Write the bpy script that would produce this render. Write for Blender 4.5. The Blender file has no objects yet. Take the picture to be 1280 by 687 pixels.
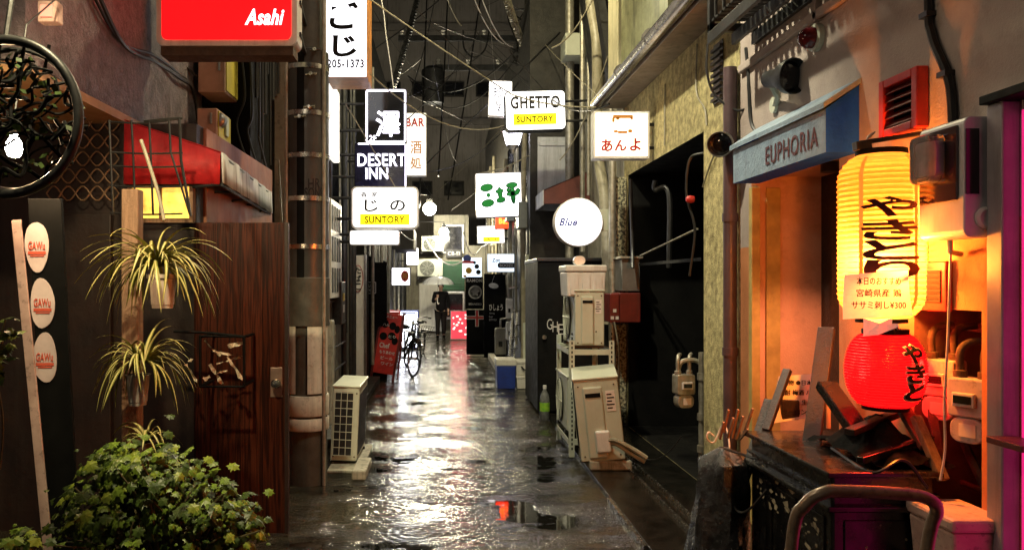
import bpy, math, random
from mathutils import Vector, Matrix, Euler
R = math.radians
PI = math.pi
rnd = random.Random(7)
S = bpy.context.scene
COL = S.collection

# ---------------------------------------------------------------- camera
EYE = 1.75
cam = bpy.data.cameras.new('camera')
cam.sensor_width = 36
cam.lens = 28.1
cam.shift_x = 0.0664
cam.shift_y = 0.0066
cam.clip_start = 0.05
cam.clip_end = 400
camo = bpy.data.objects.new('camera', cam)
camo.location = (0, 0, EYE)
camo.rotation_euler = (R(90), 0, 0)
COL.objects.link(camo)
S.camera = camo

# ---------------------------------------------------------------- night sky and moon
W = bpy.data.worlds.new('World')
S.world = W
W.use_nodes = True
wn = W.node_tree
sky = wn.nodes.new('ShaderNodeTexSky')
sky.sky_type = 'NISHITA'
sky.sun_disc = False
sky.sun_elevation = R(3)
sky.sun_rotation = R(200)
hs = wn.nodes.new('ShaderNodeHueSaturation')
hs.inputs['Saturation'].default_value = 0.25
wn.links.new(sky.outputs[0], hs.inputs['Color'])
wn.links.new(hs.outputs[0], wn.nodes['Background'].inputs[0])
wn.nodes['Background'].inputs[1].default_value = 0.0035
moon = bpy.data.lights.new('moon', 'SUN')
moon.energy = 0.01
moon.angle = R(0.5)
moon.color = (1, .96, .9)
moono = bpy.data.objects.new('moon', moon)
moono.rotation_euler = (R(60), 0, R(20))
COL.objects.link(moono)

S.view_settings.view_transform = 'Standard'
S.view_settings.look = 'None'
S.view_settings.exposure = 0.6
S.view_settings.gamma = 1.0
S.view_settings.use_curve_mapping = False
S.render.engine = 'CYCLES'
cy = S.cycles
cy.use_denoising = True
cy.max_bounces = 6
cy.diffuse_bounces = 3
cy.glossy_bounces = 3
cy.transmission_bounces = 5
cy.transparent_max_bounces = 8
cy.sample_clamp_indirect = 4.0
cy.sample_clamp_direct = 0.0
cy.caustics_reflective = False
cy.caustics_refractive = False
cy.blur_glossy = 0.5

# ---------------------------------------------------------------- helpers
F = 1000.0
def X(u, Y): return (u - 555.0) * Y / F
def Z(v, Y): return EYE - (v - 352.0) * Y / F
def P(u, v, Y): return Vector((X(u, Y), Y, Z(v, Y)))
def YG(v): return EYE * F / (v - 352.0)
def YW(u, x): return F * x / (u - 555.0)

# parts that come in several loose pieces: every piece becomes a mesh of its own
SEPARATE = {'steel_band','buckle','conduit','wall_cable','rail','wall_box','bracket','pipe','downpipe','brace','ledge','insulator','crossarm',
    'finger','shoe','foot','upright','tread','stile','riser_pipe','rim','fixing','grip','pedal','seam','indicator','junction_box','pale_sheet','wrapper','emblem','emblem_figure','handwriting','paint_chip'}
class MB:
    def __init__(s):
        s.v = []; s.f = []; s.m = []; s.k = []
    def add(s, vs, fs, m=0, M=None):
        o = len(s.v); s.k.append((len(s.v), len(s.f)))
        for p in vs:
            p = Vector(p)
            s.v.append(M @ p if M is not None else p)
        for f in fs:
            s.f.append([i + o for i in f]); s.m.append(m)
        return s
    def box(s, x0, x1, y0, y1, z0, z1, m=0, M=None):
        if x0 > x1: x0, x1 = x1, x0
        if y0 > y1: y0, y1 = y1, y0
        if z0 > z1: z0, z1 = z1, z0
        vs = [(x0,y0,z0),(x1,y0,z0),(x1,y1,z0),(x0,y1,z0),(x0,y0,z1),(x1,y0,z1),(x1,y1,z1),(x0,y1,z1)]
        return s.add(vs, [(0,3,2,1),(4,5,6,7),(0,1,5,4),(1,2,6,5),(2,3,7,6),(3,0,4,7)], m, M)
    def bar(s, a, b, w, h, m=0, up=(0,0,1)):
        a = Vector(a); b = Vector(b); d = (b - a); L = d.length; d.normalize()
        up = Vector(up)
        if abs(d.dot(up)) > .97: up = Vector((0,1,0))
        sx = d.cross(up).normalized(); sz = sx.cross(d)
        M = Matrix((sx, d, sz)).transposed().to_4x4(); M.translation = a
        return s.box(-w/2, w/2, 0, L, -h/2, h/2, m, M)
    def tube(s, pts, r, n=8, m=0, cap=True, closed=False):
        pts = [Vector(p) for p in pts]
        N = len(pts)
        rs = r if isinstance(r, (list, tuple)) else [r] * N
        t0 = (pts[1] - pts[0]).normalized()
        up = Vector((0,0,1)) if abs(t0.z) < .9 else Vector((1,0,0))
        nrm = t0.cross(up).normalized()
        vs = []; prev = t0
        for i in range(N):
            if closed: t = (pts[(i+1) % N] - pts[i-1]).normalized()
            elif i == 0: t = t0
            elif i == N-1: t = (pts[-1] - pts[-2]).normalized()
            else: t = ((pts[i+1]-pts[i]).normalized() + (pts[i]-pts[i-1]).normalized()).normalized()
            if i:
                ax = prev.cross(t)
                if ax.length > 1e-7:
                    nrm = Matrix.Rotation(prev.angle(t), 3, ax.normalized()) @ nrm
            prev = t
            b = t.cross(nrm)
            for k in range(n):
                a = 2*PI*k/n
                vs.append(pts[i] + (nrm*math.cos(a) + b*math.sin(a)) * rs[i])
        fs = []
        for i in range(N if closed else N-1):
            j = (i+1) % N
            for k in range(n):
                k2 = (k+1) % n
                fs.append((i*n+k, i*n+k2, j*n+k2, j*n+k))
        if cap and not closed:
            fs.append(tuple(range(n-1, -1, -1))); fs.append(tuple((N-1)*n+k for k in range(n)))
        return s.add(vs, fs, m)
    def lathe(s, prof, n=24, M=None, m=0):
        vs = []; fs = []
        K = len(prof)
        for (r, z) in prof:
            for k in range(n):
                a = 2*PI*k/n
                vs.append((max(r, 1e-4)*math.cos(a), max(r, 1e-4)*math.sin(a), z))
        for i in range(K-1):
            for k in range(n):
                k2 = (k+1) % n
                fs.append((i*n+k, i*n+k2, (i+1)*n+k2, (i+1)*n+k))
        fs.append(tuple(range(n-1, -1, -1))); fs.append(tuple((K-1)*n+k for k in range(n)))
        return s.add(vs, fs, m, M)
    def prism(s, poly, y0, y1, m=0, M=None):
        n = len(poly)
        vs = [(x, y0, z) for x, z in poly] + [(x, y1, z) for x, z in poly]
        fs = [tuple(range(n)), tuple(range(2*n-1, n-1, -1))]
        for i in range(n):
            j = (i+1) % n
            fs.append((j, i, n+i, n+j))
        return s.add(vs, fs, m, M)
    def rbox(s, x0, x1, z0, z1, y0, y1, rad=.03, m=0, M=None, k=4):
        rad = min(rad, (x1-x0)/2.01, (z1-z0)/2.01)
        poly = []
        for cx, cz, a0 in ((x1-rad, z0+rad, -90), (x1-rad, z1-rad, 0), (x0+rad, z1-rad, 90), (x0+rad, z0+rad, 180)):
            for i in range(k+1):
                a = R(a0 + 90*i/k)
                poly.append((cx + rad*math.cos(a), cz + rad*math.sin(a)))
        return s.prism(poly, y0, y1, m, M)
    def ellipse(s, cx, cz, rx, rz, y0, y1, m=0, rot=0, n=24):
        poly = []
        for i in range(n):
            a = 2*PI*i/n
            x, z = rx*math.cos(a), rz*math.sin(a)
            poly.append((cx + x*math.cos(rot) - z*math.sin(rot), cz + x*math.sin(rot) + z*math.cos(rot)))
        return s.prism(poly, y0, y1, m)
    def text(s, body, c, w, h, m=0, depth=.004, bold=0, M=None, **k):
        """lettering standing on the plane y = c.y, facing -Y, fitted to w x h (h None keeps the shape)"""
        vs, fs, asp = text_geo(body, bold, **k)
        if h is None: h = w * asp
        if w is None: w = h / asp
        c = Vector(c)
        out = [(c.x + x*w, c.y - y*depth, c.z + z*h) for x, y, z in vs]
        return s.add(out, fs, m, M)
    def build(s, name, mat, parent=None, smooth=False, bevel=0, org=None):
        if name in SEPARATE and parent is not None and len(s.k) > 1:
            first = None; ends = s.k[1:] + [(len(s.v), len(s.f))]
            for (v0, f0), (v1, f1) in zip(s.k, ends):
                q = MB(); q.add(s.v[v0:v1], [[i-v0 for i in f] for f in s.f[f0:f1]]); q.m = s.m[f0:f1]
                r = q.build(name, mat, parent, smooth, bevel); first = first or r
            return first
        me = bpy.data.meshes.new(name)
        root = parent
        while root is not None and root.parent is not None: root = root.parent
        if root is not None: off = Vector(root.location)
        elif org is not None: off = Vector(org)
        else:
            xs = [p.x for p in s.v]; ys = [p.y for p in s.v]; zs = [p.z for p in s.v]
            off = Vector(((min(xs)+max(xs))/2, (min(ys)+max(ys))/2, min(zs)))
        me.from_pydata([tuple(p - off) for p in s.v], [], s.f)
        mats = mat if isinstance(mat, (list, tuple)) else [mat]
        for mm in mats: me.materials.append(mm)
        if len(mats) > 1: me.polygons.foreach_set('material_index', s.m)
        if smooth:
            me.polygons.foreach_set('use_smooth', [True]*len(me.polygons))
            try: me.set_sharp_from_angle(angle=R(40))
            except Exception: pass
        me.validate(); me.update()
        o = bpy.data.objects.new(name, me)
        COL.objects.link(o)
        if parent is not None: o.parent = parent
        else: o.location = off
        if bevel:
            b = o.modifiers.new('edge', 'BEVEL'); b.width = bevel; b.segments = 2; b.limit_method = 'ANGLE'; b.angle_limit = R(50)
        return o

_tc = {}
def text_geo(body, bold=0, shear=0, space=1.0, res=3, line=1.0):
    key = (body, bold, shear, space, res, line)
    if key in _tc: return _tc[key]
    cjk = any(ord(q) > 0x2e80 for q in body)
    if cjk: bold = min(bold, .03)
    space = space + max(0, bold)*3.2
    c = bpy.data.curves.new('lettering', 'FONT')
    c.body = body; c.align_x = 'CENTER'; c.extrude = .5; c.offset = bold; c.shear = shear
    c.space_character = space; c.resolution_u = res; c.space_line = line
    o = bpy.data.objects.new('lettering', c)
    COL.objects.link(o)
    dg = bpy.context.evaluated_depsgraph_get(); dg.update()
    e = o.evaluated_get(dg)
    me = e.to_mesh()
    vs = [(v.co.x, v.co.z, v.co.y) for v in me.vertices]
    fs = [tuple(p.vertices) for p in me.polygons]
    e.to_mesh_clear()
    bpy.data.objects.remove(o); bpy.data.curves.remove(c)
    x0 = min(v[0] for v in vs); x1 = max(v[0] for v in vs); z0 = min(v[2] for v in vs); z1 = max(v[2] for v in vs)
    w = max(x1-x0, 1e-4); h = max(z1-z0, 1e-4)
    out = [((x-(x0+x1)/2)/w, y+.5, (z-(z0+z1)/2)/h) for x, y, z in vs]
    _tc[key] = (out, fs, h/w)
    return _tc[key]

def tag(o, label=None, cat=None, group=None, kind=None):
    if label: o['label'] = label
    if cat: o['category'] = cat
    if group: o['group'] = group
    if kind: o['kind'] = kind
    return o
def thing(name, label, cat, loc=(0,0,0), group=None, rot=None):
    o = bpy.data.objects.new(name, None)
    o.empty_display_size = .1
    COL.objects.link(o)
    o.location = loc
    if rot: o.rotation_euler = rot
    return tag(o, label, cat, group)
def kids(o): return [c for c in list(COL.objects) if c.parent == o]
def dup(root, loc, label, rotz=None, scale=None, group=None):
    r = root.copy(); COL.objects.link(r); r.location = loc
    if rotz is not None: r.rotation_euler.z = rotz
    if scale: r.scale = (scale,)*3
    r['label'] = label
    if group: r['group'] = group
    for ch in kids(root):
        c = ch.copy(); COL.objects.link(c); c.parent = r
        for g in kids(ch):
            d = g.copy(); COL.objects.link(d); d.parent = c
    return r
def axis_to(d):
    """matrix turning +Z onto direction d"""
    return Vector((0,0,1)).rotation_difference(Vector(d).normalized()).to_matrix().to_4x4()
def curve(pts, n=8):
    """smooth curve through points (Catmull-Rom)"""
    p = [Vector(q) for q in pts]
    p = [p[0]*2-p[1]] + p + [p[-1]*2-p[-2]]
    out = []
    for i in range(1, len(p)-2):
        for k in range(n):
            t = k/n
            out.append(.5*((2*p[i]) + (p[i+1]-p[i-1])*t + (2*p[i-1]-5*p[i]+4*p[i+1]-p[i+2])*t*t + (3*p[i]-p[i-1]-3*p[i+1]+p[i+2])*t**3))
    out.append(p[-2])
    return out
def sag(a, b, s, n=14):
    a = Vector(a); b = Vector(b)
    return [a.lerp(b, i/n) - Vector((0,0,s*4*(i/n)*(1-i/n))) for i in range(n+1)]

# ---------------------------------------------------------------- materials
def newmat(name):
    m = bpy.data.materials.new(name); m.use_nodes = True
    nt = m.node_tree
    return m, nt, nt.nodes['Principled BSDF']
def nd(nt, t, **k):
    n = nt.nodes.new(t)
    for a, b in k.items(): setattr(n, a, b)
    return n
def noise(nt, scale, detail=6, rough=.6, stretch=None, src=None):
    tc = nd(nt, 'ShaderNodeTexCoord')
    vec = tc.outputs['Object']
    if stretch:
        mp = nd(nt, 'ShaderNodeMapping'); mp.inputs['Scale'].default_value = stretch
        nt.links.new(vec, mp.inputs[0]); vec = mp.outputs[0]
    n = nd(nt, 'ShaderNodeTexNoise')
    n.inputs['Scale'].default_value = scale; n.inputs['Detail'].default_value = detail; n.inputs['Roughness'].default_value = rough
    nt.links.new(vec, n.inputs['Vector'])
    return n.outputs['Fac']
def ramp(nt, fac, a, b, c0=(0,0,0,1), c1=(1,1,1,1)):
    r = nd(nt, 'ShaderNodeValToRGB')
    r.color_ramp.elements[0].position = a; r.color_ramp.elements[1].position = b
    r.color_ramp.elements[0].color = c0; r.color_ramp.elements[1].color = c1
    nt.links.new(fac, r.inputs[0])
    return r.outputs[0]
def mixc(nt, fac, a, b, mode='MIX'):
    m = nd(nt, 'ShaderNodeMix', data_type='RGBA', blend_type=mode)
    if isinstance(fac, (int, float)): m.inputs[0].default_value = fac
    else: nt.links.new(fac, m.inputs[0])
    for i, q in ((6, a), (7, b)):
        if isinstance(q, (tuple, list)): m.inputs[i].default_value = (*q[:3], 1)
        else: nt.links.new(q, m.inputs[i])
    return m.outputs[2]
def math_(nt, op, a, b=None):
    m = nd(nt, 'ShaderNodeMath', operation=op)
    for i, q in ((0, a), (1, b)):
        if q is None: continue
        if isinstance(q, (int, float)): m.inputs[i].default_value = q
        else: nt.links.new(q, m.inputs[i])
    return m.outputs[0]
def mat(name, c, c2=None, scale=6, lo=.35, hi=.65, rough=.6, rough2=None, metal=0, bump=0, bscale=None, streak=0, streakc=(.03,.025,.02),
        spots=0, spotc=(.04,.035,.03), stretch=None, spec=.5, coat=0, bdist=.02):
    """dirty real-world surface: two tones, vertical drip streaks, blotches, broken-up gloss and relief"""
    m, nt, b = newmat(name)
    c2 = c2 or tuple(x*.6 for x in c)
    f = noise(nt, scale, 8, .65, stretch)
    col = mixc(nt, ramp(nt, f, lo, hi), c2, c)
    if streak:
        s = noise(nt, 2.2, 8, .72, (5, 5, .4))
        col = mixc(nt, math_(nt, 'MULTIPLY', ramp(nt, s, .5, .68), streak), col, streakc)
    if spots:
        s = noise(nt, scale*3.1, 5, .7)
        col = mixc(nt, math_(nt, 'MULTIPLY', ramp(nt, s, .56, .64), spots), col, spotc)
    nt.links.new(col, b.inputs['Base Color'])
    b.inputs['Metallic'].default_value = metal
    b.inputs['Specular IOR Level'].default_value = spec
    if coat: b.inputs['Coat Weight'].default_value = coat; b.inputs['Coat Roughness'].default_value = .08
    r2 = rough2 if rough2 is not None else min(1, rough*1.35)
    rr = noise(nt, scale*2.3, 6, .6)
    rm = nd(nt, 'ShaderNodeMapRange'); rm.inputs[3].default_value = rough; rm.inputs[4].default_value = r2
    rm.inputs[1].default_value = .3; rm.inputs[2].default_value = .7
    nt.links.new(rr, rm.inputs[0]); nt.links.new(rm.outputs[0], b.inputs['Roughness'])
    if bump:
        bp = nd(nt, 'ShaderNodeBump'); bp.inputs['Strength'].default_value = bump; bp.inputs['Distance'].default_value = bdist
        bn = noise(nt, bscale or scale*5, 8, .7)
        nt.links.new(bn, bp.inputs['Height']); nt.links.new(bp.outputs[0], b.inputs['Normal'])
    return m
def glow(name, c, st, dirt=.25, scale=5):
    """back-lit plastic: lamp light through a slightly stained sheet"""
    m, nt, b = newmat(name)
    b.inputs['Base Color'].default_value = (*[min(.8, x) for x in c], 1)
    b.inputs['Roughness'].default_value = .3
    f = ramp(nt, noise(nt, scale, 6, .6), .3, .6)
    col = mixc(nt, math_(nt, 'MULTIPLY', f, 1.0), tuple(x*(1-dirt) for x in c), c)
    nt.links.new(col, b.inputs['Emission Color'])
    b.inputs['Emission Strength'].default_value = st
    return m
def plain(name, c, rough=.5, metal=0, trans=0, alpha=1, ior=1.45):
    m, nt, b = newmat(name)
    b.inputs['Base Color'].default_value = (*c, 1); b.inputs['Roughness'].default_value = rough
    b.inputs['Metallic'].default_value = metal; b.inputs['Transmission Weight'].default_value = trans; b.inputs['IOR'].default_value = ior
    b.inputs['Alpha'].default_value = alpha
    return m
def planks(name, c, c2, width=.14, axis='X', rough=.45, wear=.5):
    """wood boards with grain and knots"""
    m, nt, b = newmat(name)
    tc = nd(nt, 'ShaderNodeTexCoord')
    sp = nd(nt, 'ShaderNodeSeparateXYZ'); nt.links.new(tc.outputs['Object'], sp.inputs[0])
    q = math_(nt, 'DIVIDE', sp.outputs[axis], width)
    fl = math_(nt, 'FLOOR', q); fr = math_(nt, 'FRACT', q)
    wn_ = nd(nt, 'ShaderNodeTexWhiteNoise', noise_dimensions='1D'); nt.links.new(fl, wn_.inputs['W'])
    ofs = math_(nt, 'MULTIPLY', wn_.outputs[0], 7.0)
    zz = math_(nt, 'ADD', math_(nt, 'MULTIPLY', sp.outputs['Z'], .9), ofs)
    cb = nd(nt, 'ShaderNodeCombineXYZ')
    nt.links.new(math_(nt, 'MULTIPLY', sp.outputs['X'], 19), cb.inputs[0]); nt.links.new(math_(nt, 'MULTIPLY', sp.outputs['Y'], 9), cb.inputs[1]); nt.links.new(zz, cb.inputs[2])
    n1 = nd(nt, 'ShaderNodeTexNoise'); n1.inputs['Scale'].default_value = 1.3; n1.inputs['Detail'].default_value = 2; nt.links.new(cb.outputs[0], n1.inputs['Vector'])
    rings = math_(nt, 'SINE', math_(nt, 'MULTIPLY', n1.outputs[0], 30.0))
    n2 = noise(nt, 40, 6, .7, (1, 1, .06))
    g = math_(nt, 'ADD', math_(nt, 'MULTIPLY', rings, .16), n2)
    col = mixc(nt, ramp(nt, g, .3, .85), c2, c)
    tone = mixc(nt, wn_.outputs[0], (.6,.6,.6), (1.15,1.15,1.15))
    col = mixc(nt, 1.0, col, tone, 'MULTIPLY')
    gap = math_(nt, 'GREATER_THAN', math_(nt, 'ABSOLUTE', math_(nt, 'SUBTRACT', fr, .5)), .485)
    col = mixc(nt, gap, col, (.004,.003,.002))
    nt.links.new(col, b.inputs['Base Color'])
    b.inputs['Roughness'].default_value = rough; b.inputs['Specular IOR Level'].default_value = .18
    bp = nd(nt, 'ShaderNodeBump'); bp.inputs['Strength'].default_value = .5; bp.inputs['Distance'].default_value = .006
    hgt = math_(nt, 'SUBTRACT', g, math_(nt, 'MULTIPLY', gap, 2.0))
    nt.links.new(hgt, bp.inputs['Height']); nt.links.new(bp.outputs[0], b.inputs['Normal'])
    return m

def wet_ground():
    m, nt, b = newmat('wet_asphalt')
    L = nt.links.new
    tc = nd(nt, 'ShaderNodeTexCoord'); vec = tc.outputs['Object']
    # standing water: pools with ragged edges lying across the lane, film of water between
    sx = nd(nt, 'ShaderNodeSeparateXYZ'); L(vec, sx.inputs[0])
    rag = math_(nt, 'MULTIPLY', math_(nt, 'SUBTRACT', noise(nt, 2.0, 7, .72, (.5, 1, 1)), .5), 5.5)
    pool = None
    for (px_, py_, ax_, ay_) in ((.62,6.0,.55,.75), (-.55,5.2,.8,.6), (-.75,7.5,.5,.9), (.15,7.4,.42,.5), (.95,7.8,.3,1.2), (.35,9.6,.5,.35), (-.3,11.5,.6,.4), (.6,13.2,.5,.5), (.1,4.2,.7,.4), (1.1,4.9,.5,.6)):
        ex = math_(nt, 'DIVIDE', math_(nt, 'SUBTRACT', sx.outputs['X'], px_), ax_); ey = math_(nt, 'DIVIDE', math_(nt, 'SUBTRACT', sx.outputs['Y'], py_), ay_)
        e = math_(nt, 'SUBTRACT', 1.0, math_(nt, 'SQRT', math_(nt, 'ADD', math_(nt, 'MULTIPLY', ex, ex), math_(nt, 'MULTIPLY', ey, ey))))
        pool = e if pool is None else math_(nt, 'MAXIMUM', pool, e)
    ex = math_(nt, 'DIVIDE', math_(nt, 'SUBTRACT', sx.outputs['X'], .57), .17); ey = math_(nt, 'DIVIDE', math_(nt, 'SUBTRACT', sx.outputs['Y'], 6.08), .30)
    core = math_(nt, 'MULTIPLY', math_(nt, 'SUBTRACT', 1.25, math_(nt, 'SQRT', math_(nt, 'ADD', math_(nt, 'MULTIPLY', ex, ex), math_(nt, 'MULTIPLY', ey, ey)))), 3.0)
    pool = math_(nt, 'MAXIMUM', pool, core)
    sm = ramp(nt, math_(nt, 'ADD', pool, rag), .0, .7)
    film = ramp(nt, noise(nt, 3.2, 6, .7, (.45, 1, 1)), .42, .58)
    worn = ramp(nt, noise(nt, 2.2, 8, .7), .35, .65)
    col = mixc(nt, worn, (.006,.0055,.0045), (.026,.023,.016))
    col = mixc(nt, ramp(nt, noise(nt, 95, 3, .75), .52, .66), col, (.12,.105,.07))
    col = mixc(nt, sm, col, (.004,.004,.0035))
    L(col, b.inputs['Base Color'])
    r0 = nd(nt, 'ShaderNodeMapRange'); L(film, r0.inputs[0]); r0.inputs[3].default_value = .10; r0.inputs[4].default_value = .04
    rr = nd(nt, 'ShaderNodeMix'); L(sm, rr.inputs[0]); L(r0.outputs[0], rr.inputs[2]); rr.inputs[3].default_value = .02
    L(rr.outputs[0], b.inputs['Roughness'])
    b.inputs['Specular IOR Level'].default_value = .42
    g1 = noise(nt, 70, 3, .75)
    g2 = noise(nt, 1.0, 4, .62, (26, 11, 10))
    g3 = noise(nt, 1.0, 4, .7, (8, 5, 5))
    grit = math_(nt, 'ADD', math_(nt, 'ADD', math_(nt, 'MULTIPLY', g1, .16), math_(nt, 'MULTIPLY', g2, .95)), math_(nt, 'MULTIPLY', g3, .45))
    inv = math_(nt, 'ADD', math_(nt, 'MULTIPLY', math_(nt, 'SUBTRACT', 1.0, sm), .98), .02)
    open_ = ramp(nt, noise(nt, 1.9, 6, .7, (.55, 1, 1)), .46, .60)      # where the stones stand out of the water film
    inv = math_(nt, 'MULTIPLY', inv, math_(nt, 'ADD', math_(nt, 'MULTIPLY', open_, .76), .24))
    h = math_(nt, 'MULTIPLY', grit, inv)
    # saw-cut joints of old trench patches
    for (jx, y0_, y1_) in ((-.28,7.9,13.0), (.42,9.5,15.0)):
        dj = math_(nt, 'ABSOLUTE', math_(nt, 'SUBTRACT', sx.outputs['X'], math_(nt, 'ADD', jx, math_(nt, 'MULTIPLY', rag, .012))))
        cut = math_(nt, 'LESS_THAN', dj, .012); inY = math_(nt, 'MULTIPLY', math_(nt, 'GREATER_THAN', sx.outputs['Y'], y0_), math_(nt, 'LESS_THAN', sx.outputs['Y'], y1_))
        h = math_(nt, 'SUBTRACT', h, math_(nt, 'MULTIPLY', math_(nt, 'MULTIPLY', cut, inY), 1.2))
    for jy in (7.9, 9.95, 12.1, 15.2, 18.5):
        dj = math_(nt, 'ABSOLUTE', math_(nt, 'SUBTRACT', sx.outputs['Y'], math_(nt, 'ADD', jy, math_(nt, 'MULTIPLY', rag, .03))))
        h = math_(nt, 'SUBTRACT', h, math_(nt, 'MULTIPLY', math_(nt, 'LESS_THAN', dj, .022), 1.2))
    # rings of falling rain in the pools
    for (rx, ry, fq) in ((-.63, 8.3, 95), (-.72, 7.0, 80), (-.95, 7.7, 110), (-.45, 6.1, 90), (.35, 6.9, 120), (-.2, 5.6, 100)):
        d = nd(nt, 'ShaderNodeVectorMath', operation='DISTANCE'); L(vec, d.inputs[0]); d.inputs[1].default_value = (rx, ry, 0)
        dd = d.outputs['Value']
        env = nd(nt, 'ShaderNodeMapRange'); L(dd, env.inputs[0]); env.inputs[1].default_value = .04; env.inputs[2].default_value = .32; env.inputs[3].default_value = .12; env.inputs[4].default_value = 0
        h = math_(nt, 'ADD', h, math_(nt, 'MULTIPLY', math_(nt, 'SINE', math_(nt, 'MULTIPLY', dd, fq)), env.outputs[0]))
    bp = nd(nt, 'ShaderNodeBump'); bp.inputs['Strength'].default_value = 1.0; bp.inputs['Distance'].default_value = .018
    L(h, bp.inputs['Height']); L(bp.outputs[0], b.inputs['Normal'])
    return m

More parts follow.
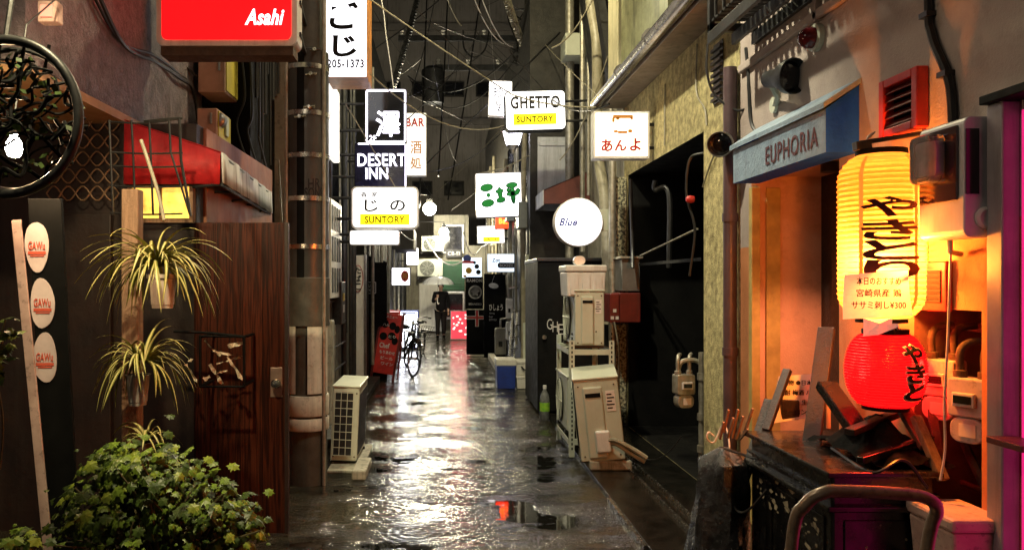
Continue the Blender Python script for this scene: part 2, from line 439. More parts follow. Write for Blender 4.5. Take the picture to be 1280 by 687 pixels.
MT = dict(
    asphalt=wet_ground(),
    plaster=mat('plaster', (.46,.39,.35), (.35,.28,.25), 1.6, rough=.7, bump=.35, bscale=60, streak=.0, spots=.12),  # slight pink tint stands in for red light on the wall
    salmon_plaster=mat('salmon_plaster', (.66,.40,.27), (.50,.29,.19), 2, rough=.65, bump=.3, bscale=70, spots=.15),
    lantern_lit_plaster=mat('lantern_lit_plaster', (.62,.25,.10), (.46,.17,.065), 2, rough=.65, bump=.3, bscale=70, streak=.0, spots=.2),  # beige plaster with the orange lantern light put into its colour
    moss=mat('moss', (.74,.64,.31), (.30,.24,.11), 14, .35, .65, rough=.8, bump=1.0, bscale=70, streak=.35, streakc=(.07,.06,.035), spots=.6, spotc=(.10,.085,.05)),
    greywall=mat('greywall', (.30,.25,.27), (.13,.11,.12), 7, rough=.28, rough2=.5, bump=1.0, bscale=24, streak=.2, spots=.5, bdist=.06),
    pale_wall=mat('pale_wall', (.36,.34,.27), (.22,.2,.15), 3, rough=.6, bump=.25, bscale=40, streak=.8, spots=.4),
    dark_wall=mat('dark_wall', (.035,.032,.028), (.014,.013,.011), 4, rough=.5, bump=.3, streak=.4, spec=.3),
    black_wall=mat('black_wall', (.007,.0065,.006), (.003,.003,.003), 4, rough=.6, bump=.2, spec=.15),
    brown_wall=mat('brown_wall', (.020,.008,.0045), (.007,.003,.002), 3, rough=.4, bump=.2, streak=.3),
    far_wall=mat('far_wall', (.30,.275,.25), (.22,.2,.18), .6, rough=.8, bump=.1, streak=.8, streakc=(.12,.105,.09)),
    metal=mat('metal', (.42,.42,.42), (.25,.25,.24), 8, rough=.3, metal=.9, bump=.06, streak=.3),
    dark_metal=mat('dark_metal', (.05,.05,.052), (.025,.025,.025), 8, rough=.35, metal=.6, bump=.1),
    steel=mat('steel', (.62,.6,.56), (.4,.38,.34), 10, rough=.22, metal=1, bump=.05),
    rust=mat('rust', (.085,.05,.03), (.035,.02,.012), 9, rough=.7, bump=.4),
    galv=mat('galv', (.45,.43,.37), (.28,.26,.2), 14, rough=.4, metal=.6, bump=.1, streak=.5),
    acwhite=mat('acwhite', (.52,.545,.44), (.46,.48,.38), 3, rough=.35, streak=.12, streakc=(.24,.23,.17), spots=.10, spotc=(.2,.15,.08), bump=.03),
    white=mat('white', (.72,.71,.68), (.58,.56,.52), 5, rough=.4, streak=.35, streakc=(.25,.22,.18), bump=.04),
    cooler=mat('cooler', (.74,.72,.65), (.62,.58,.48), 6, rough=.35, spots=.3, spotc=(.35,.3,.22)),
    blue=mat('blue', (.02,.05,.28), (.015,.03,.18), 6, rough=.4, spots=.2),
    euphoria_front=mat('euphoria_front', (.25,.35,.46), (.17,.24,.33), 7, rough=.5, streak=.5, streakc=(.1,.11,.13), bump=.5, bscale=40),
    euphoria_blue=mat('euphoria_blue', (.008,.08,.80), (.006,.055,.6), 6, rough=.5, bump=.4, bscale=30, spec=.1),
    red_paint=mat('red_paint', (.62,.035,.025), (.42,.02,.016), 6, rough=.4, streak=.25),
    dark_red=mat('dark_red', (.16,.015,.012), (.09,.01,.008), 6, rough=.35, streak=.3),
    maroon=mat('maroon', (.17,.05,.04), (.10,.03,.025), 5, rough=.3, streak=.4, bump=.3, bscale=8),
    canvas_red=mat('canvas_red', (.55,.012,.016), (.32,.006,.009), 5, rough=.55, bump=.4, bscale=9, streak=.3, streakc=(.08,.004,.004)),
    canvas_white=mat('canvas_white', (.66,.66,.66), (.5,.5,.5), 4, rough=.5, streak=.9, streakc=(.09,.06,.05)),
    wood_door=planks('wood_door', (.10,.023,.010), (.022,.006,.003), .155, 'X', .40),
    wood_post=mat('wood_post', (.30,.18,.11), (.16,.09,.05), 14, rough=.6, bump=.3, stretch=(4,4,.4)),
    wood_dark=mat('wood_dark', (.022,.009,.006), (.010,.004,.003), 12, rough=.4, bump=.3, stretch=(4,4,.5)),
    lacquer=mat('lacquer', (.009,.008,.008), (.004,.004,.004), 6, rough=.12, rough2=.35, spots=.12, spotc=(.09,.075,.05), spec=.5),
    black=mat('black', (.005,.005,.005), (.0025,.0025,.0025), 8, rough=.6, spec=.12),
    black_cloth=mat('black_cloth', (.004,.004,.004), (.002,.002,.002), 30, rough=.8, spec=.12, bump=.6, bscale=20),
    rubber=mat('rubber', (.015,.015,.015), rough=.55),
    cable=mat('cable', (.022,.021,.02), (.01,.01,.01), 10, rough=.32),
    pale_cable=mat('pale_cable', (.32,.29,.21), (.2,.18,.12), 10, rough=.4),
    white_cable=mat('white_cable', (.75,.72,.68), rough=.4),
    tan_metal=mat('tan_metal', (.36,.27,.19), (.2,.14,.1), 14, rough=.28, metal=.35, spots=.4),
    concrete_pole=mat('concrete_pole', (.075,.07,.055), (.04,.037,.03), 8, rough=.35, rough2=.6, streak=.5, spots=.2, bump=.15),
    pole_sheet=mat('pole_sheet', (.62,.60,.52), (.48,.46,.38), 6, rough=.5, streak=.35, spots=.3),
    paper=mat('paper', (.78,.72,.68), (.66,.58,.52), 6, rough=.8),
    strip=mat('strip', (.62,.43,.37), (.46,.29,.25), 9, rough=.6, spots=.4),
    sticker=mat('sticker', (.66,.54,.52), (.48,.38,.37), 5, rough=.45),
    ink=plain('ink', (.006,.005,.006), .7), ink_wine=plain('ink_wine', (.05,.0,.004), .7),
    ink_red=plain('ink_red', (.5,.02,.02), .5),
    ink_orange=plain('ink_orange', (.55,.09,.05), .6),
    ink_white=mat('ink_white', (.72,.7,.68), rough=.6),
    ink_blue=plain('ink_blue', (.02,.04,.3), .5),
    ink_green=plain('ink_green', (.005,.42,.07), .45),
    leaf_green=mat('leaf_green', (.13,.20,.025), (.07,.11,.014), 20, rough=.3, spec=.22),
    leaf_dark=mat('leaf_dark', (.045,.075,.014), (.02,.035,.007), 20, rough=.35, spec=.2),
    leaf_pale=mat('leaf_pale', (.20,.25,.035), (.12,.16,.02), 20, rough=.25, spec=.3),
    spider_green=mat('spider_green', (.24,.24,.04), (.14,.15,.02), 12, rough=.4),
    spider_cream=mat('spider_cream', (.66,.56,.24), (.5,.43,.15), 12, rough=.4),
    stem=mat('stem', (.10,.08,.03), rough=.6),
    glass=plain('glass', (.9,.92,.95), .04, trans=1),
    navy_face=mat('navy_face', (.012,.012,.04), (.006,.006,.02), 4, rough=.15),
    dark_glass=mat('dark_glass', (.015,.015,.017), (.008,.008,.009), 3, rough=.06, rough2=.15),
    umbrella_film=plain('umbrella_film', (.9,.92,.95), .12, alpha=.5),
    green_shutter=mat('green_shutter', (.015,.10,.04), (.01,.06,.025), 5, rough=.45, streak=.3),
    corrugated=mat('corrugated', (.22,.22,.12), (.13,.13,.07), 5, rough=.3, streak=.6),
    skin=plain('skin', (.45,.28,.2), .5),
    jacket=mat('jacket', (.007,.007,.008), rough=.8, spec=.08, bump=.4, bscale=12),
    trousers=mat('trousers', (.016,.014,.014), rough=.8, spec=.1),
    hair=plain('hair', (.01,.008,.007), .5),
    amber=plain('amber', (.6,.25,.05), .4),
)
# light-giving sheets
G = dict(
    sign=glow('sign_glow', (1,.97,.93), 1.8),
    sign_cool=glow('sign_cool_glow', (.95,.93,1), 2.0, .1),
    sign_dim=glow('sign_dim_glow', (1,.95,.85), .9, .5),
    sign_cream=glow('sign_cream_glow', (1,.84,.6), 1.7, .35, 7),
    yellow=glow('yellow_glow', (1,.72,.01), 1.5, .25),
    red=glow('red_glow', (1,.004,.006), 1.15, .08),
    violet_white=glow('violet_white_glow', (.86,.82,1), 3.0, .05),
    lantern_white=glow('lantern_white_glow', (.86,.84,1), 25.0, .05),
    orange_led=glow('orange_led_glow', (1,.12,.015), 6.0, .2),
    window=glow('window_glow', (1,.55,.09), 1.3, .8, 9),
    bulb=glow('bulb_glow', (1,.88,.58), 620, 0),
    bulb_cool=glow('bulb_cool_glow', (1,.93,.75), 260, 0),
    bulb_warm=glow('bulb_warm_glow', (1,.66,.36), 420, 0),
    magenta=glow('magenta_glow', (1,.03,.25), .55, .2),
    chochin=glow('chochin_glow', (1,.36,.03), 1.35, .25, 14),
    chochin_red=glow('chochin_red_glow', (1,.012,.02), .95, .12, 8),
    lamp_face=glow('lamp_face_glow', (1,.86,.62), 60, 0),
    pink=glow('pink_glow', (1,.06,.10), .5, .7, 9),
)

# ================================================================ SETTING
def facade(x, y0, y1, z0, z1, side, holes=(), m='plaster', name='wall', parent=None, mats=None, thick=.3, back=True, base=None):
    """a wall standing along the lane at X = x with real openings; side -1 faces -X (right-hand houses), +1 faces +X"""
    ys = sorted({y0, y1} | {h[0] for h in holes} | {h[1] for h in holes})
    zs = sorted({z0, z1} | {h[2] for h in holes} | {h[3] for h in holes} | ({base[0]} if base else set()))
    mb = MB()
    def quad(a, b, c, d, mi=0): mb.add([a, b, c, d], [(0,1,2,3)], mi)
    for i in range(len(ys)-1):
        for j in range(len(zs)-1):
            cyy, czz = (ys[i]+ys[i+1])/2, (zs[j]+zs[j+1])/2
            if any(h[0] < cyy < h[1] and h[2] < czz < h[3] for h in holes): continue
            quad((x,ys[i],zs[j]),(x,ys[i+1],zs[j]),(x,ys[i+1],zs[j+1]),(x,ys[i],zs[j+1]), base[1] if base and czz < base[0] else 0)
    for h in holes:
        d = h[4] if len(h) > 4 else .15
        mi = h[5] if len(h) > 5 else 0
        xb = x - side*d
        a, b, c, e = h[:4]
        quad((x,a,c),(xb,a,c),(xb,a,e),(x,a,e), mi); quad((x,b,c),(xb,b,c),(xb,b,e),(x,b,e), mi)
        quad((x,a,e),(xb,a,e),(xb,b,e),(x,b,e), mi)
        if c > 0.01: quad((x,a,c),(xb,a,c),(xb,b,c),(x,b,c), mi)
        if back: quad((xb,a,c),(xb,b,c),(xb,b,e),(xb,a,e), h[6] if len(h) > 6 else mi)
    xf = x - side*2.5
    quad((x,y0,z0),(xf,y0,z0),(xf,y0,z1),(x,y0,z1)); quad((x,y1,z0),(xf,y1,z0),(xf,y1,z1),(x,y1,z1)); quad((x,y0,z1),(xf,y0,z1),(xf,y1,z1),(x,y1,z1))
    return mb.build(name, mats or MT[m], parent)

# ground
g = MB()
g.add([(-14,-4,0),(14,-4,0),(14,60,0),(-14,60,0)], [(0,1,2,3)])
o = g.build('alley_pavement', MT['asphalt'], org=(0,0,0)); tag(o, kind='structure')
# concrete apron along the right-hand houses, a few cm higher, with a joint
g = MB(); g.box(1.33, 2.2, 1.2, 10.4, 0, .03)
o = g.build('kerb_strip', mat('wet_concrete', (.014,.013,.011), (.005,.005,.004), 5, rough=.08, rough2=.25, bump=.15, bscale=40, spec=.3), bevel=.008); tag(o, kind='structure')
g = MB(); g.box(1.0, 1.14, 14.2, 22, 0, .13)
o = g.build('kerb', MT['pale_wall'], bevel=.01); tag(o, kind='structure')
g = MB(); g.box(-1.32, -1.12, 8.4, 14, 0, .1)
o = g.build('kerb', MT['dark_wall'], bevel=.01); tag(o, kind='structure')
t = thing('drain_channel', 'wet steel door track and drain channel running past the garage opening', 'drain', (1.74, 6.2, .03))
for dx in (-.05, .06):
    m = MB(); m.box(1.74+dx-.012, 1.74+dx+.012, 4.4, 7.9, .03, .055); m.build('rail', MT['steel'], t)
m = MB(); m.box(1.31-.012, 1.31+.012, 5.2, 6.35, .0, .036); m.build('edge_strip', MT['steel'], t)

# ---- R1 the house with the lanterns
WX = 2.2
t = thing('izakaya_building', 'plaster fronted house with orange doorway and a recess of gas meters', 'building', (WX, 4, 0))
facade(WX, .4, 5.93, 0, 7, -1, [(4.45, 5.72, .03, 2.5, .5, 4, 2), (3.27, 3.74, .25, 1.63, .34, 3, 3)], parent=t, base=(2.0, 1),  # lower wall coloured for the orange light of the lanterns
       mats=[MT['plaster'], MT['lantern_lit_plaster'], MT['wood_dark'], mat('recess', (.2,.1,.07), (.1,.05,.035), 6, rough=.6, spots=.4), MT['salmon_plaster']])
m = MB(); m.box(WX+.44, WX+.497, 4.75, 5.45, .03, 2.3); m.build('door', MT['wood_dark'], t, bevel=.006)
m = MB(); m.box(WX-.02, WX+.04, 5.66, 5.72, .03, 2.42); m.box(WX+.10, WX+.2, 5.70, 5.716, .03, 2.42); m.build('door_frame', mat('jamb', (.5,.38,.12), rough=.5), t, bevel=.004)
m = MB(); m.box(WX-.035, WX, 1.0, 5.9, 3.28, 3.34); m.build('wall_ledge', MT['plaster'], t, bevel=.01)
m = MB()
m.tube([(WX-.06, 5.98, 0), (WX-.06, 5.98, 3.35)], .05, 12); m.tube([(WX-.06,5.98,1.2),(WX-.06,5.98,1.26)], .058, 12); m.tube([(WX-.06,5.98,2.2),(WX-.06,5.98,2.26)], .058, 12)
m.build('drainpipe', mat('pipe_brown', (.10,.06,.065), (.06,.035,.04), 6, rough=.35), t, smooth=True)
m = MB(); m.tube(curve([(WX-.02,3.63,4.5),(WX-.02,3.6,3.1),(WX-.02,3.57,2.85),(WX-.02,3.45,2.62),(WX-.02,3.42,2.4)]), .02, 8)
for z in (3.35, 2.95, 2.65):
    yy = 3.6 if z > 2.9 else 3.47
    m.box(WX-.045, WX, yy-.03, yy+.03, z-.012, z+.012)
m.build('wall_cable', MT['cable'], t, smooth=True)

# neighbour's doorway at the right edge of the view
t = thing('neighbour_doorway', 'grey door frame with black cap and magenta lit panel beside the meter box', 'doorway', (2.33, 3.1, 0))
m = MB(); m.box(2.13, 2.199, 3.05, 3.14, 0, 2.44); m.build('frame', mat('frame_grey', (.36,.33,.36), (.25,.22,.25), 4, rough=.35, streak=.4), t, bevel=.006)
m = MB(); m.box(2.10, 2.5, 2.6, 3.14, 2.44, 2.475); m.build('cap', MT['black'], t, bevel=.004)
m = MB(); m.box(2.19, 2.24, 2.35, 3.03, .05, 2.40); m.build('lit_panel', G['magenta'], t)
m = MB(); m.box(2.06, 2.178, 2.85, 3.04, 1.14, 1.165); m.build('shelf', MT['maroon'], t, bevel=.004)

# ---- R2 mossy front with the dark garage opening
t = thing('mossy_building', 'stained mossy plaster house with a wide dark garage opening', 'building', (WX, 7.8, 0))
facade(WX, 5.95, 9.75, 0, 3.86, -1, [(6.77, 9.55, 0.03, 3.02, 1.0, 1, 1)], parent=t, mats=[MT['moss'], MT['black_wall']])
m = MB(); m.box(1.93, 2.9, 5.96, 9.78, 3.865, 3.93); m.build('eave', mat('soffit', (.30,.24,.19), (.2,.15,.12), 4, rough=.5, streak=.5), t, bevel=.005)
m = MB()
prof = [(math.cos(a)*.075, math.sin(a)*.075) for a in [PI + PI*i/8 for i in range(9)]] + [(.065, .0), (-.065, .0)]
m.add([(1.87+x, 5.9, 3.95+z) for x, z in prof] + [(1.87+x, 9.84, 3.95+z) for x, z in prof],
      [tuple(range(11))] + [tuple(range(21, 10, -1))] + [((i+1) % 11, i, 11+i, 11+(i+1) % 11) for i in range(11)])
for yy in (7.2, 8.4): m.tube([(1.87, yy, 3.955), (1.87, yy+.05, 3.955)], .082, 16)
m.build('gutter', mat('gutter', (.24,.22,.2), (.13,.12,.11), 6, rough=.2, metal=.5, streak=.4), t, smooth=True)
m = MB()
n = 40
for i in range(n):
    a, b = 7.25 + i*1.9/n, 7.25 + (i+1)*1.9/n
    xa = 2.06 + (.03 if i % 2 else -.03); xb = 2.06 + (.03 if (i+1) % 2 else -.03)
    m.add([(xa,a,4.0),(xb,b,4.0),(xb,b,7.5),(xa,a,7.5)], [(0,1,2,3)])
m.build('corrugated_cladding', MT['corrugated'], t)
m = MB(); m.box(2.12, 3.2, 5.96, 9.75, 3.94, 7.5); m.build('upper_wall', MT['pale_wall'], t)
m = MB(); m.box(2.0, 2.1, 9.2, 9.74, 3.98, 7.5); m.build('corner_board', mat('cream_board', (.5,.46,.3), (.36,.33,.2), 4, rough=.5, streak=.5), t, bevel=.01)
m = MB(); m.box(2.19, 2.194, 6.28, 6.5, 3.18, 3.66)
for i in range(9): m.box(2.165, 2.19, 6.28, 6.5, 3.2+i*.05, 3.222+i*.05)
m.build('louvre_vent', MT['wood_dark'], t)
# hairline repair cables on the plaster
m = MB(); m.tube(curve([(2.185,6.9,3.8),(2.185,6.92,3.4),(2.185,6.7,3.2),(2.185,6.65,3.05)]), .007, 6); m.tube(curve([(2.185,7.9,3.7),(2.185,7.92,3.1)]), .007, 6)
m.tube(curve([(2.185,6.75,2.55),(2.185,6.5,2.75),(2.185,6.2,2.86),(2.185,6.08,2.95)]), .008, 6); m.build('wall_cable', MT['pale_cable'], t)
m = MB()
m.tube(curve([(2.1,9.0,2.9),(2.12,9.0,2.2),(2.1,8.9,1.9)]), .02, 8); m.tube(curve([(2.3,8.7,2.85),(2.3,8.7,2.75),(2.42,8.6,2.7),(2.42,8.6,1.9)]), .03, 8)
m.tube(curve([(2.22,6.83,2.85),(2.12,6.9,2.8),(2.1,6.92,2.5),(2.15,6.85,2.2),(2.12,6.9,1.8)]), .012, 6)
m.build('conduit', MT['cable'], t, smooth=True)
m = MB(); m.box(2.22, 2.24, 6.9, 9.4, 1.93, 1.96); m.build('inner_rail', MT['black'], t)

# speckled corner pier + pipe
t = thing('corner_pier', 'pebbled narrow pier and grey standpipe at the far garage corner', 'pier', (2.1, 9.66, 0))
m = MB(); m.box(2.06, 2.18, 9.56, 9.74, 0, 3.0); m.build('pier', mat('pebbles', (.62,.58,.38), (.05,.045,.03), 30, .45, .55, rough=.5, bump=1, bscale=60), t)
m = MB(); m.tube([(2.0,9.5,0),(2.0,9.5,3.2)], .045, 12); m.tube([(2.0,9.5,1.9),(2.0,9.5,1.97)], .055, 12); m.build('pipe', MT['galv'], t, smooth=True)

# ---- R3
t = thing('pipe_covered_building', 'pale green grey house crossed by pipes behind the round sign', 'building', (WX, 11.4, 0))
facade(WX, 9.8, 13.0, 0, 10, -1, [(10.4, 11.6, 4.6, 6.0, .12, 1, 1)], parent=t, mats=[MT['pale_wall'], MT['dark_glass']])
m = MB()
m.tube(curve([(2.02,10.9,9),(2.02,10.9,6.3),(2.0,10.9,5.6),(2.06,10.75,4.9),(2.06,10.75,3.6),(2.1,10.5,2.9),(2.13,10.4,2.0),(2.13,10.4,1.2)]), .075, 10)
m.build('big_conduit', MT['pale_cable'], t, smooth=True)
m = MB()
m.tube([(1.98,12.6,9),(1.98,12.6,0)], .07, 10); m.tube([(2.08,12.0,9),(2.08,12.0,2.2)], .04, 8); m.tube([(2.1,11.6,8),(2.1,11.6,3)], .03, 8)
m.tube([(2.1,10.05,9),(2.1,10.05,2.2)], .03, 8)
m.build('downpipe', MT['galv'], t, smooth=True)
m = MB(); m.bar((2.0,11.3,7.0),(2.1,9.9,4.1),.1,.16); m.bar((2.0,12.4,7.3),(2.1,11.0,4.3),.08,.14); m.build('brace', MT['dark_metal'], t)
m = MB(); m.box(1.85, 2.18, 12.2, 12.7, 5.2, 5.55); m.build('rain_hopper', MT['acwhite'], t, bevel=.02)

# ---- R4 narrow far right row
t = thing('far_bar_row', 'dark two storey row of bars on the far right of the lane', 'building', (1.4, 20, 0))
facade(1.4, 13.02, 27, 0, 6.5, -1, [(13.5,15,3.2,4.6,.1,1,1),(16,17.6,3.2,4.6,.1,1,1),(19,20.4,.05,2.3,.15,1,1),(23,24.5,.05,2.3,.15,1,1)], parent=t, mats=[MT['dark_wall'], MT['dark_glass']])
m = MB(); m.box(1.52, 2.08, 12.98, 13.015, 2.9, 4.1); m.box(1.55,2.05,12.955,12.985,3.95,4.02); m.build('end_panel', mat('panel_blue', (.5,.52,.55), (.36,.38,.4), 3, rough=.35, streak=.4), t, bevel=.01)
m = MB()
for i in range(9):
    yy = 13.3 + i*1.4 + rnd.random()*.5
    m.tube(curve([(1.36,yy,rnd.uniform(4,6)),(1.34,yy+rnd.uniform(-.2,.2),3),(1.34,yy,rnd.uniform(.2,2))]), rnd.choice((.02,.03,.045)), 8)
m.build('conduit', MT['pale_cable'], t, smooth=True)
m = MB()
for yy in (13.4,16,17.9,21,24): m.box(1.25,1.4,yy,yy+.5,2.5+rnd.random()*.6,3.0+rnd.random()*.5)
m.build('wall_box', MT['acwhite'], t, bevel=.01)

# ---- L1 corner bar with the red awning
t = thing('corner_bar_building', 'rough grey purple corner house above the red awning', 'building', (-2.3, 5.6, 0))
m = MB()
x0, y0, x1, y1 = -2.2, 4.2, -2.42, 8.0
vs = []
for i in range(13):
    k = i/12
    for j in range(13):
        q = j/12
        vs.append((x0+(x1-x0)*k + rnd.uniform(-.006,.006), y0+(y1-y0)*k, 2.92+q*6))
m.add(vs, [(i*13+j, (i+1)*13+j, (i+1)*13+j+1, i*13+j+1) for i in range(12) for j in range(12)])
m.add([(-4.5,y0,2.92),(x0,y0,2.92),(x0,y0,8.92),(-4.5,y0,8.92)], [(0,1,2,3)]); m.add([(x1,y1,2.92),(-4.5,y1,2.92),(-4.5,y1,8.92),(x1,y1,8.92)], [(0,1,2,3)])
m.build('upper_wall', MT['greywall'], t)
m = MB(); m.box(-4.5, -2.22, 4.22, 8, 2.86, 2.915); m.build('soffit', mat('soffit_warm_lit', (.42,.24,.11), (.3,.16,.07), 4, rough=.5), t)  # orange tone puts the warm light from below into the soffit colour
m = MB(); m.box(-5, -1.74, 5.62, 5.78, 0, 2.86); m.build('front_wall', MT['brown_wall'], t)
m = MB(); m.box(-1.9, -1.72, 5.79, 8.0, 0, 2.86); m.build('side_wall', mat('side_warm_lit', (.42,.17,.09), (.28,.1,.05), 3, rough=.5, streak=.3), t)  # orange light under the awning is put into this wall's colour
m = MB(); m.box(-2.17, -1.77, 5.575, 5.615, 2.19, 2.43); f = m.build('lit_window', G['window'], t)
m = MB()
for (a,b,c,d) in ((-2.20,-2.17,2.16,2.46),(-1.77,-1.745,2.16,2.46),(-2.17,-1.77,2.16,2.19),(-2.17,-1.77,2.43,2.46),(-1.98,-1.965,2.19,2.43)): m.box(a,b,5.55,5.615,c,d)
m.build('frame', MT['wood_post'], f)
m = MB(); m.box(-2.72, -2.32, 5.56, 5.615, .35, 2.22); m.build('brown_door', MT['brown_wall'], t, bevel=.006)
m = MB()   # wavy iron grille above the brown door
for i in range(5):
    z = 2.36 + i*.12
    for ph in (0, PI):
        m.tube([(-2.75 + k*.02, 5.53, z + .05*math.sin(k*.02/.2*2*PI + ph)) for k in range(26)], .006, 5)
m.build('wavy_grille', mat('grille_iron', (.22,.13,.07), (.12,.07,.04), 9, rough=.5, metal=.3), t)
# L1b dark side strip
t = thing('dark_house', 'narrow black timber house behind the utility pole', 'building', (-2, 8.6, 0))
facade(-1.95, 8.05, 9.2, 0, 8, 1, (), parent=t, m='black_wall')
m = MB()
for i in range(9):
    m.tube([(-1.9, 8.1+i*.13, rnd.uniform(3,4)), (-1.9, 8.1+i*.13+rnd.uniform(-.05,.05), 8)], rnd.choice((.012,.02)), 6)
m.build('conduit', MT['cable'], t)
# L2
t = thing('narrow_grey_house', 'grey house with pipes and meters beside the tobacco post', 'building', (-1.5, 11, 0))
facade(-1.5, 9.22, 13.0, 0, 7.5, 1, [(10.0, 11.4, 2.4, 3.6, .1, 1, 1), (11.7,12.6,4.4,5.6,.1,1,1)], parent=t, mats=[MT['pale_wall'], MT['dark_glass']])
m = MB()
for (yy, r, z0, z1) in ((9.5,.05,0,7),(9.75,.025,.5,7),(10.1,.03,0,6),(11.5,.04,0,7),(11.75,.02,1,5),(12.3,.03,0,7),(12.7,.045,0,7)):
    m.tube([(-1.44, yy, z0), (-1.44, yy+rnd.uniform(-.02,.02), z1)], r, 8)
for z in (.6,.9,1.2,1.5): m.tube([(-1.42,9.6,z),(-1.42,11.6,z)], .012, 6)
m.build('pipe', MT['dark_metal'], t, smooth=True)
m = MB(); m.box(-1.48,-1.3,9.3,9.5,0,1.3); m.build('concrete_pier', MT['pale_wall'], t, bevel=.02)
m = MB(); m.box(-1.48,-1.32,10.3,10.7,1.2,1.75); m.build('meter_cabinet', MT['dark_metal'], t, bevel=.01)
m = MB(); m.box(-1.318,-1.312,10.42,10.58,1.5,1.6, 0); m.box(-1.318,-1.312,10.42,10.58,1.35,1.45, 1); m.build('cabinet_label', [mat('label_yellow',(.7,.5,.04)), MT['white']], t)
# L3
t = thing('black_bar_row', 'black painted bar row on the far left of the lane', 'building', (-1.3, 19, 0))
facade(-1.3, 13.02, 27, 0, 6.2, 1, [(13.8,15,.05,2.2,.2,1,1),(17,18.4,.05,2.2,.2,1,1),(14,16,3.2,4.4,.1,1,1),(18,20,3.2,4.4,.1,1,1)], parent=t, mats=[MT['black_wall'], MT['dark_glass']])
m = MB()
for i in range(6): m.tube([(-1.25,14+i*2,.3),(-1.25,14+i*2,5.5)], .03, 8)
m.build('downpipe', MT['galv'], t)
m = MB(); m.box(-1.29, -.75, 19.9, 21.8, 2.55, 3.1); m.build('awning_box', MT['dark_wall'], t, bevel=.02)

# ---- end of the lane
t = thing('lane_end_house', 'pale low house closing the lane with green shutter and white framed window', 'building', (.2, 27.6, 0))
m = MB(); m.box(-.35, .85, 27.6, 27.9, 0, 4.05); m.box(-1.3, -.352, 27.62, 27.9, 0, 2.6); m.box(.852, 1.6, 27.62, 27.9, 0, 3.0); m.build('wall', mat('end_wall', (.30,.28,.21), (.2,.185,.13), 2, rough=.6, streak=.6), t)
m = MB(); m.box(-.85, -.07, 27.5, 27.59, .05, 1.7); m.build('white_panel', mat('end_panel', (.78,.77,.73), (.66,.65,.6), 2, rough=.5, streak=.35), t)
m = MB(); m.box(-.06, .70, 27.5, 27.59, 1.45, 2.45)
for i in range(10): m.box(-.06,.70,27.47,27.5,1.5+i*.095,1.53+i*.095)
m.build('green_shutter', MT['green_shutter'], t)
f = MB()
for (a,b,c,d) in ((-.07,.0,2.72,3.72),(.62,.69,2.72,3.72),(0,.62,2.72,2.79),(0,.62,3.65,3.72)): f.box(a,b,27.5,27.58,c,d)
f = f.build('window', MT['white'], t); m = MB(); m.box(0,.62,27.55,27.57,2.79,3.65); m.build('pane', MT['dark_glass'], f)
f = MB(); f.box(-.12,.72,27.4,27.58,.45,1.42); f = f.build('showcase', MT['metal'], t, bevel=.02); m = MB(); m.box(-.04,.64,27.38,27.398,.55,1.34); m.build('pane', MT['dark_glass'], f)
m = MB(); m.rbox(.06,.62,2.58,2.86,27.46,27.49,.06); pl = m.build('number_plate', MT['dark_metal'], t); m = MB(); m.text('CB-EI',(.34,27.458,2.72),.42,.14,bold=.02); m.build('lettering', MT['ink_white'], pl)

# ---- tall block behind
t = thing('apartment_block', 'tall dim grey apartment block rising behind the lane', 'building', (0, 36, 0))
m = MB(); m.box(-16, 18, 34, 40, 0, 26); m.build('wall', MT['far_wall'], t)
m = MB()
for z in (8.4, 12.4): m.box(-16, 18, 33.86, 34, z, z+.28)
for i in range(6): m.box(-12.3+i*4.6, -12.2+i*4.6, 33.93, 34, 0, 26)
m.build('ledge', mat('ledge', (.24,.22,.2), (.18,.165,.15), 2, rough=.8), t)
for iz, z in enumerate((5.4, 9.6)):
    for i in range(9):
        xw = -5.4 + i*1.35
        w = MB(); w.box(xw, xw+.86, 33.9, 33.99, z, z+.62); w = w.build('window', MT['dark_wall'], t)
        m = MB(); m.box(xw+.06, xw+.80, 33.87, 33.898, z+.06, z+.56); m.build('pane', MT['dark_glass'], w)

# ================================================================ SIGNS
def lightbox(name, label, cat, rect, Y, depth=.16, face='sign', frame='white', rad=.03, fw=.018, wall=None, roll=0, back=True, group=None):
    """double-sided sign box; rect in metres on the plane facing the camera: x0,z0,x1,z1"""
    x0, z0, x1, z1 = rect
    t = thing(name, label, cat, ((x0+x1)/2, Y+depth/2, z0), group)
    m = MB(); m.rbox(x0, x1, z0, z1, Y, Y+depth, rad); m.build('case', MT[frame] if isinstance(frame, str) else frame, t)
    m = MB(); m.rbox(x0+fw, x1-fw, z0+fw, z1-fw, Y-.012, Y-.001, max(.004, rad-fw*.4)); f = m.build('face', G[face] if face in G else MT[face], t)
    if back:
        m = MB(); m.rbox(x0+fw, x1-fw, z0+fw, z1-fw, Y+depth+.001, Y+depth+.012, max(.004, rad-fw*.4)); m.build('back_face', G[face] if face in G else MT[face], t)
    if wall is not None:
        m = MB(); xs = x1 if wall > x1 else x0
        for zz in (z0+(z1-z0)*.25, z0+(z1-z0)*.75): m.tube([(xs, Y+depth/2, zz), (wall, Y+depth/2, zz)], .018, 8)
        m.build('bracket', MT['dark_metal'], t)
    t['_Y'] = Y - .012
    if roll: t.rotation_euler = (0, R(roll), 0)
    return t, f
def px(u0, v0, u1, v1, Y): return (X(u0,Y), Z(v1,Y), X(u1,Y), Z(v0,Y))
def letters(f, Y, items, mt, name='lettering', depth=.004):
    """items: (body, u, v, width px, height px, bold, extra)"""
    m = MB()
    for it in items:
        body, u, v, w, h = it[:5]
        m.text(body, (X(u,Y), Y-.013, Z(v,Y)), w*Y/F if w else None, h*Y/F if h else None, bold=it[5] if len(it) > 5 else 0, depth=depth, **(it[6] if len(it) > 6 else {}))
    return m.build(name, MT[mt] if mt in MT else G[mt], f)
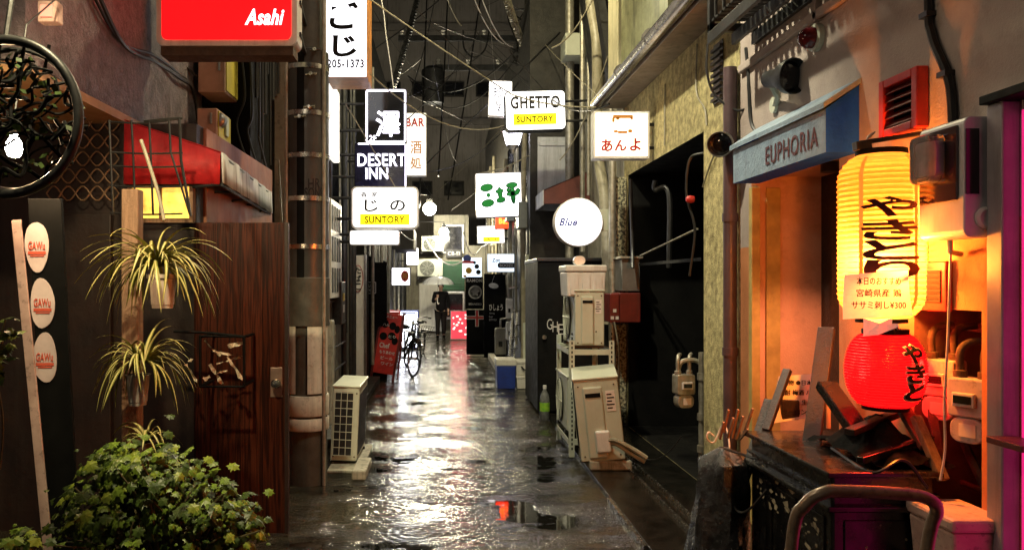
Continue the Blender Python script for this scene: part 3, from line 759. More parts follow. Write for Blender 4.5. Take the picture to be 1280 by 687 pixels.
def patch(f, Y, u0, v0, u1, v1, mt, name='colour_panel', proud=.003):
    m = MB(); m.box(X(u0,Y), X(u1,Y), Y-.012-proud, Y-.0125, Z(v1,Y), Z(v0,Y))
    return m.build(name, G[mt] if mt in G else MT[mt], f)

G['sign_soft'] = glow('sign_soft_glow', (.96,.95,1), 1.6, .15)
# red beer sign
Y = 6.2
t, f = lightbox('beer_sign', 'large red glowing beer sign with white rim beside the utility pole top', 'sign', px(195,-40,371,57,Y), Y, .22, 'red', 'white', .06, .045, back=False)
m = MB(); m.text('Asahi', (X(331,Y), Y-.014, Z(22,Y)), 49*Y/F, 20*Y/F, bold=.022, shear=.3); m.build('lettering', G['sign_cool'], f)
m = MB()
for z in (3.7, 3.95): m.bar((X(371,Y), Y+.1, z), (-1.2, 6.95, z), .03, .03)
m.build('bracket', MT['dark_metal'], t)
m = MB(); m.box(X(200,Y), X(366,Y), Y+.01, Y+.21, Z(57,Y)-.07, Z(57,Y)-.002); m.build('drip_tray', MT['rust'], t)

Y = 9.0
t, f = lightbox('vertical_sign', 'tall white glowing sign with black kana and phone number 205-1373', 'sign', px(407,-75,459,97,Y), Y, .55, 'sign_soft', mat('case_orange', (.5,.2,.04), (.3,.12,.03), 5, rough=.4, streak=.5), .012, .008)
letters(f, Y, [('ご',430,20,36,34,.03), ('じ',431,58,30,27,.03), ('205-1373',432,80,46,11,.03)], 'ink')
m = MB()
for z in (4.2, 4.8): m.tube([(X(407,Y), Y+.3, z), (-1.5, Y+.3, z)], .02, 8)
m.build('bracket', MT['dark_metal'], t)

Y = 10.5
t, f = lightbox('neon_kanji_sign', 'black sign with glowing white rim and the kanji for marsh, 2F', 'sign', px(457,112,508,179,Y), Y, .12, 'dark_glass', 'black', .03, .01, wall=-1.5, back=False)
m = MB(); x0,z0,x1,z1 = px(457.5,112.5,507.5,178.5,Y); w=.022
m.box(x0+.03,x1-.03,Y-.03,Y-.014,z1-w,z1); m.box(x0+.03,x1-.03,Y-.03,Y-.014,z0,z0+w); m.box(x0,x0+w,Y-.03,Y-.014,z0+.03,z1-.03); m.box(x1-w,x1,Y-.03,Y-.014,z0+.03,z1-.03)
for cx,cz,a0 in ((x1-.03,z0+.03,270),(x1-.03,z1-.03,0),(x0+.03,z1-.03,90),(x0+.03,z0+.03,180)):
    m.add([(cx+r*math.cos(R(a0+90*i/4)), yy, cz+r*math.sin(R(a0+90*i/4))) for r in (.008,.03) for yy in (Y-.03,Y-.014) for i in range(5)],
          [(i,i+1,10+i+1,10+i) for i in range(4)] + [(10+i,11+i,16+i,15+i) for i in range(4)])
m.build('glowing_rim', G['violet_white'], f)
m = MB()
for i, (dx, dz) in enumerate(((-.7,0),(.7,0),(0,.7),(0,-.7),(0,0))): m.text('澤', (X(485+dx,Y), Y-.013-.0012*i, Z(155+dz,Y)), 29*Y/F, 31*Y/F, depth=.006)
m.text('2F', (X(466,Y), Y-.013, Z(173,Y)), 9*Y/F, 7*Y/F, depth=.01)
m.build('lettering', G['violet_white'], f)

Y = 10.35
t, f = lightbox('inn_sign', 'black square sign with glowing white words DESERT INN', 'sign', px(443,179,508,234,Y), Y, .12, 'navy_face', 'black', .02, .01, wall=-1.5, back=False)
letters(f, Y, [('DESERT',477,200,60,16,.012), ('INN',471,217,28,14,.015)], 'violet_white', depth=.01)
m = MB(); x0,z0,x1,z1 = px(443,179,508,234,Y); m.box(x0+.05,x1-.02,Y-.03,Y-.014,z1-.018,z1-.004); m.box(x1-.018,x1-.004,Y-.03,Y-.014,z0,z1-.02); m.build('glowing_rim', G['violet_white'], f)

Y = 10.0
t, f = lightbox('whisky_sign', 'rounded white lightbox reading しの over a yellow SUNTORY band', 'sign', px(439,233,523,286,Y), Y, .2, 'sign', 'white', .06, .022, wall=-1.5)
patch(f, Y, 450,267.5,512,281, 'yellow')
letters(f, Y, [('香',455,243,8,7,.02), ('家',468,243,8,7,.02), ('じ',464,257,17,15,.02), ('の',497,257,19,14,.02), ('SUNTORY',481,274.5,50,9,.02)], 'ink')

Y = 10.25
lightbox('blank_sign', 'blank white glowing box hung under the しの sign', 'sign', px(437,288,499,306,Y), Y, .18, 'sign', 'white', .02, .01, wall=-1.5)

Y = 12.0
t, f = lightbox('bar_sign', 'worn pale upright sign with red letters BAR behind the dark neon sign', 'sign', px(503,141,533,220,Y), Y, .15, 'sign_dim', 'white', .01, .012, wall=-1.5)
letters(f, Y, [('BAR',519,153,23,11,.03)], 'ink_red')
letters(f, Y, [('酒',520,184,14,16,.01), ('処',520,204,14,14,.01)], 'amber', 'faded_lettering')

Y = 11.5
t, f = lightbox('whisky_sign', 'white lightbox with black rim reading GHETTO over yellow SUNTORY band', 'sign', px(632,113,708,163,Y), Y, .2, 'sign', 'black', .06, .014, wall=2.2, roll=-1.5)
patch(f, Y, 642,142,696,156, 'yellow')
letters(f, Y, [('GHETTO',670,128,62,16,.035), ('SUNTORY',669,149,46,8,.03)], 'ink')

Y = 12.8
t, f = lightbox('small_upright_sign', 'small white upright sign with handwritten kana, half hidden by the GHETTO box', 'sign', px(610,101,639,145,Y), Y, .15, 'sign_cool', 'white', .02, .012, roll=2)
letters(f, Y, [('珍',622,116,13,13,.01), ('し',624,128,9,8,.02), ('丸',625,137,12,10,.01)], 'ink')
m = MB(); m.tube([(X(639,Y), Y+.07, Z(112,Y)), (2.0, Y+.07, Z(112,Y))], .018, 8); m.build('bracket', MT['dark_metal'], t)

Y = 8.3
t, f = lightbox('cream_sign', 'cream square lightbox with red kana あんよ under the tin gutter', 'sign', px(742,139,812,198,Y), Y, .16, 'sign_cream', 'white', .012, .022, wall=2.2)
letters(f, Y, [('あ',758.5,182,14,15,.03), ('ん',775.5,182,15,14,.03), ('よ',794,181,14,16,.03)], 'ink_red')
m = MB()
for (a, b, c, d) in ((766,144,791,148),(765,147,768,153),(788,147,791,150),(767,163,772,166),(772,164,784,167),(785,162,790,166),(770,147,774,150)):
    m.rbox(X(a,Y), X(b if b>a else c,Y) if False else X(c,Y), Z(d,Y), Z(b,Y), Y-.0165, Y-.0125, .01)
m.build('emblem', MT['amber'], f)

Y = 13.5
t, f = lightbox('tsubo_sign', 'big square white sign with fat green characters 三坪', 'sign', px(596,216,653,271,Y), Y, .25, 'sign_cool', 'white', .012, .012, wall=1.4, roll=-2)
for mi, (g, mt) in enumerate(((1.18,'ink'), (1.0,'ink_green'))):
    m = MB(); yy = Y-.0125-.003*(mi+1)
    for (u, v, a, b) in ((609.5,234,7.6,4.2),(611.5,243.5,2.4,2.4),(610.5,253.5,7.4,4.2)):
        k = .06 if mi == 0 else 0
        m.ellipse(X(u,Y), Z(v,Y), a*Y/F*(1 if mi else 1.1), b*Y/F*(1 if mi else 1.2), yy, Y-.0122, rot=.15)
    k = 1 if mi else 1.0; e = 0 if mi else .9
    for (u,v,a,b,ro) in ((625.5,239,4.6,2.0,.15),(626,242,2.2,7.5,.1),(627,250,5.2,3.0,.2),(641,232,6.6,3.0,.08),(636.5,238,1.8,1.8,0),(648.5,239,2.3,2.3,0),(642,242.5,7.6,2.6,.1),(642,244,2.6,11,.08)):
        m.ellipse(X(u,Y), Z(v,Y), (a+e)*Y/F, (b+e)*Y/F, yy-.0004*(u%7), Y-.0122, rot=ro)
    m.build('lettering' if mi else 'lettering_outline', MT[mt], f)

Y = 14.6
t, f = lightbox('black_bar_sign', 'small black sign with a thin white rim behind the green lettered sign', 'sign', px(651,214,674,234,Y), Y, .1, 'black', 'white', .03, .012, wall=1.9, back=False)
letters(f, Y, [('BEA',662,224,15,9,.01)], 'ink_white')

G['led_base'] = glow('led_base_glow', (1,.035,.006), 3.4, .3)
Y = 16.8
t, f = lightbox('orange_led_sign', 'glowing orange red sign bar under the green lettered sign', 'sign', px(619,262,661,286,Y), Y, .12, 'led_base', 'black', .01, .01, wall=1.4, back=False)
patch(f, Y, 624,267,657,271, 'orange_led', 'light_bar', .01)
letters(f, Y, [('Bancrees',640,276,33,8,.05)], 'orange_led', depth=.012)

Y = 17
t, f = lightbox('whisky_sign', 'small white lightbox with a yellow SUNTORY band far down the lane', 'sign', px(597,282,631,304,Y), Y, .15, 'sign', 'white', .01, .012, wall=1.4, roll=-1)
patch(f, Y, 604,296,625,302, 'yellow')
letters(f, Y, [('メレ',608,288,9,3,.02), ('く',621,288,3,5,.02), ('SUNTORY',614.5,299.2,18,4,.02)], 'ink')

Y = 16
t, f = lightbox('pale_blue_sign', 'pale blue white sign with black pill shaped logo over the black banner', 'sign', px(609,317,646,340,Y), Y, .1, glow('pale_blue_glow', (.72,.85,1), 1.1, .2), 'white', .01, .012, wall=1.4) if False else (None, None)
G['pale_blue'] = glow('pale_blue_glow', (.72,.85,1), 1.1, .2)
t, f = lightbox('pale_blue_sign', 'pale blue white sign with black pill shaped logo over the black banner', 'sign', px(609,317,646,340,Y), Y, .1, 'pale_blue', 'white', .01, .012, wall=1.4)
m = MB(); m.rbox(X(622,Y), X(644,Y), Z(335,Y), Z(328,Y), Y-.017, Y-.0125, .05); m.build('pill_logo', MT['ink'], f)
letters(f, Y, [('Zot',620,325,10,5,.03)], 'ink')
m = MB(); m.text('BOOZE', (X(633,Y), Y-.0185, Z(331.5,Y)), 17*Y/F, 4*Y/F, bold=.03); m.build('logo_lettering', MT['ink_white'], f)

# round sign
Y = 9.6
c = P(722.5, 278, Y); r = 30.5*Y/F
t = thing('round_sign', 'round white glowing disc sign with faded blue script', 'sign', (c.x, c.y, c.z-r))
M = Matrix.Translation(c) @ Matrix.Rotation(R(90), 4, 'X')
m = MB(); m.lathe([(r*.97,-.1),(r,-.09),(r,.05),(r*.985,.06),(r*.95,.06)], 48, M); m.build('case', MT['white'], t, smooth=True)
m = MB(); m.lathe([(r*.945,.055),(r*.945,.068),(r*.90,.074),(.01,.078)], 48, M); f = m.build('face', G['sign_cool'], t, smooth=True)
m = MB(); m.lathe([(r*.945,-.112),(r*.945,-.101)], 48, M); m.build('back_face', G['sign_cool'], t)
m = MB(); m.text('Blue', (X(709,Y), c.y-.081, Z(278,Y)), 23*Y/F, 10*Y/F, bold=.03, shear=.35); m.build('lettering', MT['ink_blue'], f)
m = MB(); m.text('R', (X(728,Y), c.y-.081, Z(277,Y)), 6*Y/F, 4*Y/F, shear=.35); m.text('ose', (X(737,Y), c.y-.081, Z(278.5,Y)), 9*Y/F, 2.5*Y/F, shear=.35); m.build('faded_lettering', mat('faded_blue', (.45,.5,.8)), f)
m = MB(); m.box(c.x+r-.02, 2.0, c.y-.01, c.y+.05, c.z-.1, c.z+.16); m.build('bracket', MT['acwhite'], t)

# far left cluster
Y = 22
lightbox('far_white_sign', 'plain glaring white box sign on the left wall beyond the bicycle', 'sign', px(508,310,523,331,Y), Y, .25, 'violet_white', 'white', .02, .01, wall=-1.3)
Y = 19
t, f = lightbox('far_red_mark_sign', 'white glowing sign with round red mark above the bicycle', 'sign', px(489,334,513,357,Y), Y, .3, 'sign_cool', 'dark_metal', .02, .018, wall=-1.3)
m = MB(); m.ellipse(X(506,Y), Z(345,Y), 5*Y/F, 7*Y/F, Y-.02, Y-.0125); m.build('red_mark', MT['red_paint'], f)
letters(f, Y+.0-.008, [('神',506,345,7,9,.03)], 'amber')
G['stand_white'] = glow('stand_white_glow', (.9,.92,1), 7, .1)
Y = 20.5
t, f = lightbox('low_blue_sign', 'low blue and white lit stand sign behind the bicycle', 'sign', (X(498,Y), .05, X(523,Y), Z(388,Y)), Y, .3, 'stand_white', 'blue', .02, .03)
m = MB(); m.box(X(501,Y), X(520,Y), Y-.016, Y-.0125, Z(392,Y), Z(390,Y)); m.build('blue_stripe', MT['ink_blue'], f)
Y = 18.2
t, f = lightbox('low_red_sign', 'low red topped white lit sign tucked behind the red menu board', 'sign', (X(484,Y), .3, X(500,Y), Z(388,Y)), Y, .25, 'sign', 'red_paint', .01, .02)
m = MB(); m.box(X(485,Y), X(499,Y), Y-.016, Y-.0125, Z(398,Y), Z(389.5,Y)); m.build('red_band', MT['red_paint'], f)

# tobacco post
Y = 12.9
t = thing('tobacco_post', 'tall white panel post with oval たばこ plate', 'sign post', (X(449,Y), Y, 0))
m = MB(); m.box(X(441,Y), X(457,Y), Y, Y+.09, .02, Z(319,Y)); m.build('panel', MT['white'], t, bevel=.008)
m = MB(); m.box(X(440.5,Y), X(443,Y), Y-.02, Y+.095, .02, Z(318,Y)); m.box(X(455,Y), X(457.5,Y), Y-.02, Y+.095, .02, Z(318,Y)); m.build('edge_trim', MT['metal'], t, bevel=.004)
m = MB(); m.ellipse(X(447.5,Y), Z(348,Y), 6.6*Y/F, 17*Y/F, Y-.022, Y-.002); pl = m.build('oval_plate', mat('plate_rim', (.35,.05,.05)), t)
m = MB(); m.ellipse(X(447.5,Y), Z(348,Y), 5.7*Y/F, 15.8*Y/F, Y-.026, Y-.0225); m.build('oval_face', MT['white'], pl)
m = MB()
for i, ch in enumerate('たばこ'): m.text(ch, (X(447.5,Y), Y-.0275, Z(338+i*10,Y)), 8*Y/F, 8.5*Y/F, bold=.03)
m.build('lettering', MT['ink'], pl)
# vertical striped sign running along the left wall
t = thing('wall_banner', 'narrow black and white striped banner along the grey left wall', 'banner', (-1.36, 10, 1.5))
m = MB(); m.box(-1.38, -1.35, 9.55, 10.55, 1.55, 2.75); m.build('panel', MT['white'], t, bevel=.005)
m = MB()
for k in range(3):
    for i in range(4): m.box(-1.349, -1.344, 9.62+i*.22, 9.74+i*.22, 1.62+k*.38, 1.62+k*.38+.3)
m.build('black_stripes', MT['ink'], t)
# tall pale side sign high on the left wall
t = thing('pale_side_sign', 'tall pale unlit sign given a glow, edge-on beside the utility pole', 'sign', (-1.33, 9.6, 2.9))
m = MB(); m.box(-1.40, -1.32, 9.55, 10.1, Z(196,9.6), Z(105,9.6)); m.build('panel', G['sign_dim'], t, bevel=.01)  # no lamp inside; a glow in the panel material brightens it

# black shop wall plate
t = thing('shop_plate', 'small white rimmed plate reading PUFF INN on the black shop board', 'sign', (X(463,14.3), 14.3, Z(368,14.3)))
Y = 14.3
m = MB(); m.rbox(X(456,Y), X(470,Y), Z(367,Y), Z(352,Y), Y-.02, Y-.0, .02); m.build('rim', MT['ink_white'], t)
m = MB(); m.rbox(X(457,Y), X(469,Y), Z(366,Y), Z(353,Y), Y-.024, Y-.0205, .015); f = m.build('face', MT['black'], t)
m = MB(); m.text('PUFF', (X(463,Y), Y-.026, Z(357,Y)), 9*Y/F, 4*Y/F, bold=.02); m.text('INN', (X(463,Y), Y-.026, Z(362.5,Y)), 7*Y/F, 4*Y/F, bold=.02); m.build('lettering', MT['ink_white'], f)
t = tag(MB().box(-1.42, X(484,14.4), 14.33, 14.5, 0, 2.1).build('black_shop_board', MT['black_wall'], bevel=.01), 'tall black board standing between tobacco post and red menu board', 'board')

# stacked signs on the far right
def board(name, label, cat, u0, v0, u1, v1, Y, mt, frame='metal', ground=False, th=.04):
    x0, z0, x1, z1 = px(u0, v0, u1, v1, Y)
    if ground: z0 = .02
    t = thing(name, label, cat, ((x0+x1)/2, Y, z0))
    m = MB(); m.box(x0, x1, Y, Y+th, z0, z1); f = m.build('panel', MT[mt] if mt in MT else G[mt], t, bevel=.004)
    if frame:
        m = MB(); w = .02
        m.box(x0-.004,x0+w,Y-.008,Y+th+.004,z0,z1+.004); m.box(x1-w,x1+.004,Y-.008,Y+th+.004,z0,z1+.004); m.box(x0+w,x1-w,Y-.008,Y+th+.004,z1-w,z1+.004); m.box(x0+w,x1-w,Y-.008,Y+th+.004,z0,z0+w)
        m.build('frame', MT[frame], t)
    return t, f
def ink(f, Y, items, mt, name='lettering'):
    m = MB()
    for it in items:
        body, u, v, w, h = it[:5]
        m.text(body, (X(u,Y), Y-.004, Z(v,Y)), w*Y/F if w else None, h*Y/F, bold=it[5] if len(it) > 5 else 0, depth=.003)
    return m.build(name, MT[mt], f)
Y = 20
t, f = board('cartoon_poster', 'white poster board with blue cap and yellow blotches above the black round logo', 'poster', 578, 322, 602, 347, Y, 'pale_blue', None)
m = MB(); m.ellipse(X(584,Y), Z(323,Y), 5*Y/F, 5*Y/F, Y-.012, Y-.001); m.build('blue_cap', MT['blue'], f)
m = MB(); m.box(X(578,Y), X(592,Y), Y-.014, Y-.001, Z(329,Y), Z(326,Y)); m.build('red_band', MT['red_paint'], f)
m = MB(); m.ellipse(X(586,Y), Z(338,Y), 4*Y/F, 4*Y/F, Y-.012, Y-.001); m.ellipse(X(581,Y), Z(345,Y), 2*Y/F, 1.5*Y/F, Y-.012, Y-.001); m.build('yellow_blotch', mat('blotch', (.7,.4,.03)), f)
m = MB()
for u, v, r in ((596,333,3),(598,340,3),(593,328,2)): m.ellipse(X(u,Y), Z(v,Y), r*Y/F, r*Y/F, Y-.012, Y-.001)
m.build('black_blotch', MT['ink'], f)
Y = 19.5
t, f = board('round_logo_board', 'black board with white ring emblem and the word RAMON', 'sign', 582, 346, 604, 386, Y, 'black', None)
m = MB(); m.lathe([(8.5*Y/F,0),(8.5*Y/F,.01),(6.8*Y/F,.01),(6.8*Y/F,0)], 28, Matrix.Translation(P(594,365,Y)) @ Matrix.Rotation(R(90),4,'X')); m.build('ring_emblem', MT['ink_white'], f)
m = MB()
for k in range(5):
    a = k*2*PI/5 + .3; m.ellipse(X(594,Y)+math.cos(a)*.05, Z(365,Y)+math.sin(a)*.05, .055, .022, Y-.012, Y-.001, rot=a)
m.build('emblem_figure', MT['ink_white'], f)
ink(f, Y, [('RAMON',593,350.5,19,4,.02), ('BRANDED',594,380,16,2.5,.02)], 'ink_white')
Y = 19.0
t, f = board('cross_flag_board', 'dark board with a white edged red cross below the ring emblem', 'sign', 583, 387, 605, 425, Y, 'black', None, True)
m = MB(); m.box(X(594,Y),X(598.5,Y),Y-.008,Y-.001,Z(408,Y),Z(387.5,Y)); m.box(X(583.5,Y),X(593.9,Y),Y-.008,Y-.001,Z(399,Y),Z(394.5,Y)); m.box(X(598.6,Y),X(604.5,Y),Y-.008,Y-.001,Z(399,Y),Z(394.5,Y)); m.build('white_cross', MT['ink_white'], f)
m = MB(); m.box(X(595,Y),X(597.5,Y),Y-.012,Y-.009,Z(407.5,Y),Z(388,Y)); m.box(X(583.7,Y),X(594.9,Y),Y-.012,Y-.009,Z(398,Y),Z(395.5,Y)); m.box(X(597.6,Y),X(604.3,Y),Y-.012,Y-.009,Z(398,Y),Z(395.5,Y)); m.build('red_cross', MT['red_paint'], f)
Y = 24
t, f = board('lit_menu_stand', 'pink red lit menu stand at the end of the lane beside the person', 'menu stand', 563, 388, 588, 425, Y, 'pink', 'metal', True, .12)
m = MB()
for i in range(16):
    u = 566+rnd.random()*18; v = 392+rnd.random()*28
    m.rbox(X(u,Y)-.03, X(u,Y)+rnd.uniform(.01,.05), Z(v,Y)-.02, Z(v,Y)+.03, Y-.012, Y-.001, .01)
m.build('photo_panels', G['sign_dim'], f)
Y = 18.2
t, f = board('black_banner', 'tall black shop banner with white brush kana ひしょう', 'banner', 605, 342, 642, 446, Y, 'black', None, True, .03)
ink(f, Y, [('ひしょう',620,384,17,8,.03), ('Dining',615,391.5,6,2.5), ('bar',614,395.5,5,2.5), ('BISYOU',616,399.5,9,2.3)], 'ink_white')
m = MB(); m.ellipse(X(617,Y), Z(357,Y), 6*Y/F, 3.4*Y/F, Y-.008, Y-.001, rot=-.15); m.bar((X(615,Y),Y-.004,Z(353,Y)), (X(618,Y),Y-.004,Z(344,Y)), .01, .006); m.build('fish_mark', MT['ink_white'], f)

# red menu easel on the left
a = R(16)
t = thing('menu_easel', 'red folding menu board with chalk writing beside the bicycle', 'menu board', (0,0,0))
m = MB(); m.box(-.21,.21,-.02,.02,.12,1.2, M=Matrix.Rotation(R(-9),4,'X')); f = m.build('front_panel', MT['red_paint'], t, bevel=.006)
m = MB()
for s in (-.2,.2): m.box(s-.02,s+.02,-.025,.025,0,1.24, M=Matrix.Rotation(R(-9),4,'X')); m.bar((s,.19,1.2),(s,.45,0),.03,.03)
m.bar((-.2,.45,.2),(.2,.45,.2),.02,.03); m.build('frame', MT['dark_red'], t)
m = MB(); Mx = Matrix.Rotation(R(-9),4,'X')
for (x,z,w) in ((-.1,1.0,.09),(.04,.98,.09),(.13,.93,.07),(-.1,.78,.1),(.05,.8,.1),(.12,.72,.08)): m.ellipse(x,z,w*.7,.07,-.026,-.021)
m2 = MB(); m2.add(m.v, m.f, 0, Mx); m2.build('black_patches', MT['black'], f)
m = MB()
for body, x, z, w, h in (('メニュー',0,1.14,.2,.05),('ハム',-.08,.99,.12,.05),('とり',.06,.79,.13,.05),('Chef',-.05,.62,.18,.09),('もりあわせ',.02,.5,.28,.06),('ビール',.03,.4,.22,.06),('ワイン',.05,.3,.22,.06)):
    m.text(body, (x,-.029,z), w, h, bold=.02, M=Mx)
m.build('chalk_writing', MT['ink_white'], f)
t.location = (X(477,14.2), 14.2, 0); t.rotation_euler = (0,R(8),R(-8))

# ---------------------------------------------------------------- lamps
def bulb(name, label, u, v, Y, r, g, wall, cat='lamp'):
    c = P(u, v, Y)
    t = thing(name, label, cat, c)
    m = MB(); m.lathe([(.01,-r)]+[(r*math.sin(k*PI/10), -r*math.cos(k*PI/10)) for k in range(1,10)]+[(.01,r)], 20, Matrix.Translation(c)); m.build('globe', G[g], t, smooth=True)
    m = MB(); m.lathe([(r*.45,r*.85),(r*.5,r*1.5),(.01,r*1.6)], 16, Matrix.Translation(c)); m.tube([c+Vector((0,0,r*1.5)), c+Vector((0,.02,r*2.2)), Vector((wall,c.y+.02,c.z+r*2.4))], .015, 8); m.build('holder', MT['dark_metal'], t, smooth=True)
    return t
bulb('globe_lamp', 'bare glaring globe lamp above the far left bars', 537, 261, 20, .16, 'bulb', -1.3)
bulb('globe_lamp', 'small glaring lamp before the white framed window at the lane end', 555, 290, 26, .15, 'bulb_cool', -1.3)
bulb('globe_lamp', 'tiny warm lamp beneath the small SUNTORY lightbox far down the lane', 640, 297, 18, .06, 'bulb_warm', 1.4)
# hexagonal lantern under GHETTO
Y = 14.0
c = P(641, 174, Y)
t = thing('hexagonal_lantern', 'white glowing hexagonal lantern below the GHETTO sign', 'lantern', c)
m = MB(); m.lathe([(.11,-.10),(.17,.13)], 6, Matrix.Translation(c)); m.build('glass', G['lantern_white'], t)
m = MB(); m.lathe([(.02,.26),(.06,.21),(.2,.14),(.2,.13),(.01,.132)], 6, Matrix.Translation(c)); m.lathe([(.11,-.102),(.1,-.13),(.05,-.18),(.03,-.24),(.005,-.27)], 6, Matrix.Translation(c))
for k in range(6):
    a = k*PI/3; m.bar(c+Vector((math.cos(a)*.112,math.sin(a)*.112,-.1)), c+Vector((math.cos(a)*.173,math.sin(a)*.173,.13)), .012, .012)
m.tube([c+Vector((0,0,.25)), c+Vector((0,0,.4)), (1.9, Y, c.z+.45)], .012, 6); m.build('cage', MT['galv'], t)

# street lamp over the lane behind the viewer's shoulder, warm
def street_lamp(loc, head, label, power, color, aim=None, cone=80):
    t = thing('street_lamp', label, 'street lamp', loc)
    x, y, z = loc
    hx, hy, hz = head
    m = MB(); m.tube(curve([(x,y,z),(x+(hx-x)*.4,y,hz+.2),(hx,hy,hz+.1)]), .03, 8); m.build('arm', MT['galv'], t, smooth=True)
    m = MB(); m.lathe([(.05,.12),(.09,.1),(.22,.0),(.23,-.02)], 20, Matrix.Translation((hx,hy,hz))); m.build('shade', MT['dark_metal'], t, smooth=True)
    m = MB(); m.lathe([(.01,-.05),(.12,-.045),(.2,-.015),(.2,-.01),(.01,-.008)], 20, Matrix.Translation((hx,hy,hz))); m.build('lens', G['lamp_face'], t, smooth=True)
    l = bpy.data.lights.new('street_lamp_light', 'SPOT' if aim else 'POINT'); l.energy = power; l.color = color; l.shadow_soft_size = .06
    lo = bpy.data.objects.new('street_lamp_light', l); COL.objects.link(lo); lo.parent = t; lo.location = (hx-x, hy-y, hz-.12-z)
    if aim:
        l.spot_size = R(cone); l.spot_blend = .5
        lo.rotation_euler = (Vector(aim)-Vector((hx,hy,hz-.12))).to_track_quat('-Z','Y').to_euler()
    return t
street_lamp((-2.6, 4.15, 4.2), (-1.3, 2.5, 4.3), 'shaded warm street lamp on the corner bar wall, over the lane', 340, (1,.83,.45), (-1.55, 4.6, 1.3), 62)
street_lamp((-2.3, 5.8, 5.6), (.1, 5.6, 5.9), 'shaded yellow street lamp reaching over the middle of the lane', 520, (1,.93,.66), (1.9, 7.3, 1.7), 94)
street_lamp((2.1, 9.0, 6.5), (.7, 9.0, 6.6), 'shaded pale street lamp above the tin gutter', 330, (1,.88,.52))

# ================================================================ UTILITY POLES
Y = 7.0
cx = X(384, Y); r = 27*Y/F
t = thing('utility_pole', 'thick concrete utility pole wrapped in grey sheets and steel bands', 'utility pole', (cx, Y, 0))
m = MB(); m.tube([(cx,Y,0),(cx,Y,9)], [r*.92, r*.74], 28); m.build('shaft', MT['concrete_pole'], t, smooth=True)
m = MB(); m.lathe([(r*.955,Z(404,Y)),(r*1.0,Z(404,Y)+.01),(r*.985,Z(66,Y)-.01),(r*.9,Z(66,Y))], 32, Matrix.Translation((cx,Y,0)))
m.build('sheet_wrap', mat('wrap', (.06,.058,.054), (.032,.031,.029), 4, rough=.28, rough2=.5, streak=.6, spots=.35, bump=.1), t, smooth=True)
m = MB()
def arc_strip(m, a0, a1, z0, z1, rr, n=8, mi=0, th=.004):
    vs = []
    for i in range(n+1):
        a = R(a0 + (a1-a0)*i/n)
        for q, z in ((rr, z0), (rr, z1)): vs.append((cx+math.cos(a)*q, Y+math.sin(a)*q, z))
    m.add(vs, [(2*i, 2*i+2, 2*i+3, 2*i+1) for i in range(n)], mi)
arc_strip(m, 252, 272, Z(404,Y), Z(70,Y), r*1.006)
m.build('black_stripe', MT['black'], t)
m = MB()
for v in (88, 145, 197, 250, 309, 360):
    z = Z(v, Y); m.lathe([(r*1.0,z-.022),(r*1.025,z-.02),(r*1.025,z+.02),(r*1.0,z+.022)], 32, Matrix.Translation((cx,Y,0)))
m.build('steel_band', MT['steel'], t, smooth=True)
m = MB()
for (v, a) in ((100,290),(140,285),(152,262),(66,235),(70,300)):
    p = Vector((cx+math.cos(R(a))*r*1.03, Y+math.sin(R(a))*r*1.03, Z(v,Y))); m.tube([p+Vector((-.05,0,0)), p+Vector((.05,0,.01))], .012, 8); m.tube([p, p+Vector((0,-.05,0))], .016, 8)
m.build('buckle', MT['steel'], t)
m = MB()
for (v0, v1) in ((490,463),(516,494),(536,519)): pass
m.lathe([(r*.99,Z(535,Y)),(r*1.005,Z(535,Y)+.01),(r*1.005,Z(520,Y)-.01),(r*.99,Z(520,Y))], 32, Matrix.Translation((cx,Y,0)))
m.lathe([(r*.99,Z(517,Y)),(r*1.005,Z(517,Y)+.01),(r*1.005,Z(492,Y)-.01),(r*.99,Z(492,Y))], 32, Matrix.Translation((cx,Y,0)))
arc_strip(m, 190, 248, Z(489,Y), Z(378,Y), r*1.004); arc_strip(m, 280, 345, Z(489,Y), Z(378,Y), r*1.004)
m.build('pale_sheet', MT['pole_sheet'], t, smooth=True)
m = MB(); m.lathe([(r*1.0,Z(404,Y)-.02),(r*1.03,Z(404,Y)-.015),(r*1.03,Z(376,Y)+.2),(r*1.0,Z(376,Y)+.205)], 32, Matrix.Translation((cx,Y,0))); m.build('collar', MT['concrete_pole'], t, smooth=True)
m = MB()   # graffiti scrawl
for body, v, w in (('HR', 232, .11), ('SONS', 243, .17)):
    vs, fs, asp = text_geo(body, .02)
    out = []
    for x, y, z in vs:
        a = R(298) + x*w/r; rr = r*1.008 - y*.002
        out.append((cx+math.cos(a)*rr, Y+math.sin(a)*rr, Z(v,Y)+z*.085+x*.01))
    m.add(out, fs)
m.build('graffiti', MT['ink'], t)
m = MB()
for a in (215, 325): m.tube([(cx+math.cos(R(a))*r*1.05, Y+math.sin(R(a))*r*1.05, 0), (cx+math.cos(R(a))*r*1.02, Y+math.sin(R(a))*r*1.02, 8)], .018, 8)
m.build('riser_pipe', MT['galv'], t)

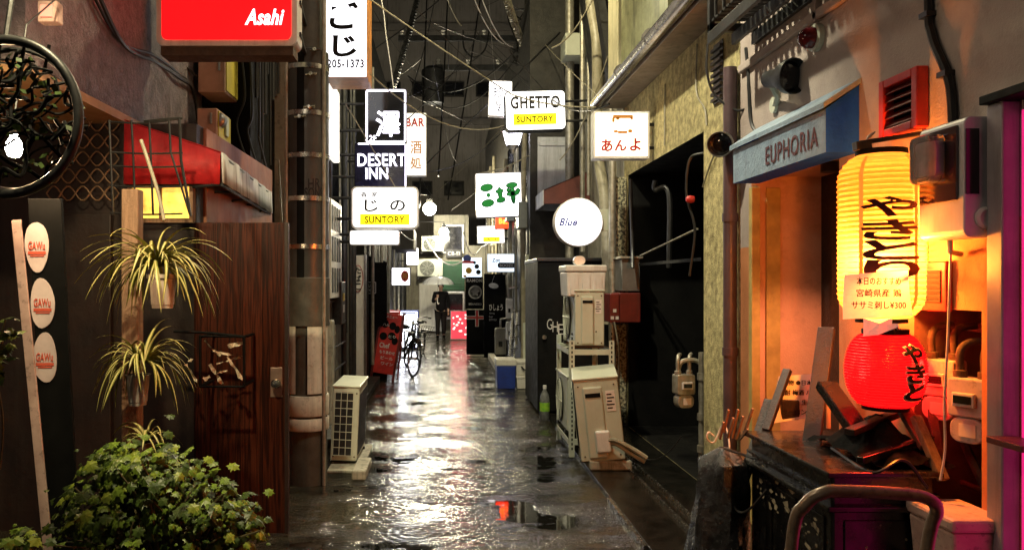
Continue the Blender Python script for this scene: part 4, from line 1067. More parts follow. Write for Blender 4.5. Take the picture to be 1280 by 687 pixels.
def far_pole(x, y, h, r, label, arms):
    t = thing('utility_pole', label, 'utility pole', (x, y, 0))
    m = MB(); m.tube([(x,y,0),(x,y,h)], [r, r*.75], 14); m.build('shaft', MT['concrete_pole'], t, smooth=True)
    m = MB()
    for z, w in arms: m.box(x-w, x+.5, y-.16, y-.06, z-.08, z+.08)
    m.build('crossarm', MT['dark_metal'], t, bevel=.01)
    m = MB()
    for z, w in arms:
        for k in range(4): 
            xx = x-w+.1+k*(w)/3.2; m.lathe([(.03,0),(.06,.04),(.04,.09),(.06,.13),(.02,.18)], 10, Matrix.Translation((xx,y-.11,z+.08)))
    m.build('insulator', MT['white'], t, smooth=True)
    return t
t = far_pole(2.35, 22, 13, .17, 'far utility pole carrying a long dark crossarm over the lane', [(8.4, 3.6), (7.6, 2.6)])
m = MB(); m.lathe([(.02,-.5),(.3,-.45),(.32,.45),(.2,.55),(.02,.56)], 18, Matrix.Translation((-.3,22,7.1))); m.build('transformer', MT['dark_metal'], t, smooth=True)
t = thing('cable_riser', 'orange insulated cable riser with a knot of black cables above the GHETTO sign', 'cable riser', (X(661,15), 15, 4.5))
m = MB(); m.tube([P(668,-30,15),P(663,40,15),P(660,62,15),P(654,95,15)], [.06,.06,.05,.04], 10); m.build('sleeve', mat('sleeve_orange', (.5,.26,.04), (.32,.15,.03), 8, rough=.4), t, smooth=True)
m = MB()
for i in range(16):
    a = P(661+rnd.uniform(-8,8), rnd.uniform(10,70), 15+rnd.uniform(-.3,.3)); b = a + Vector((rnd.uniform(-.35,.35),rnd.uniform(-.2,.2),rnd.uniform(-.5,.3))); c = a + Vector((rnd.uniform(-.3,.3),0,rnd.uniform(-.9,-.3)))
    m.tube(curve([a,b,c], 6), rnd.choice((.012,.02)), 6)
m.build('cable_knot', MT['cable'], t)
m = MB()
for i in range(3): m.box(X(655+i*4,15), X(662+i*4,15), 14.9, 15.2, Z(52+i*14,15), Z(40+i*14,15))
m.build('junction_box', MT['dark_metal'], t, bevel=.02)

# ================================================================ WIRES
def wire(name, label, pts, r, mt, cat='cable', group=None, twist=0):
    m = MB()
    pts = [Vector(p) for p in pts]
    r *= .72
    m.tube(pts, r, 6)
    if twist:
        for ph in (0, 2.1, 4.2):
            q = []
            for i in range(len(pts)*6-5):
                k = i/6; j = min(int(k), len(pts)-2); p = pts[j].lerp(pts[j+1], k-j)
                d = (pts[j+1]-pts[j]).normalized(); a = d.orthogonal().normalized(); b = d.cross(a)
                q.append(p + (a*math.cos(i*.9+ph) + b*math.sin(i*.9+ph))*twist)
            m.tube(q, r*.7, 5)
    return tag(m.build(name, MT[mt], smooth=True), label, cat, group)
wire('overhead_cable', 'long pale cable running from the tall phone number sign down to the GHETTO sign', sag(P(452,-8,9.2), P(640,118,11.4), .02)+sag(P(640,118,11.4), P(745,134,9.5), .05)[1:], .013, 'pale_cable')
wire('overhead_cable', 'pale thin cable from the phone number sign sagging to the GHETTO lantern', sag(P(440,70,9.05), P(634,156,11.7), .35), .011, 'pale_cable')
wire('overhead_cable', 'black cable tangle strung between GHETTO sign corner and tin gutter', sag(P(690,124,11.4), P(762,130,9.4), .12), .016, 'cable')
wire('overhead_cable', 'thick twisted cable bundle climbing beside the orange cable riser', sag(P(624,-30,12), P(656,62,15), .05), .045, 'pale_cable', twist=.05)
wire('overhead_cable', 'thin pale double cable curving down to the orange cable riser', sag(P(596,-20,12), P(648,58,15), .3), .014, 'white_cable')
wire('overhead_cable', 'second thin pale cable just outside the curving double cable', sag(P(586,-20,12), P(636,55,15), .25), .012, 'white_cable')
wire('overhead_cable', 'twisted black and silver bundle slanting behind the kanji neon sign', sag(P(526,-20,16), P(490,112,13), .1), .035, 'dark_metal', twist=.045)
wire('overhead_cable', 'thin white cable hanging beside the phone number sign towards the kanji sign', curve([P(476,-5,11),P(480,20,11),P(482,40,11),P(488,80,11),P(492,112,11)]), .01, 'white_cable')
wire('overhead_cable', 'black slack cable crossing low in front of the apartment block', sag(P(510,95,20), P(650,58,15), .6), .022, 'cable')
wire('overhead_cable', 'second black slack cable close beneath the low crossing one', sag(P(512,99,20), P(652,62,15), .9), .016, 'cable')
wire('overhead_cable', 'black cable loop drooping from the long crossarm', curve([P(579,38,21.5),P(580,60,21.5),P(592,72,21.5),P(606,62,21.5),P(612,36,21.5)]), .035, 'cable')
wire('overhead_cable', 'pale cable dropping onto the middle of the crossarm', sag(P(556,-10,18), P(577,32,21.8), .1), .022, 'pale_cable')
rw = random.Random(21)
for i, (u0,v0,u1,v1,Ya,Yb_,w) in enumerate(((470,60,560,-10,12,20,'fanning up from the kanji sign to the crossarm'),(508,150,600,40,11,20,'rising from the kanji sign to the crossarm end'),(530,215,640,150,13,16,'thin, rising from the BAR sign past the hexagonal lantern'),(545,240,668,110,18,16,'rising steeply toward the orange riser'),(533,205,700,40,13,13,'slanting up to the rain hopper'),(565,262,640,205,19,15,'short, above the green lettered sign'),(512,120,545,-10,12,18,'nearly upright over the BAR sign'),(620,110,610,-20,16,18,'hanging beside the small upright kana sign'),(690,60,745,-10,11,10,'on the pale green house between the pipes'),(700,200,760,70,10.5,9.8,'looping between the tall pipes and the tin gutter'),(668,40,748,120,14,9.8,'from the orange riser to the gutter end'),(470,236,520,300,11,18,'beneath the whisky lightbox'))):
    wire('overhead_cable', 'thin cable ' + w, sag(P(u0,v0,Ya), P(u1,v1,Yb_), rw.uniform(.0,.25)), rw.choice((.008,.011,.016)), rw.choice(('pale_cable','cable','white_cable','dark_metal')))
for i in range(20):
    u0, v0 = rw.uniform(455,620), rw.uniform(-20,150); u1, v1 = u0+rw.uniform(-30,160), v0+rw.uniform(-60,130)
    wire('thin_wire', 'hair thin dark wire strung high over the lane before the apartment block', sag(P(u0,v0,rw.uniform(11,19)), P(u1,v1,rw.uniform(11,20)), rw.uniform(0,.5 if i % 2 else .05)), .007, 'cable', group='thin wires over the lane')
for i, (u0,v0,u1,v1,w) in enumerate(((560,70,548,220,'hanging in front of the third window bay'),(534,60,524,260,'hanging straight beside the globe lamp'),(603,60,560,250,'slanting over the middle of the apartment block'))):
    wire('overhead_cable', 'dark drop cable ' + w, sag(P(u0,v0-80,21), P(u1,v1,19), .15), .03, 'cable')
wire('overhead_cable', 'pale cable rising from the green lettered sign to the grey pipes', sag(P(600,216,13.4), P(668,190,13.2), .06), .014, 'pale_cable')
wire('overhead_cable', 'thin pale cable crossing over the DESERT INN sign', sag(P(432,130,9.6), P(498,240,10.2), .0), .009, 'pale_cable')
wire('overhead_cable', 'beaded white cable looping before the green shutter', sag(P(533,300,26), P(585,320,24), .5), .03, 'white_cable')
wire('overhead_cable', 'pale slack cable looping between the small whisky sign and far pole', curve([P(579,290,18),P(586,312,18),P(594,318,18),P(604,308,18),P(632,296,17)]), .02, 'white_cable')
for i, s in enumerate(('uppermost of the bundle under the beer sign', 'middle cable of the bundle under the beer sign', 'lowest cable of the bundle under the beer sign', 'frayed looping cable of the bundle under the beer sign')):
    o = rnd.uniform(-.04,.04)
    pts = [P(96+i*9,-20,5.0), P(140+i*6,45+i*5,5.6), P(190,62+i*7,6.4), P(215+i*4,85+i*6,7.0), P(235+i*3,110+i*3,7.6), P(242+i*2,185,7.9)]
    if i == 3: pts = [P(75,-20,4.8), P(130,70,5.6), P(165,64,6.0), P(192,90,6.6), P(222,72,7.2), P(290,135,8.2)]
    wire('wall_cable', 'black cable on the corner house, ' + s, curve([p+Vector((o,0,0)) for p in pts]), .016 if i % 2 else .022, 'cable', group='cables along the corner house')
for i, s in enumerate(('hooked highest','hooked in the middle','hooked lowest')):
    wire('drop_cable', 'black cable in the dark gap left of the utility pole, ' + s, curve([P(300+i*12,55,8),P(306+i*9,120+i*20,8),P(296+i*14,160+i*8,8),P(320+i*9,230,8)]), .016, 'cable')
wire('drop_cable', 'pale cable dropping to the side of the wooden door', curve([P(348,200,7.4),P(353,300,7.4),P(352,330,7.4),P(344,380,7.4)]), .012, 'pale_cable')
wire('drop_cable', 'black cable loop curving from the steel canopy to the EUPHORIA spotlight', curve([P(885,55,6.0),P(884,90,6.0),P(895,120,6.0),P(925,138,5.9),P(950,120,5.7),P(958,112,5.6)]), .013, 'cable')
wire('hanging_cord', 'white cord hanging from the meter box down past the red lantern', curve([P(1189,300,3.35),P(1188,340,3.35),P(1185,430,3.35),P(1181,500,3.35),P(1182,560,3.35),P(1176,600,3.35)]), .007, 'white_cable', 'cord')
wire('frayed_cord', 'white cord loop hanging off the black cabinet corner', curve([P(893,545,4.6),P(886,540,4.6),P(884,548,4.6),P(893,552,4.6),P(905,530,4.6)]+[P(912,560,4.5),P(900,590,4.45),P(893,606,4.4),P(905,616,4.4),P(925,606,4.4),P(938,570,4.4)]), .007, 'white_cable', 'cord')

# ================================================================ AIR CONDITIONERS
def ac_unit(label, w=.78, d=.29, h=.56, side_valve=True, name='air_conditioner', group='outdoor air conditioner units'):
    """built facing -X (fan side), long side along Y, narrow end towards -Y; origin at base centre"""
    t = thing(name, label, 'air conditioner', (0,0,0), group)
    m = MB(); m.box(-d/2, d/2, -w/2, w/2, .03, h); m.build('case', MT['acwhite'], t, bevel=.012)
    m = MB(); m.box(-d/2-.008, d/2+.008, -w/2-.008, w/2+.008, h+.001, h+.022); m.build('lid', MT['acwhite'], t, bevel=.008)
    m = MB()
    for y in (-w/2+.08, w/2-.12): m.box(-d/2-.01, d/2+.01, y, y+.05, 0, .029)
    m.build('foot', MT['dark_metal'], t)
    M = Matrix.Translation((-d/2, .08, h*.52)) @ Matrix.Rotation(R(-90), 4, 'Y')
    m = MB(); m.lathe([(h*.40,.001),(h*.42,.012),(h*.40,.014),(h*.40,.004),(.001,.004)], 28, M); m.build('fan_recess', MT['dark_metal'], t, smooth=True)
    m = MB()
    for k in range(1, 9):
        rr = h*.405*k/8.5; m.tube([M @ Vector((rr*math.cos(a*PI/14), rr*math.sin(a*PI/14), .016)) for a in range(28)], .003, 4, closed=True)
    for k in range(8):
        a = k*PI/4; m.tube([M @ Vector((.02*math.cos(a),.02*math.sin(a),.018)), M @ Vector((h*.41*math.cos(a),h*.41*math.sin(a),.018))], .003, 4)
    m.build('fan_grille', MT['acwhite'], t)
    if side_valve:
        m = MB(); m.box(-d*.30, d*.12, -w/2-.03, -w/2-.001, h*.08, h*.92); s = m.build('service_cover', MT['acwhite'], t, bevel=.012)
        m = MB(); m.box(-d*.26, d*.08, -w/2-.034, -w/2-.0305, h*.80, h*.85); m.build('grip_slot', MT['black'], s)
    m = MB()
    for (x,z) in ((-d*.4,h*.1),(d*.4,h*.1),(-d*.4,h*.93),(d*.4,h*.93),(d*.22,h*.3),(d*.22,h*.7)): m.lathe([(.008,.0),(.007,.004)], 8, Matrix.Translation((x,-w/2,z)) @ Matrix.Rotation(R(90),4,'X'))
    m.build('screws', MT['rust'], t)
    if side_valve:
        m = MB(); m.box(d*.20, d*.40, -w/2-.003, -w/2-.0005, h*.62, h*.86); q = m.build('rating_label', MT['paper'], t)
        m = MB()
        for k in range(5): m.box(d*.22, d*(.38 if k % 2 else .33), -w/2-.0045, -w/2-.0032, h*(.65+k*.04), h*(.665+k*.04))
        m.build('print_lines', MT['ink'], q)
    m = MB()
    for k in range(9): m.box(d/2+.001, d/2+.006, -w/2+.04+k*.08, -w/2+.09+k*.08, .08, h-.06)
    m.build('fins', MT['dark_metal'], t)
    return t
proto = ac_unit('upper cream air conditioner standing on the slotted steel stand under a white foam box')
Ys = 7.9
proto.location = (X(737,Ys)+.0, Ys+.38, Z(438,Ys)+.02)
t2 = dup(proto, (X(728,8.0), 8.42, .22), 'lower cream air conditioner inside the slotted steel stand')
# leaning one with pipes
t3 = ac_unit('cream air conditioner leaning on the pavement with beige hoses, before the steel stand', .62, .40, .78)
m = MB(); m.tube(curve([(.02,-.34,.22),(.12,-.38,.23),(.26,-.40,.15),(.38,-.42,.06)]), .022, 8); m.tube(curve([(.02,-.34,.17),(.12,-.36,.19),(.24,-.38,.10),(.36,-.40,.02)]), .018, 8); m.build('hose', MT['pale_cable'], t3, smooth=True)
m = MB(); m.box(-.05,.08,-.38,-.335,.12,.32); m.build('valve_cover', MT['white'], t3, bevel=.015)
t3.location = (X(757,7.45), 7.6, .11); t3.rotation_euler = (R(4), R(-6), R(-9))
o = MB().box(X(737,7.3), X(790,7.3), 7.28, 7.9, .031, .12).build('concrete_block', MT['pale_wall'], bevel=.015); tag(o, 'flat concrete block under the leaning air conditioner', 'block')
# slotted stand
t = thing('steel_stand', 'slotted angle steel stand holding two air conditioners', 'stand', (X(735,7.95), 8.3, .03))
xa, xb = X(712,7.85), X(768,7.85); ya, yb = 7.85, 8.75; zt = Z(437,7.85)
m = MB()
for x in (xa, xb):
    for y in (ya, yb):
        sx = 1 if x == xa else -1; sy = 1 if y == ya else -1
        zz = zt + (.09 if True else 0)
        m.box(x, x+sx*.05, y, y+sy*.005, .03, zz); m.box(x, x+sx*.005, y+sy*.0055, y+sy*.05, .03, zz)
m.build('upright', MT['acwhite'], t)
m = MB()
for z in (zt, .2):
    m.box(xa+.05, xb-.05, ya-.006, ya-.001, z-.05, z); m.box(xa+.05, xb-.05, yb+.001, yb+.006, z-.05, z)
    for x in (xa-.006, xb+.001): m.box(x, x+.005, ya+.05, yb-.05, z-.05, z)
    m.box(xa+.01, xb-.01, ya+.02, ya+.06, z-.006, z); m.box(xa+.01, xb-.01, yb-.06, yb-.02, z-.006, z)
m.box(xa+.01,xb-.01,8.2,8.26,zt-.006,zt)
m.build('rail', MT['acwhite'], t)
m = MB()
for x in (xa+.018, xb-.032):
    for k in range(26): m.box(x, x+.014, ya-.002, ya-.0008, .1+k*.045, .125+k*.045)
m.build('slots', MT['black'], t)
# left ac unit
t4 = ac_unit('cream air conditioner with a gridded grey end beside the utility pole base', .8, .25, .72, side_valve=False)
m = MB(); m.box(-.105,.075,-.409,-.401,.08,.68); b = m.build('end_recess', MT['dark_metal'], t4)
m = MB()
for k in range(4): m.box(-.105+k*.058, -.105+k*.058+.006, -.414, -.4095, .08, .68)
for k in range(9): m.box(-.105, .075, -.413, -.4098, .08+k*.074, .08+k*.074+.006)
m.build('end_grid', MT['acwhite'], b)
t4.location = (X(428,7.5), 7.95, .03); t4.rotation_euler = (0, R(2.5), PI*0)
m = MB(); m.box(X(408,7.3), X(452,7.3), 7.3, 8.5, 0, .029); o = m.build('paving_slab', MT['pale_wall'], bevel=.008); tag(o, 'thin slab under the gridded air conditioner', 'slab')
o = MB().box(X(440,7.1), X(458,7.1), 7.05, 7.6, 0, .085).build('concrete_block', MT['pale_wall'], bevel=.012); tag(o, 'small wet concrete block beside the gridded air conditioner', 'block')
# far AC on end wall
t5 = dup(proto, (X(537,26.6), 26.9, 1.9), 'far cream air conditioner with round fan hung over the pale end panel', rotz=R(90), scale=1.05)
o = MB().bar((X(537,26.6)-.4,26.75,1.87),(X(537,26.6)-.4,27.5,1.87),.05,.05).bar((X(537,26.6)+.4,26.75,1.87),(X(537,26.6)+.4,27.5,1.87),.05,.05).build('wall_bracket', MT['dark_metal']); tag(o, 'steel brackets under the far air conditioner', 'bracket')
t6 = dup(proto, (X(540,26.9), 27.0, 2.75), 'far wide air conditioner stacked above the one with round fan', rotz=R(90), scale=.9)
o = MB().bar((X(540,26.9)-.35,26.8,2.72),(X(540,26.9)-.35,27.59,2.72),.05,.05).bar((X(540,26.9)+.35,26.8,2.72),(X(540,26.9)+.35,27.59,2.72),.05,.05).build('wall_bracket', MT['dark_metal']); tag(o, 'steel brackets under the stacked upper far air conditioner', 'bracket')

# ================================================================ MID RIGHT BOXES
def crate(label, x0, x1, y0, y1, z0, z1, body, lidm, ribs=True, cat='box', name='foam_box'):
    t = thing(name, label, cat, ((x0+x1)/2, (y0+y1)/2, z0))
    k = .012; zl = z1 - (z1-z0)*.22
    m = MB(); m.add([(x0+k,y0+k,z0),(x1-k,y0+k,z0),(x1-k,y1-k,z0),(x0+k,y1-k,z0),(x0,y0,zl),(x1,y0,zl),(x1,y1,zl),(x0,y1,zl)], [(0,3,2,1),(4,5,6,7),(0,1,5,4),(1,2,6,5),(2,3,7,6),(3,0,4,7)])
    m.build('body', MT[body], t, bevel=.012)
    m = MB(); m.box(x0-.01, x1+.01, y0-.01, y1+.01, zl+.002, z1); m.build('lid', MT[lidm], t, bevel=.014)
    if ribs:
        m = MB(); w = (x1-x0)
        for q in (.2, .5, .8): m.rbox(x0+w*(q-.09), x0+w*(q+.09), z0+.02, zl-.015, y0-.008, y0+.011, .012)
        m.build('rib', MT[body], t)
    return t
Y = 7.85
crate('white ribbed foam box on top of the upper air conditioner', X(709,Y), X(759,Y), Y+.05, Y+.5, Z(369,Y)-.013, Z(331,Y), 'white', 'white')
o = MB().rbox(X(721,Y),X(736,Y),Z(331,Y)+.003,Z(319,Y),Y+.18,Y+.26,.05).build('clear_tub', mat('cloudy', (.6,.62,.6), (.4,.42,.4), 12, rough=.15), bevel=.01); tag(o, 'cloudy plastic tub on the white ribbed foam box', 'tub')
Y = 13
crate('blue cooler box with white lid on the wet lane', X(621,Y), X(645,Y), Y, Y+.45, .005, Z(449,Y), 'blue', 'cooler', False, 'cooler', 'cooler_box')
crate('white foam box with a dark label, under another beside the blue cooler', X(646,Y), X(671,Y), Y+.02, Y+.45, .005, Z(470,Y), 'cooler', 'cooler', False)
crate('white foam box with dark handle, stacked on top beside the blue cooler', X(645,Y), X(672,Y), Y+.04, Y+.45, Z(470,Y)+.004, Z(451,Y), 'cooler', 'cooler', False)
for ob in list(COL.objects):
    if ob.get('label','').startswith('white foam box with a dark'):
        m = MB(); m.box(X(658,Y), X(664,Y), Y+.012, Y+.019, Z(484,Y), Z(477,Y)); m.build('dark_label', MT['ink_blue'], ob)
    if ob.get('label','').startswith('white foam box with dark handle'):
        m = MB(); m.tube(curve([(X(652,Y),Y+.02,Z(458,Y)),(X(656,Y),Y+.01,Z(462,Y)),(X(662,Y),Y+.01,Z(461,Y)),(X(665,Y),Y+.02,Z(457,Y))]), .012, 6); m.build('handle', MT['rubber'], ob)
# black shed with chalk letters
Y = 10.6
t = thing('black_shed', 'black board shed with chalk letters beside the steel stand', 'shed', (1.7, 11.3, 0))
m = MB(); m.box(X(672,Y), 2.18, Y, 12.2, .03, Z(327,Y)); m.build('wall', MT['black_wall'], t, bevel=.01)
m = MB(); m.box(X(671,Y), 2.19, Y-.03, 12.23, Z(327,Y)+.001, Z(322,Y)); m.build('roof', MT['dark_metal'], t, bevel=.01)
m = MB()
for i, ch in enumerate('GHET'): m.text(ch, (X(687+i*7,Y), Y-.003, Z(405+i*3.2,Y)), 6.5*Y/F, 13*Y/F, bold=-.01, depth=.003)
m.build('chalk_letters', MT['white'], t)
m = MB(); m.tube([(X(680,Y),Y-.05,Z(421,Y)),(X(680,Y),Y-.001,Z(421,Y))], .03, 12); m.build('knob', MT['steel'], t, smooth=True)
# bottle
t = thing('plastic_bottle', 'large clear bottle with green label at the foot of the black shed', 'bottle', (X(681,10.1), 10.1, 0))
m = MB(); m.lathe([(.05,.0),(.062,.02),(.062,.27),(.05,.33),(.02,.39),(.02,.42)], 18, Matrix.Translation((X(681,10.1),10.1,.0))); m.build('body', mat('pet', (.2,.21,.2), (.1,.1,.1), 20, rough=.08), t, smooth=True)
m = MB(); m.lathe([(.0635,.12),(.0635,.23)], 18, Matrix.Translation((X(681,10.1),10.1,0))); m.build('label_band', mat('label_green', (.35,.6,.03), (.1,.35,.03), 20), t)
m = MB(); m.lathe([(.024,.40),(.024,.44),(.02,.445)], 12, Matrix.Translation((X(681,10.1),10.1,0))); m.build('cap', MT['white'], t)
# red cabinet and grey panel at the garage corner
Y = 9.0
t = thing('red_cabinet', 'dark red steel cabinet with small white windows on the garage corner', 'cabinet', (X(782,Y), Y, Z(403,Y)))
m = MB(); m.box(X(774,Y), X(801,Y), Y, Y+.4, Z(403,Y), Z(366,Y)); m.build('case', MT['dark_red'], t, bevel=.01)
m = MB(); m.box(X(762,Y), X(774,Y), Y-.02, Y+.4, Z(403,Y), Z(367,Y)); m.build('front_box', MT['dark_red'], t, bevel=.01)
m = MB()
for (u,v) in ((768,388),(765,397),(771,397)): m.box(X(u-2,Y),X(u+2,Y),Y-.028,Y-.021,Z(v+2,Y),Z(v-2,Y))
m.build('indicator', MT['white'], t)
m = MB(); m.box(X(801,Y)-.05, 2.19, Y+.1, Y+.2, Z(390,Y), Z(380,Y)); m.build('bracket', MT['dark_metal'], t)
t = thing('grey_panel_box', 'grey steel panel box above the red cabinet', 'box', (X(791,Y), Y+.1, Z(364,Y)))
m = MB(); m.box(X(780,Y), X(803,Y), Y+.1, Y+.5, Z(364,Y), Z(323,Y)); m.build('case', mat('panel_grey', (.20,.20,.19), (.12,.12,.11), 6, rough=.35, metal=.3, streak=.4), t, bevel=.008)
m = MB(); m.box(X(777,Y), X(806,Y), Y+.06, Y+.5, Z(323,Y)+.001, Z(320,Y)); m.build('lid', MT['galv'], t, bevel=.004)
wire('wall_cable', 'pale cable running from the grey panel box along the garage opening', sag(P(800,320,9.0), P(872,286,7.2), .0), .014, 'pale_cable')
wire('wall_cable', 'thin pale cable hanging under the red cabinet', curve([P(768,402,8.9),P(772,425,8.9),P(774,450,8.9),P(773,560,8.9)]), .012, 'pale_cable')
wire('wall_cable', 'black cable trailing from the gas meter to the leaning hoses', sag(P(852,545,6.95), P(800,570,7.3), .1), .008, 'cable')
# gas meter by the pillar
def gas_meter(name, label, s=1.0, mt='acwhite', group='gas meters'):
    """facing -Y; origin at the bottom centre"""
    t = thing(name, label, 'gas meter', (0,0,0), group)
    m = MB(); m.rbox(-.085*s,.085*s,.12*s,.30*s,-.06*s,.06*s,.02*s); m.build('upper_case', MT[mt], t, bevel=.008*s)
    m = MB(); m.rbox(-.075*s,.075*s,.0,.118*s,-.055*s,.055*s,.045*s); m.build('lower_case', MT[mt], t, bevel=.008*s)
    m = MB(); m.box(-.05*s,.05*s,-.085*s,-.0605*s,.17*s,.235*s); c = m.build('counter', MT['white'], t, bevel=.006*s)
    m = MB(); m.box(-.04*s,.04*s,-.088*s,-.0855*s,.185*s,.222*s); m.build('dial', MT['dark_glass'], c)
    m = MB(); m.box(-.03*s,.045*s,-.06*s,-.0555*s,.03*s,.09*s); m.build('paper_label', MT['paper'], t)
    m = MB()
    for x in (-.055*s, .055*s):
        m.lathe([(.03*s,.30*s),(.03*s,.33*s),(.02*s,.335*s)], 12, Matrix.Translation((x,0,0)))
        m.tube(curve([(x,0,.32*s),(x,0,.42*s),(x+.02*s,.03*s,.46*s),(x+.06*s,.08*s,.47*s)]), .018*s, 10)
    m.build('pipe', MT['rust'] if mt == 'pinkish' else MT['galv'], t, smooth=True)
    return t
MT['pinkish'] = mat('pinkish', (.58,.5,.47), (.42,.34,.32), 8, rough=.45, spots=.35)
gm = gas_meter('gas_meter', 'grey gas meter with bent pipes on the dark side of the mossy pillar', .95, 'galv')
gm.location = (X(853,6.9), 6.86, Z(508,6.9)); gm.rotation_euler = (0,0,R(10))
m = MB(); m.tube([(X(877,6.85),6.83,.03),(X(877,6.85),6.83,Z(440,6.85))], .03, 10)
for v in (470,520,560): m.tube([(X(877,6.85),6.83,Z(v,6.85)-.03),(X(877,6.85),6.83,Z(v,6.85)+.03)], .042, 10)
m.tube([(X(886,6.8),6.79,.03),(X(886,6.8),6.79,Z(520,6.8))], .018, 8); m.tube(curve([(X(845,6.9),6.86,Z(470,6.9)),(X(850,6.9),6.86,Z(452,6.9)),(X(868,6.9),6.86,Z(450,6.9)),(X(877,6.9),6.83,Z(458,6.9))]), .02, 8)
o = m.build('gas_pipe', MT['galv'], smooth=True); tag(o, 'upright galvanised gas pipe beside the mossy pillar meter', 'pipe')
# red rounded lamp in garage
o = MB().lathe([(.0,.0),(.028,.01),(.034,.04),(.028,.065),(.018,.075)], 16, Matrix.Translation(P(869,249,6.85)) @ Matrix.Rotation(R(-90),4,'Y')).build('alarm_lamp', MT['red_paint'], smooth=True); tag(o, 'small red lamp at the upper corner of the garage opening', 'lamp')

# far right clutter: ladder, pots, meter
Y = 13.6
t = thing('step_ladder', 'silver step ladder leaning behind the blue cooler', 'ladder', (X(640,Y), Y, 0))
m = MB()
for dx in (0, .16): m.bar((X(634,Y)+dx*.6,Y+dx,.0),(X(642,Y)+dx*.6,Y+.25+dx,Z(392,Y)),.03,.05)
m.build('stile', MT['steel'], t)
m = MB()
for k in range(1,6): m.bar((X(634,Y)+.03*k*.9,Y+.04*k,.2*k),(X(634,Y)+.03*k*.9+.1,Y+.16+.04*k,.2*k),.05,.02)
m.build('tread', MT['steel'], t)
m = MB(); m.bar((X(643,Y),Y+.3,Z(394,Y)),(X(650,Y),Y+.7,0),.02,.03); m.build('rear_strut', MT['dark_metal'], t)
for i, (u, v0, v1, Y, w, lab, mt) in enumerate(((626,443,410,16.5,7,'pale tall pipe cover standing behind the black banner','pale_wall'),(637,398,373,15,4,'upper white gas regulator beside the black banner','white'),(637,425,402,15,4,'lower white gas regulator beside the black banner','white'),(659,450,403,13.4,5,'pale bent meter casing beside the black shed','acwhite'),(664,350,318,13.2,7,'white electric box with red mark above the black shed edge','acwhite'))):
    t = thing('utility_box', lab, 'utility box', (X(u,Y), Y, Z(v0,Y)), None)
    x0, x1, z0, z1 = X(u-w,Y), X(u+w,Y), Z(v0,Y), Z(v1,Y)
    m = MB(); m.rbox(x0,x1,z0,z1,Y,Y+.14,.025); m.build('case', MT[mt], t, bevel=.008)
    m = MB(); m.tube([(X(u,Y),Y+.07,z1),(X(u,Y),Y+.07,z1+.18),(1.42,Y+.07,z1+.22)], .022, 8); m.build('pipe', MT['galv'], t)
    m = MB(); m.box(x0+(x1-x0)*.3,x0+(x1-x0)*.65,Y-.006,Y-.001,z0+(z1-z0)*.3,z0+(z1-z0)*.5); m.build('plate', MT['red_paint'] if i == 4 else MT['dark_glass'], t)
# maroon awning
t = thing('maroon_awning', 'maroon fabric awning with pale fringe behind the round sign', 'awning', (1.85, 13.4, 2.8))
ax, z_f0, z_f1, z_w = 1.5, 2.92, 3.13, 3.42
ya, yb = 12.0, 15.0
m = MB(); m.add([(ax,ya,z_f0),(2.19,ya,z_f0),(2.19,ya,z_w),(ax,ya,z_f1)], [(0,1,2,3)]); m.add([(ax,ya,z_f1),(2.19,ya,z_w),(2.19,yb,z_w),(ax,yb,z_f1)], [(0,1,2,3)]); m.add([(ax,yb,z_f0),(2.19,yb,z_f0),(2.19,yb,z_w),(ax,yb,z_f1)], [(0,1,2,3)])
o = m.build('canopy', MT['maroon'], t); o.modifiers.new('cloth','SOLIDIFY').thickness = .012
m = MB(); m.box(ax-.012, ax-.001, ya, yb, z_f0-.02, z_f1); m.build('fringe', MT['canvas_white'], t)
m = MB()
for y in (ya+.05, (ya+yb)/2, yb-.05): m.bar((ax+.02,y,z_f0+.02),(2.19,y,z_f0+.02),.025,.025); m.bar((ax+.02,y,z_f1-.03),(2.19,y,z_w-.04),.025,.025)
m.build('frame', MT['dark_metal'], t)

# ================================================================ PERSON WITH UMBRELLA
def skin_mesh(name, verts, edges, mt, parent, sub=2, org=None):
    me = bpy.data.meshes.new(name)
    off = Vector(parent.location) if parent else Vector(org)
    me.from_pydata([tuple(Vector(v[0]) - off) for v in verts], edges, [])
    me.materials.append(mt)
    o = bpy.data.objects.new(name, me); COL.objects.link(o)
    if parent: o.parent = parent
    md = o.modifiers.new('skin', 'SKIN')
    for i, v in enumerate(verts):
        r = v[1]; me.skin_vertices[0].data[i].radius = r if isinstance(r, tuple) else (r, r)
        me.skin_vertices[0].data[i].use_root = (i == 0)
    md.use_smooth_shade = True
    s = o.modifiers.new('smooth', 'SUBSURF'); s.levels = sub; s.render_levels = sub
    return o
bx, by = X(551,25), 25.0
per = thing('person', 'person in black jacket walking this way under a clear umbrella', 'person', (bx, by, 0))
def B(x, y, z): return Vector((bx+x, by+y, z))
V = [(B(0,0,.92),(.10,.07)), (B(0,0,1.05),(.10,.07)), (B(0,-.01,1.25),(.13,.09)), (B(0,0,1.38),(.12,.08)), (B(0,0,1.44),(.055,.055)), (B(0,-.01,1.50),(.055,.06)),
     (B(0,-.02,1.56),(.075,.09)), (B(0,-.015,1.63),(.078,.092)), (B(0,-.01,1.68),(.05,.06)),
     (B(-.18,0,1.38),.058), (B(-.23,-.06,1.12),.045), (B(-.14,-.24,1.22),.036), (B(-.10,-.28,1.27),.03),
     (B(.18,0,1.38),.058), (B(.235,.03,1.11),.045), (B(.235,-.06,.88),.034), (B(.235,-.08,.80),.03),
     (B(-.085,0,.84),.06), (B(-.095,-.10,.48),.058), (B(-.10,-.02,.09),.04), (B(-.10,-.15,.035),.035),
     (B(.085,0,.84),.06), (B(.09,.04,.48),.058), (B(.095,.20,.11),.04), (B(.095,.10,.035),.035)]
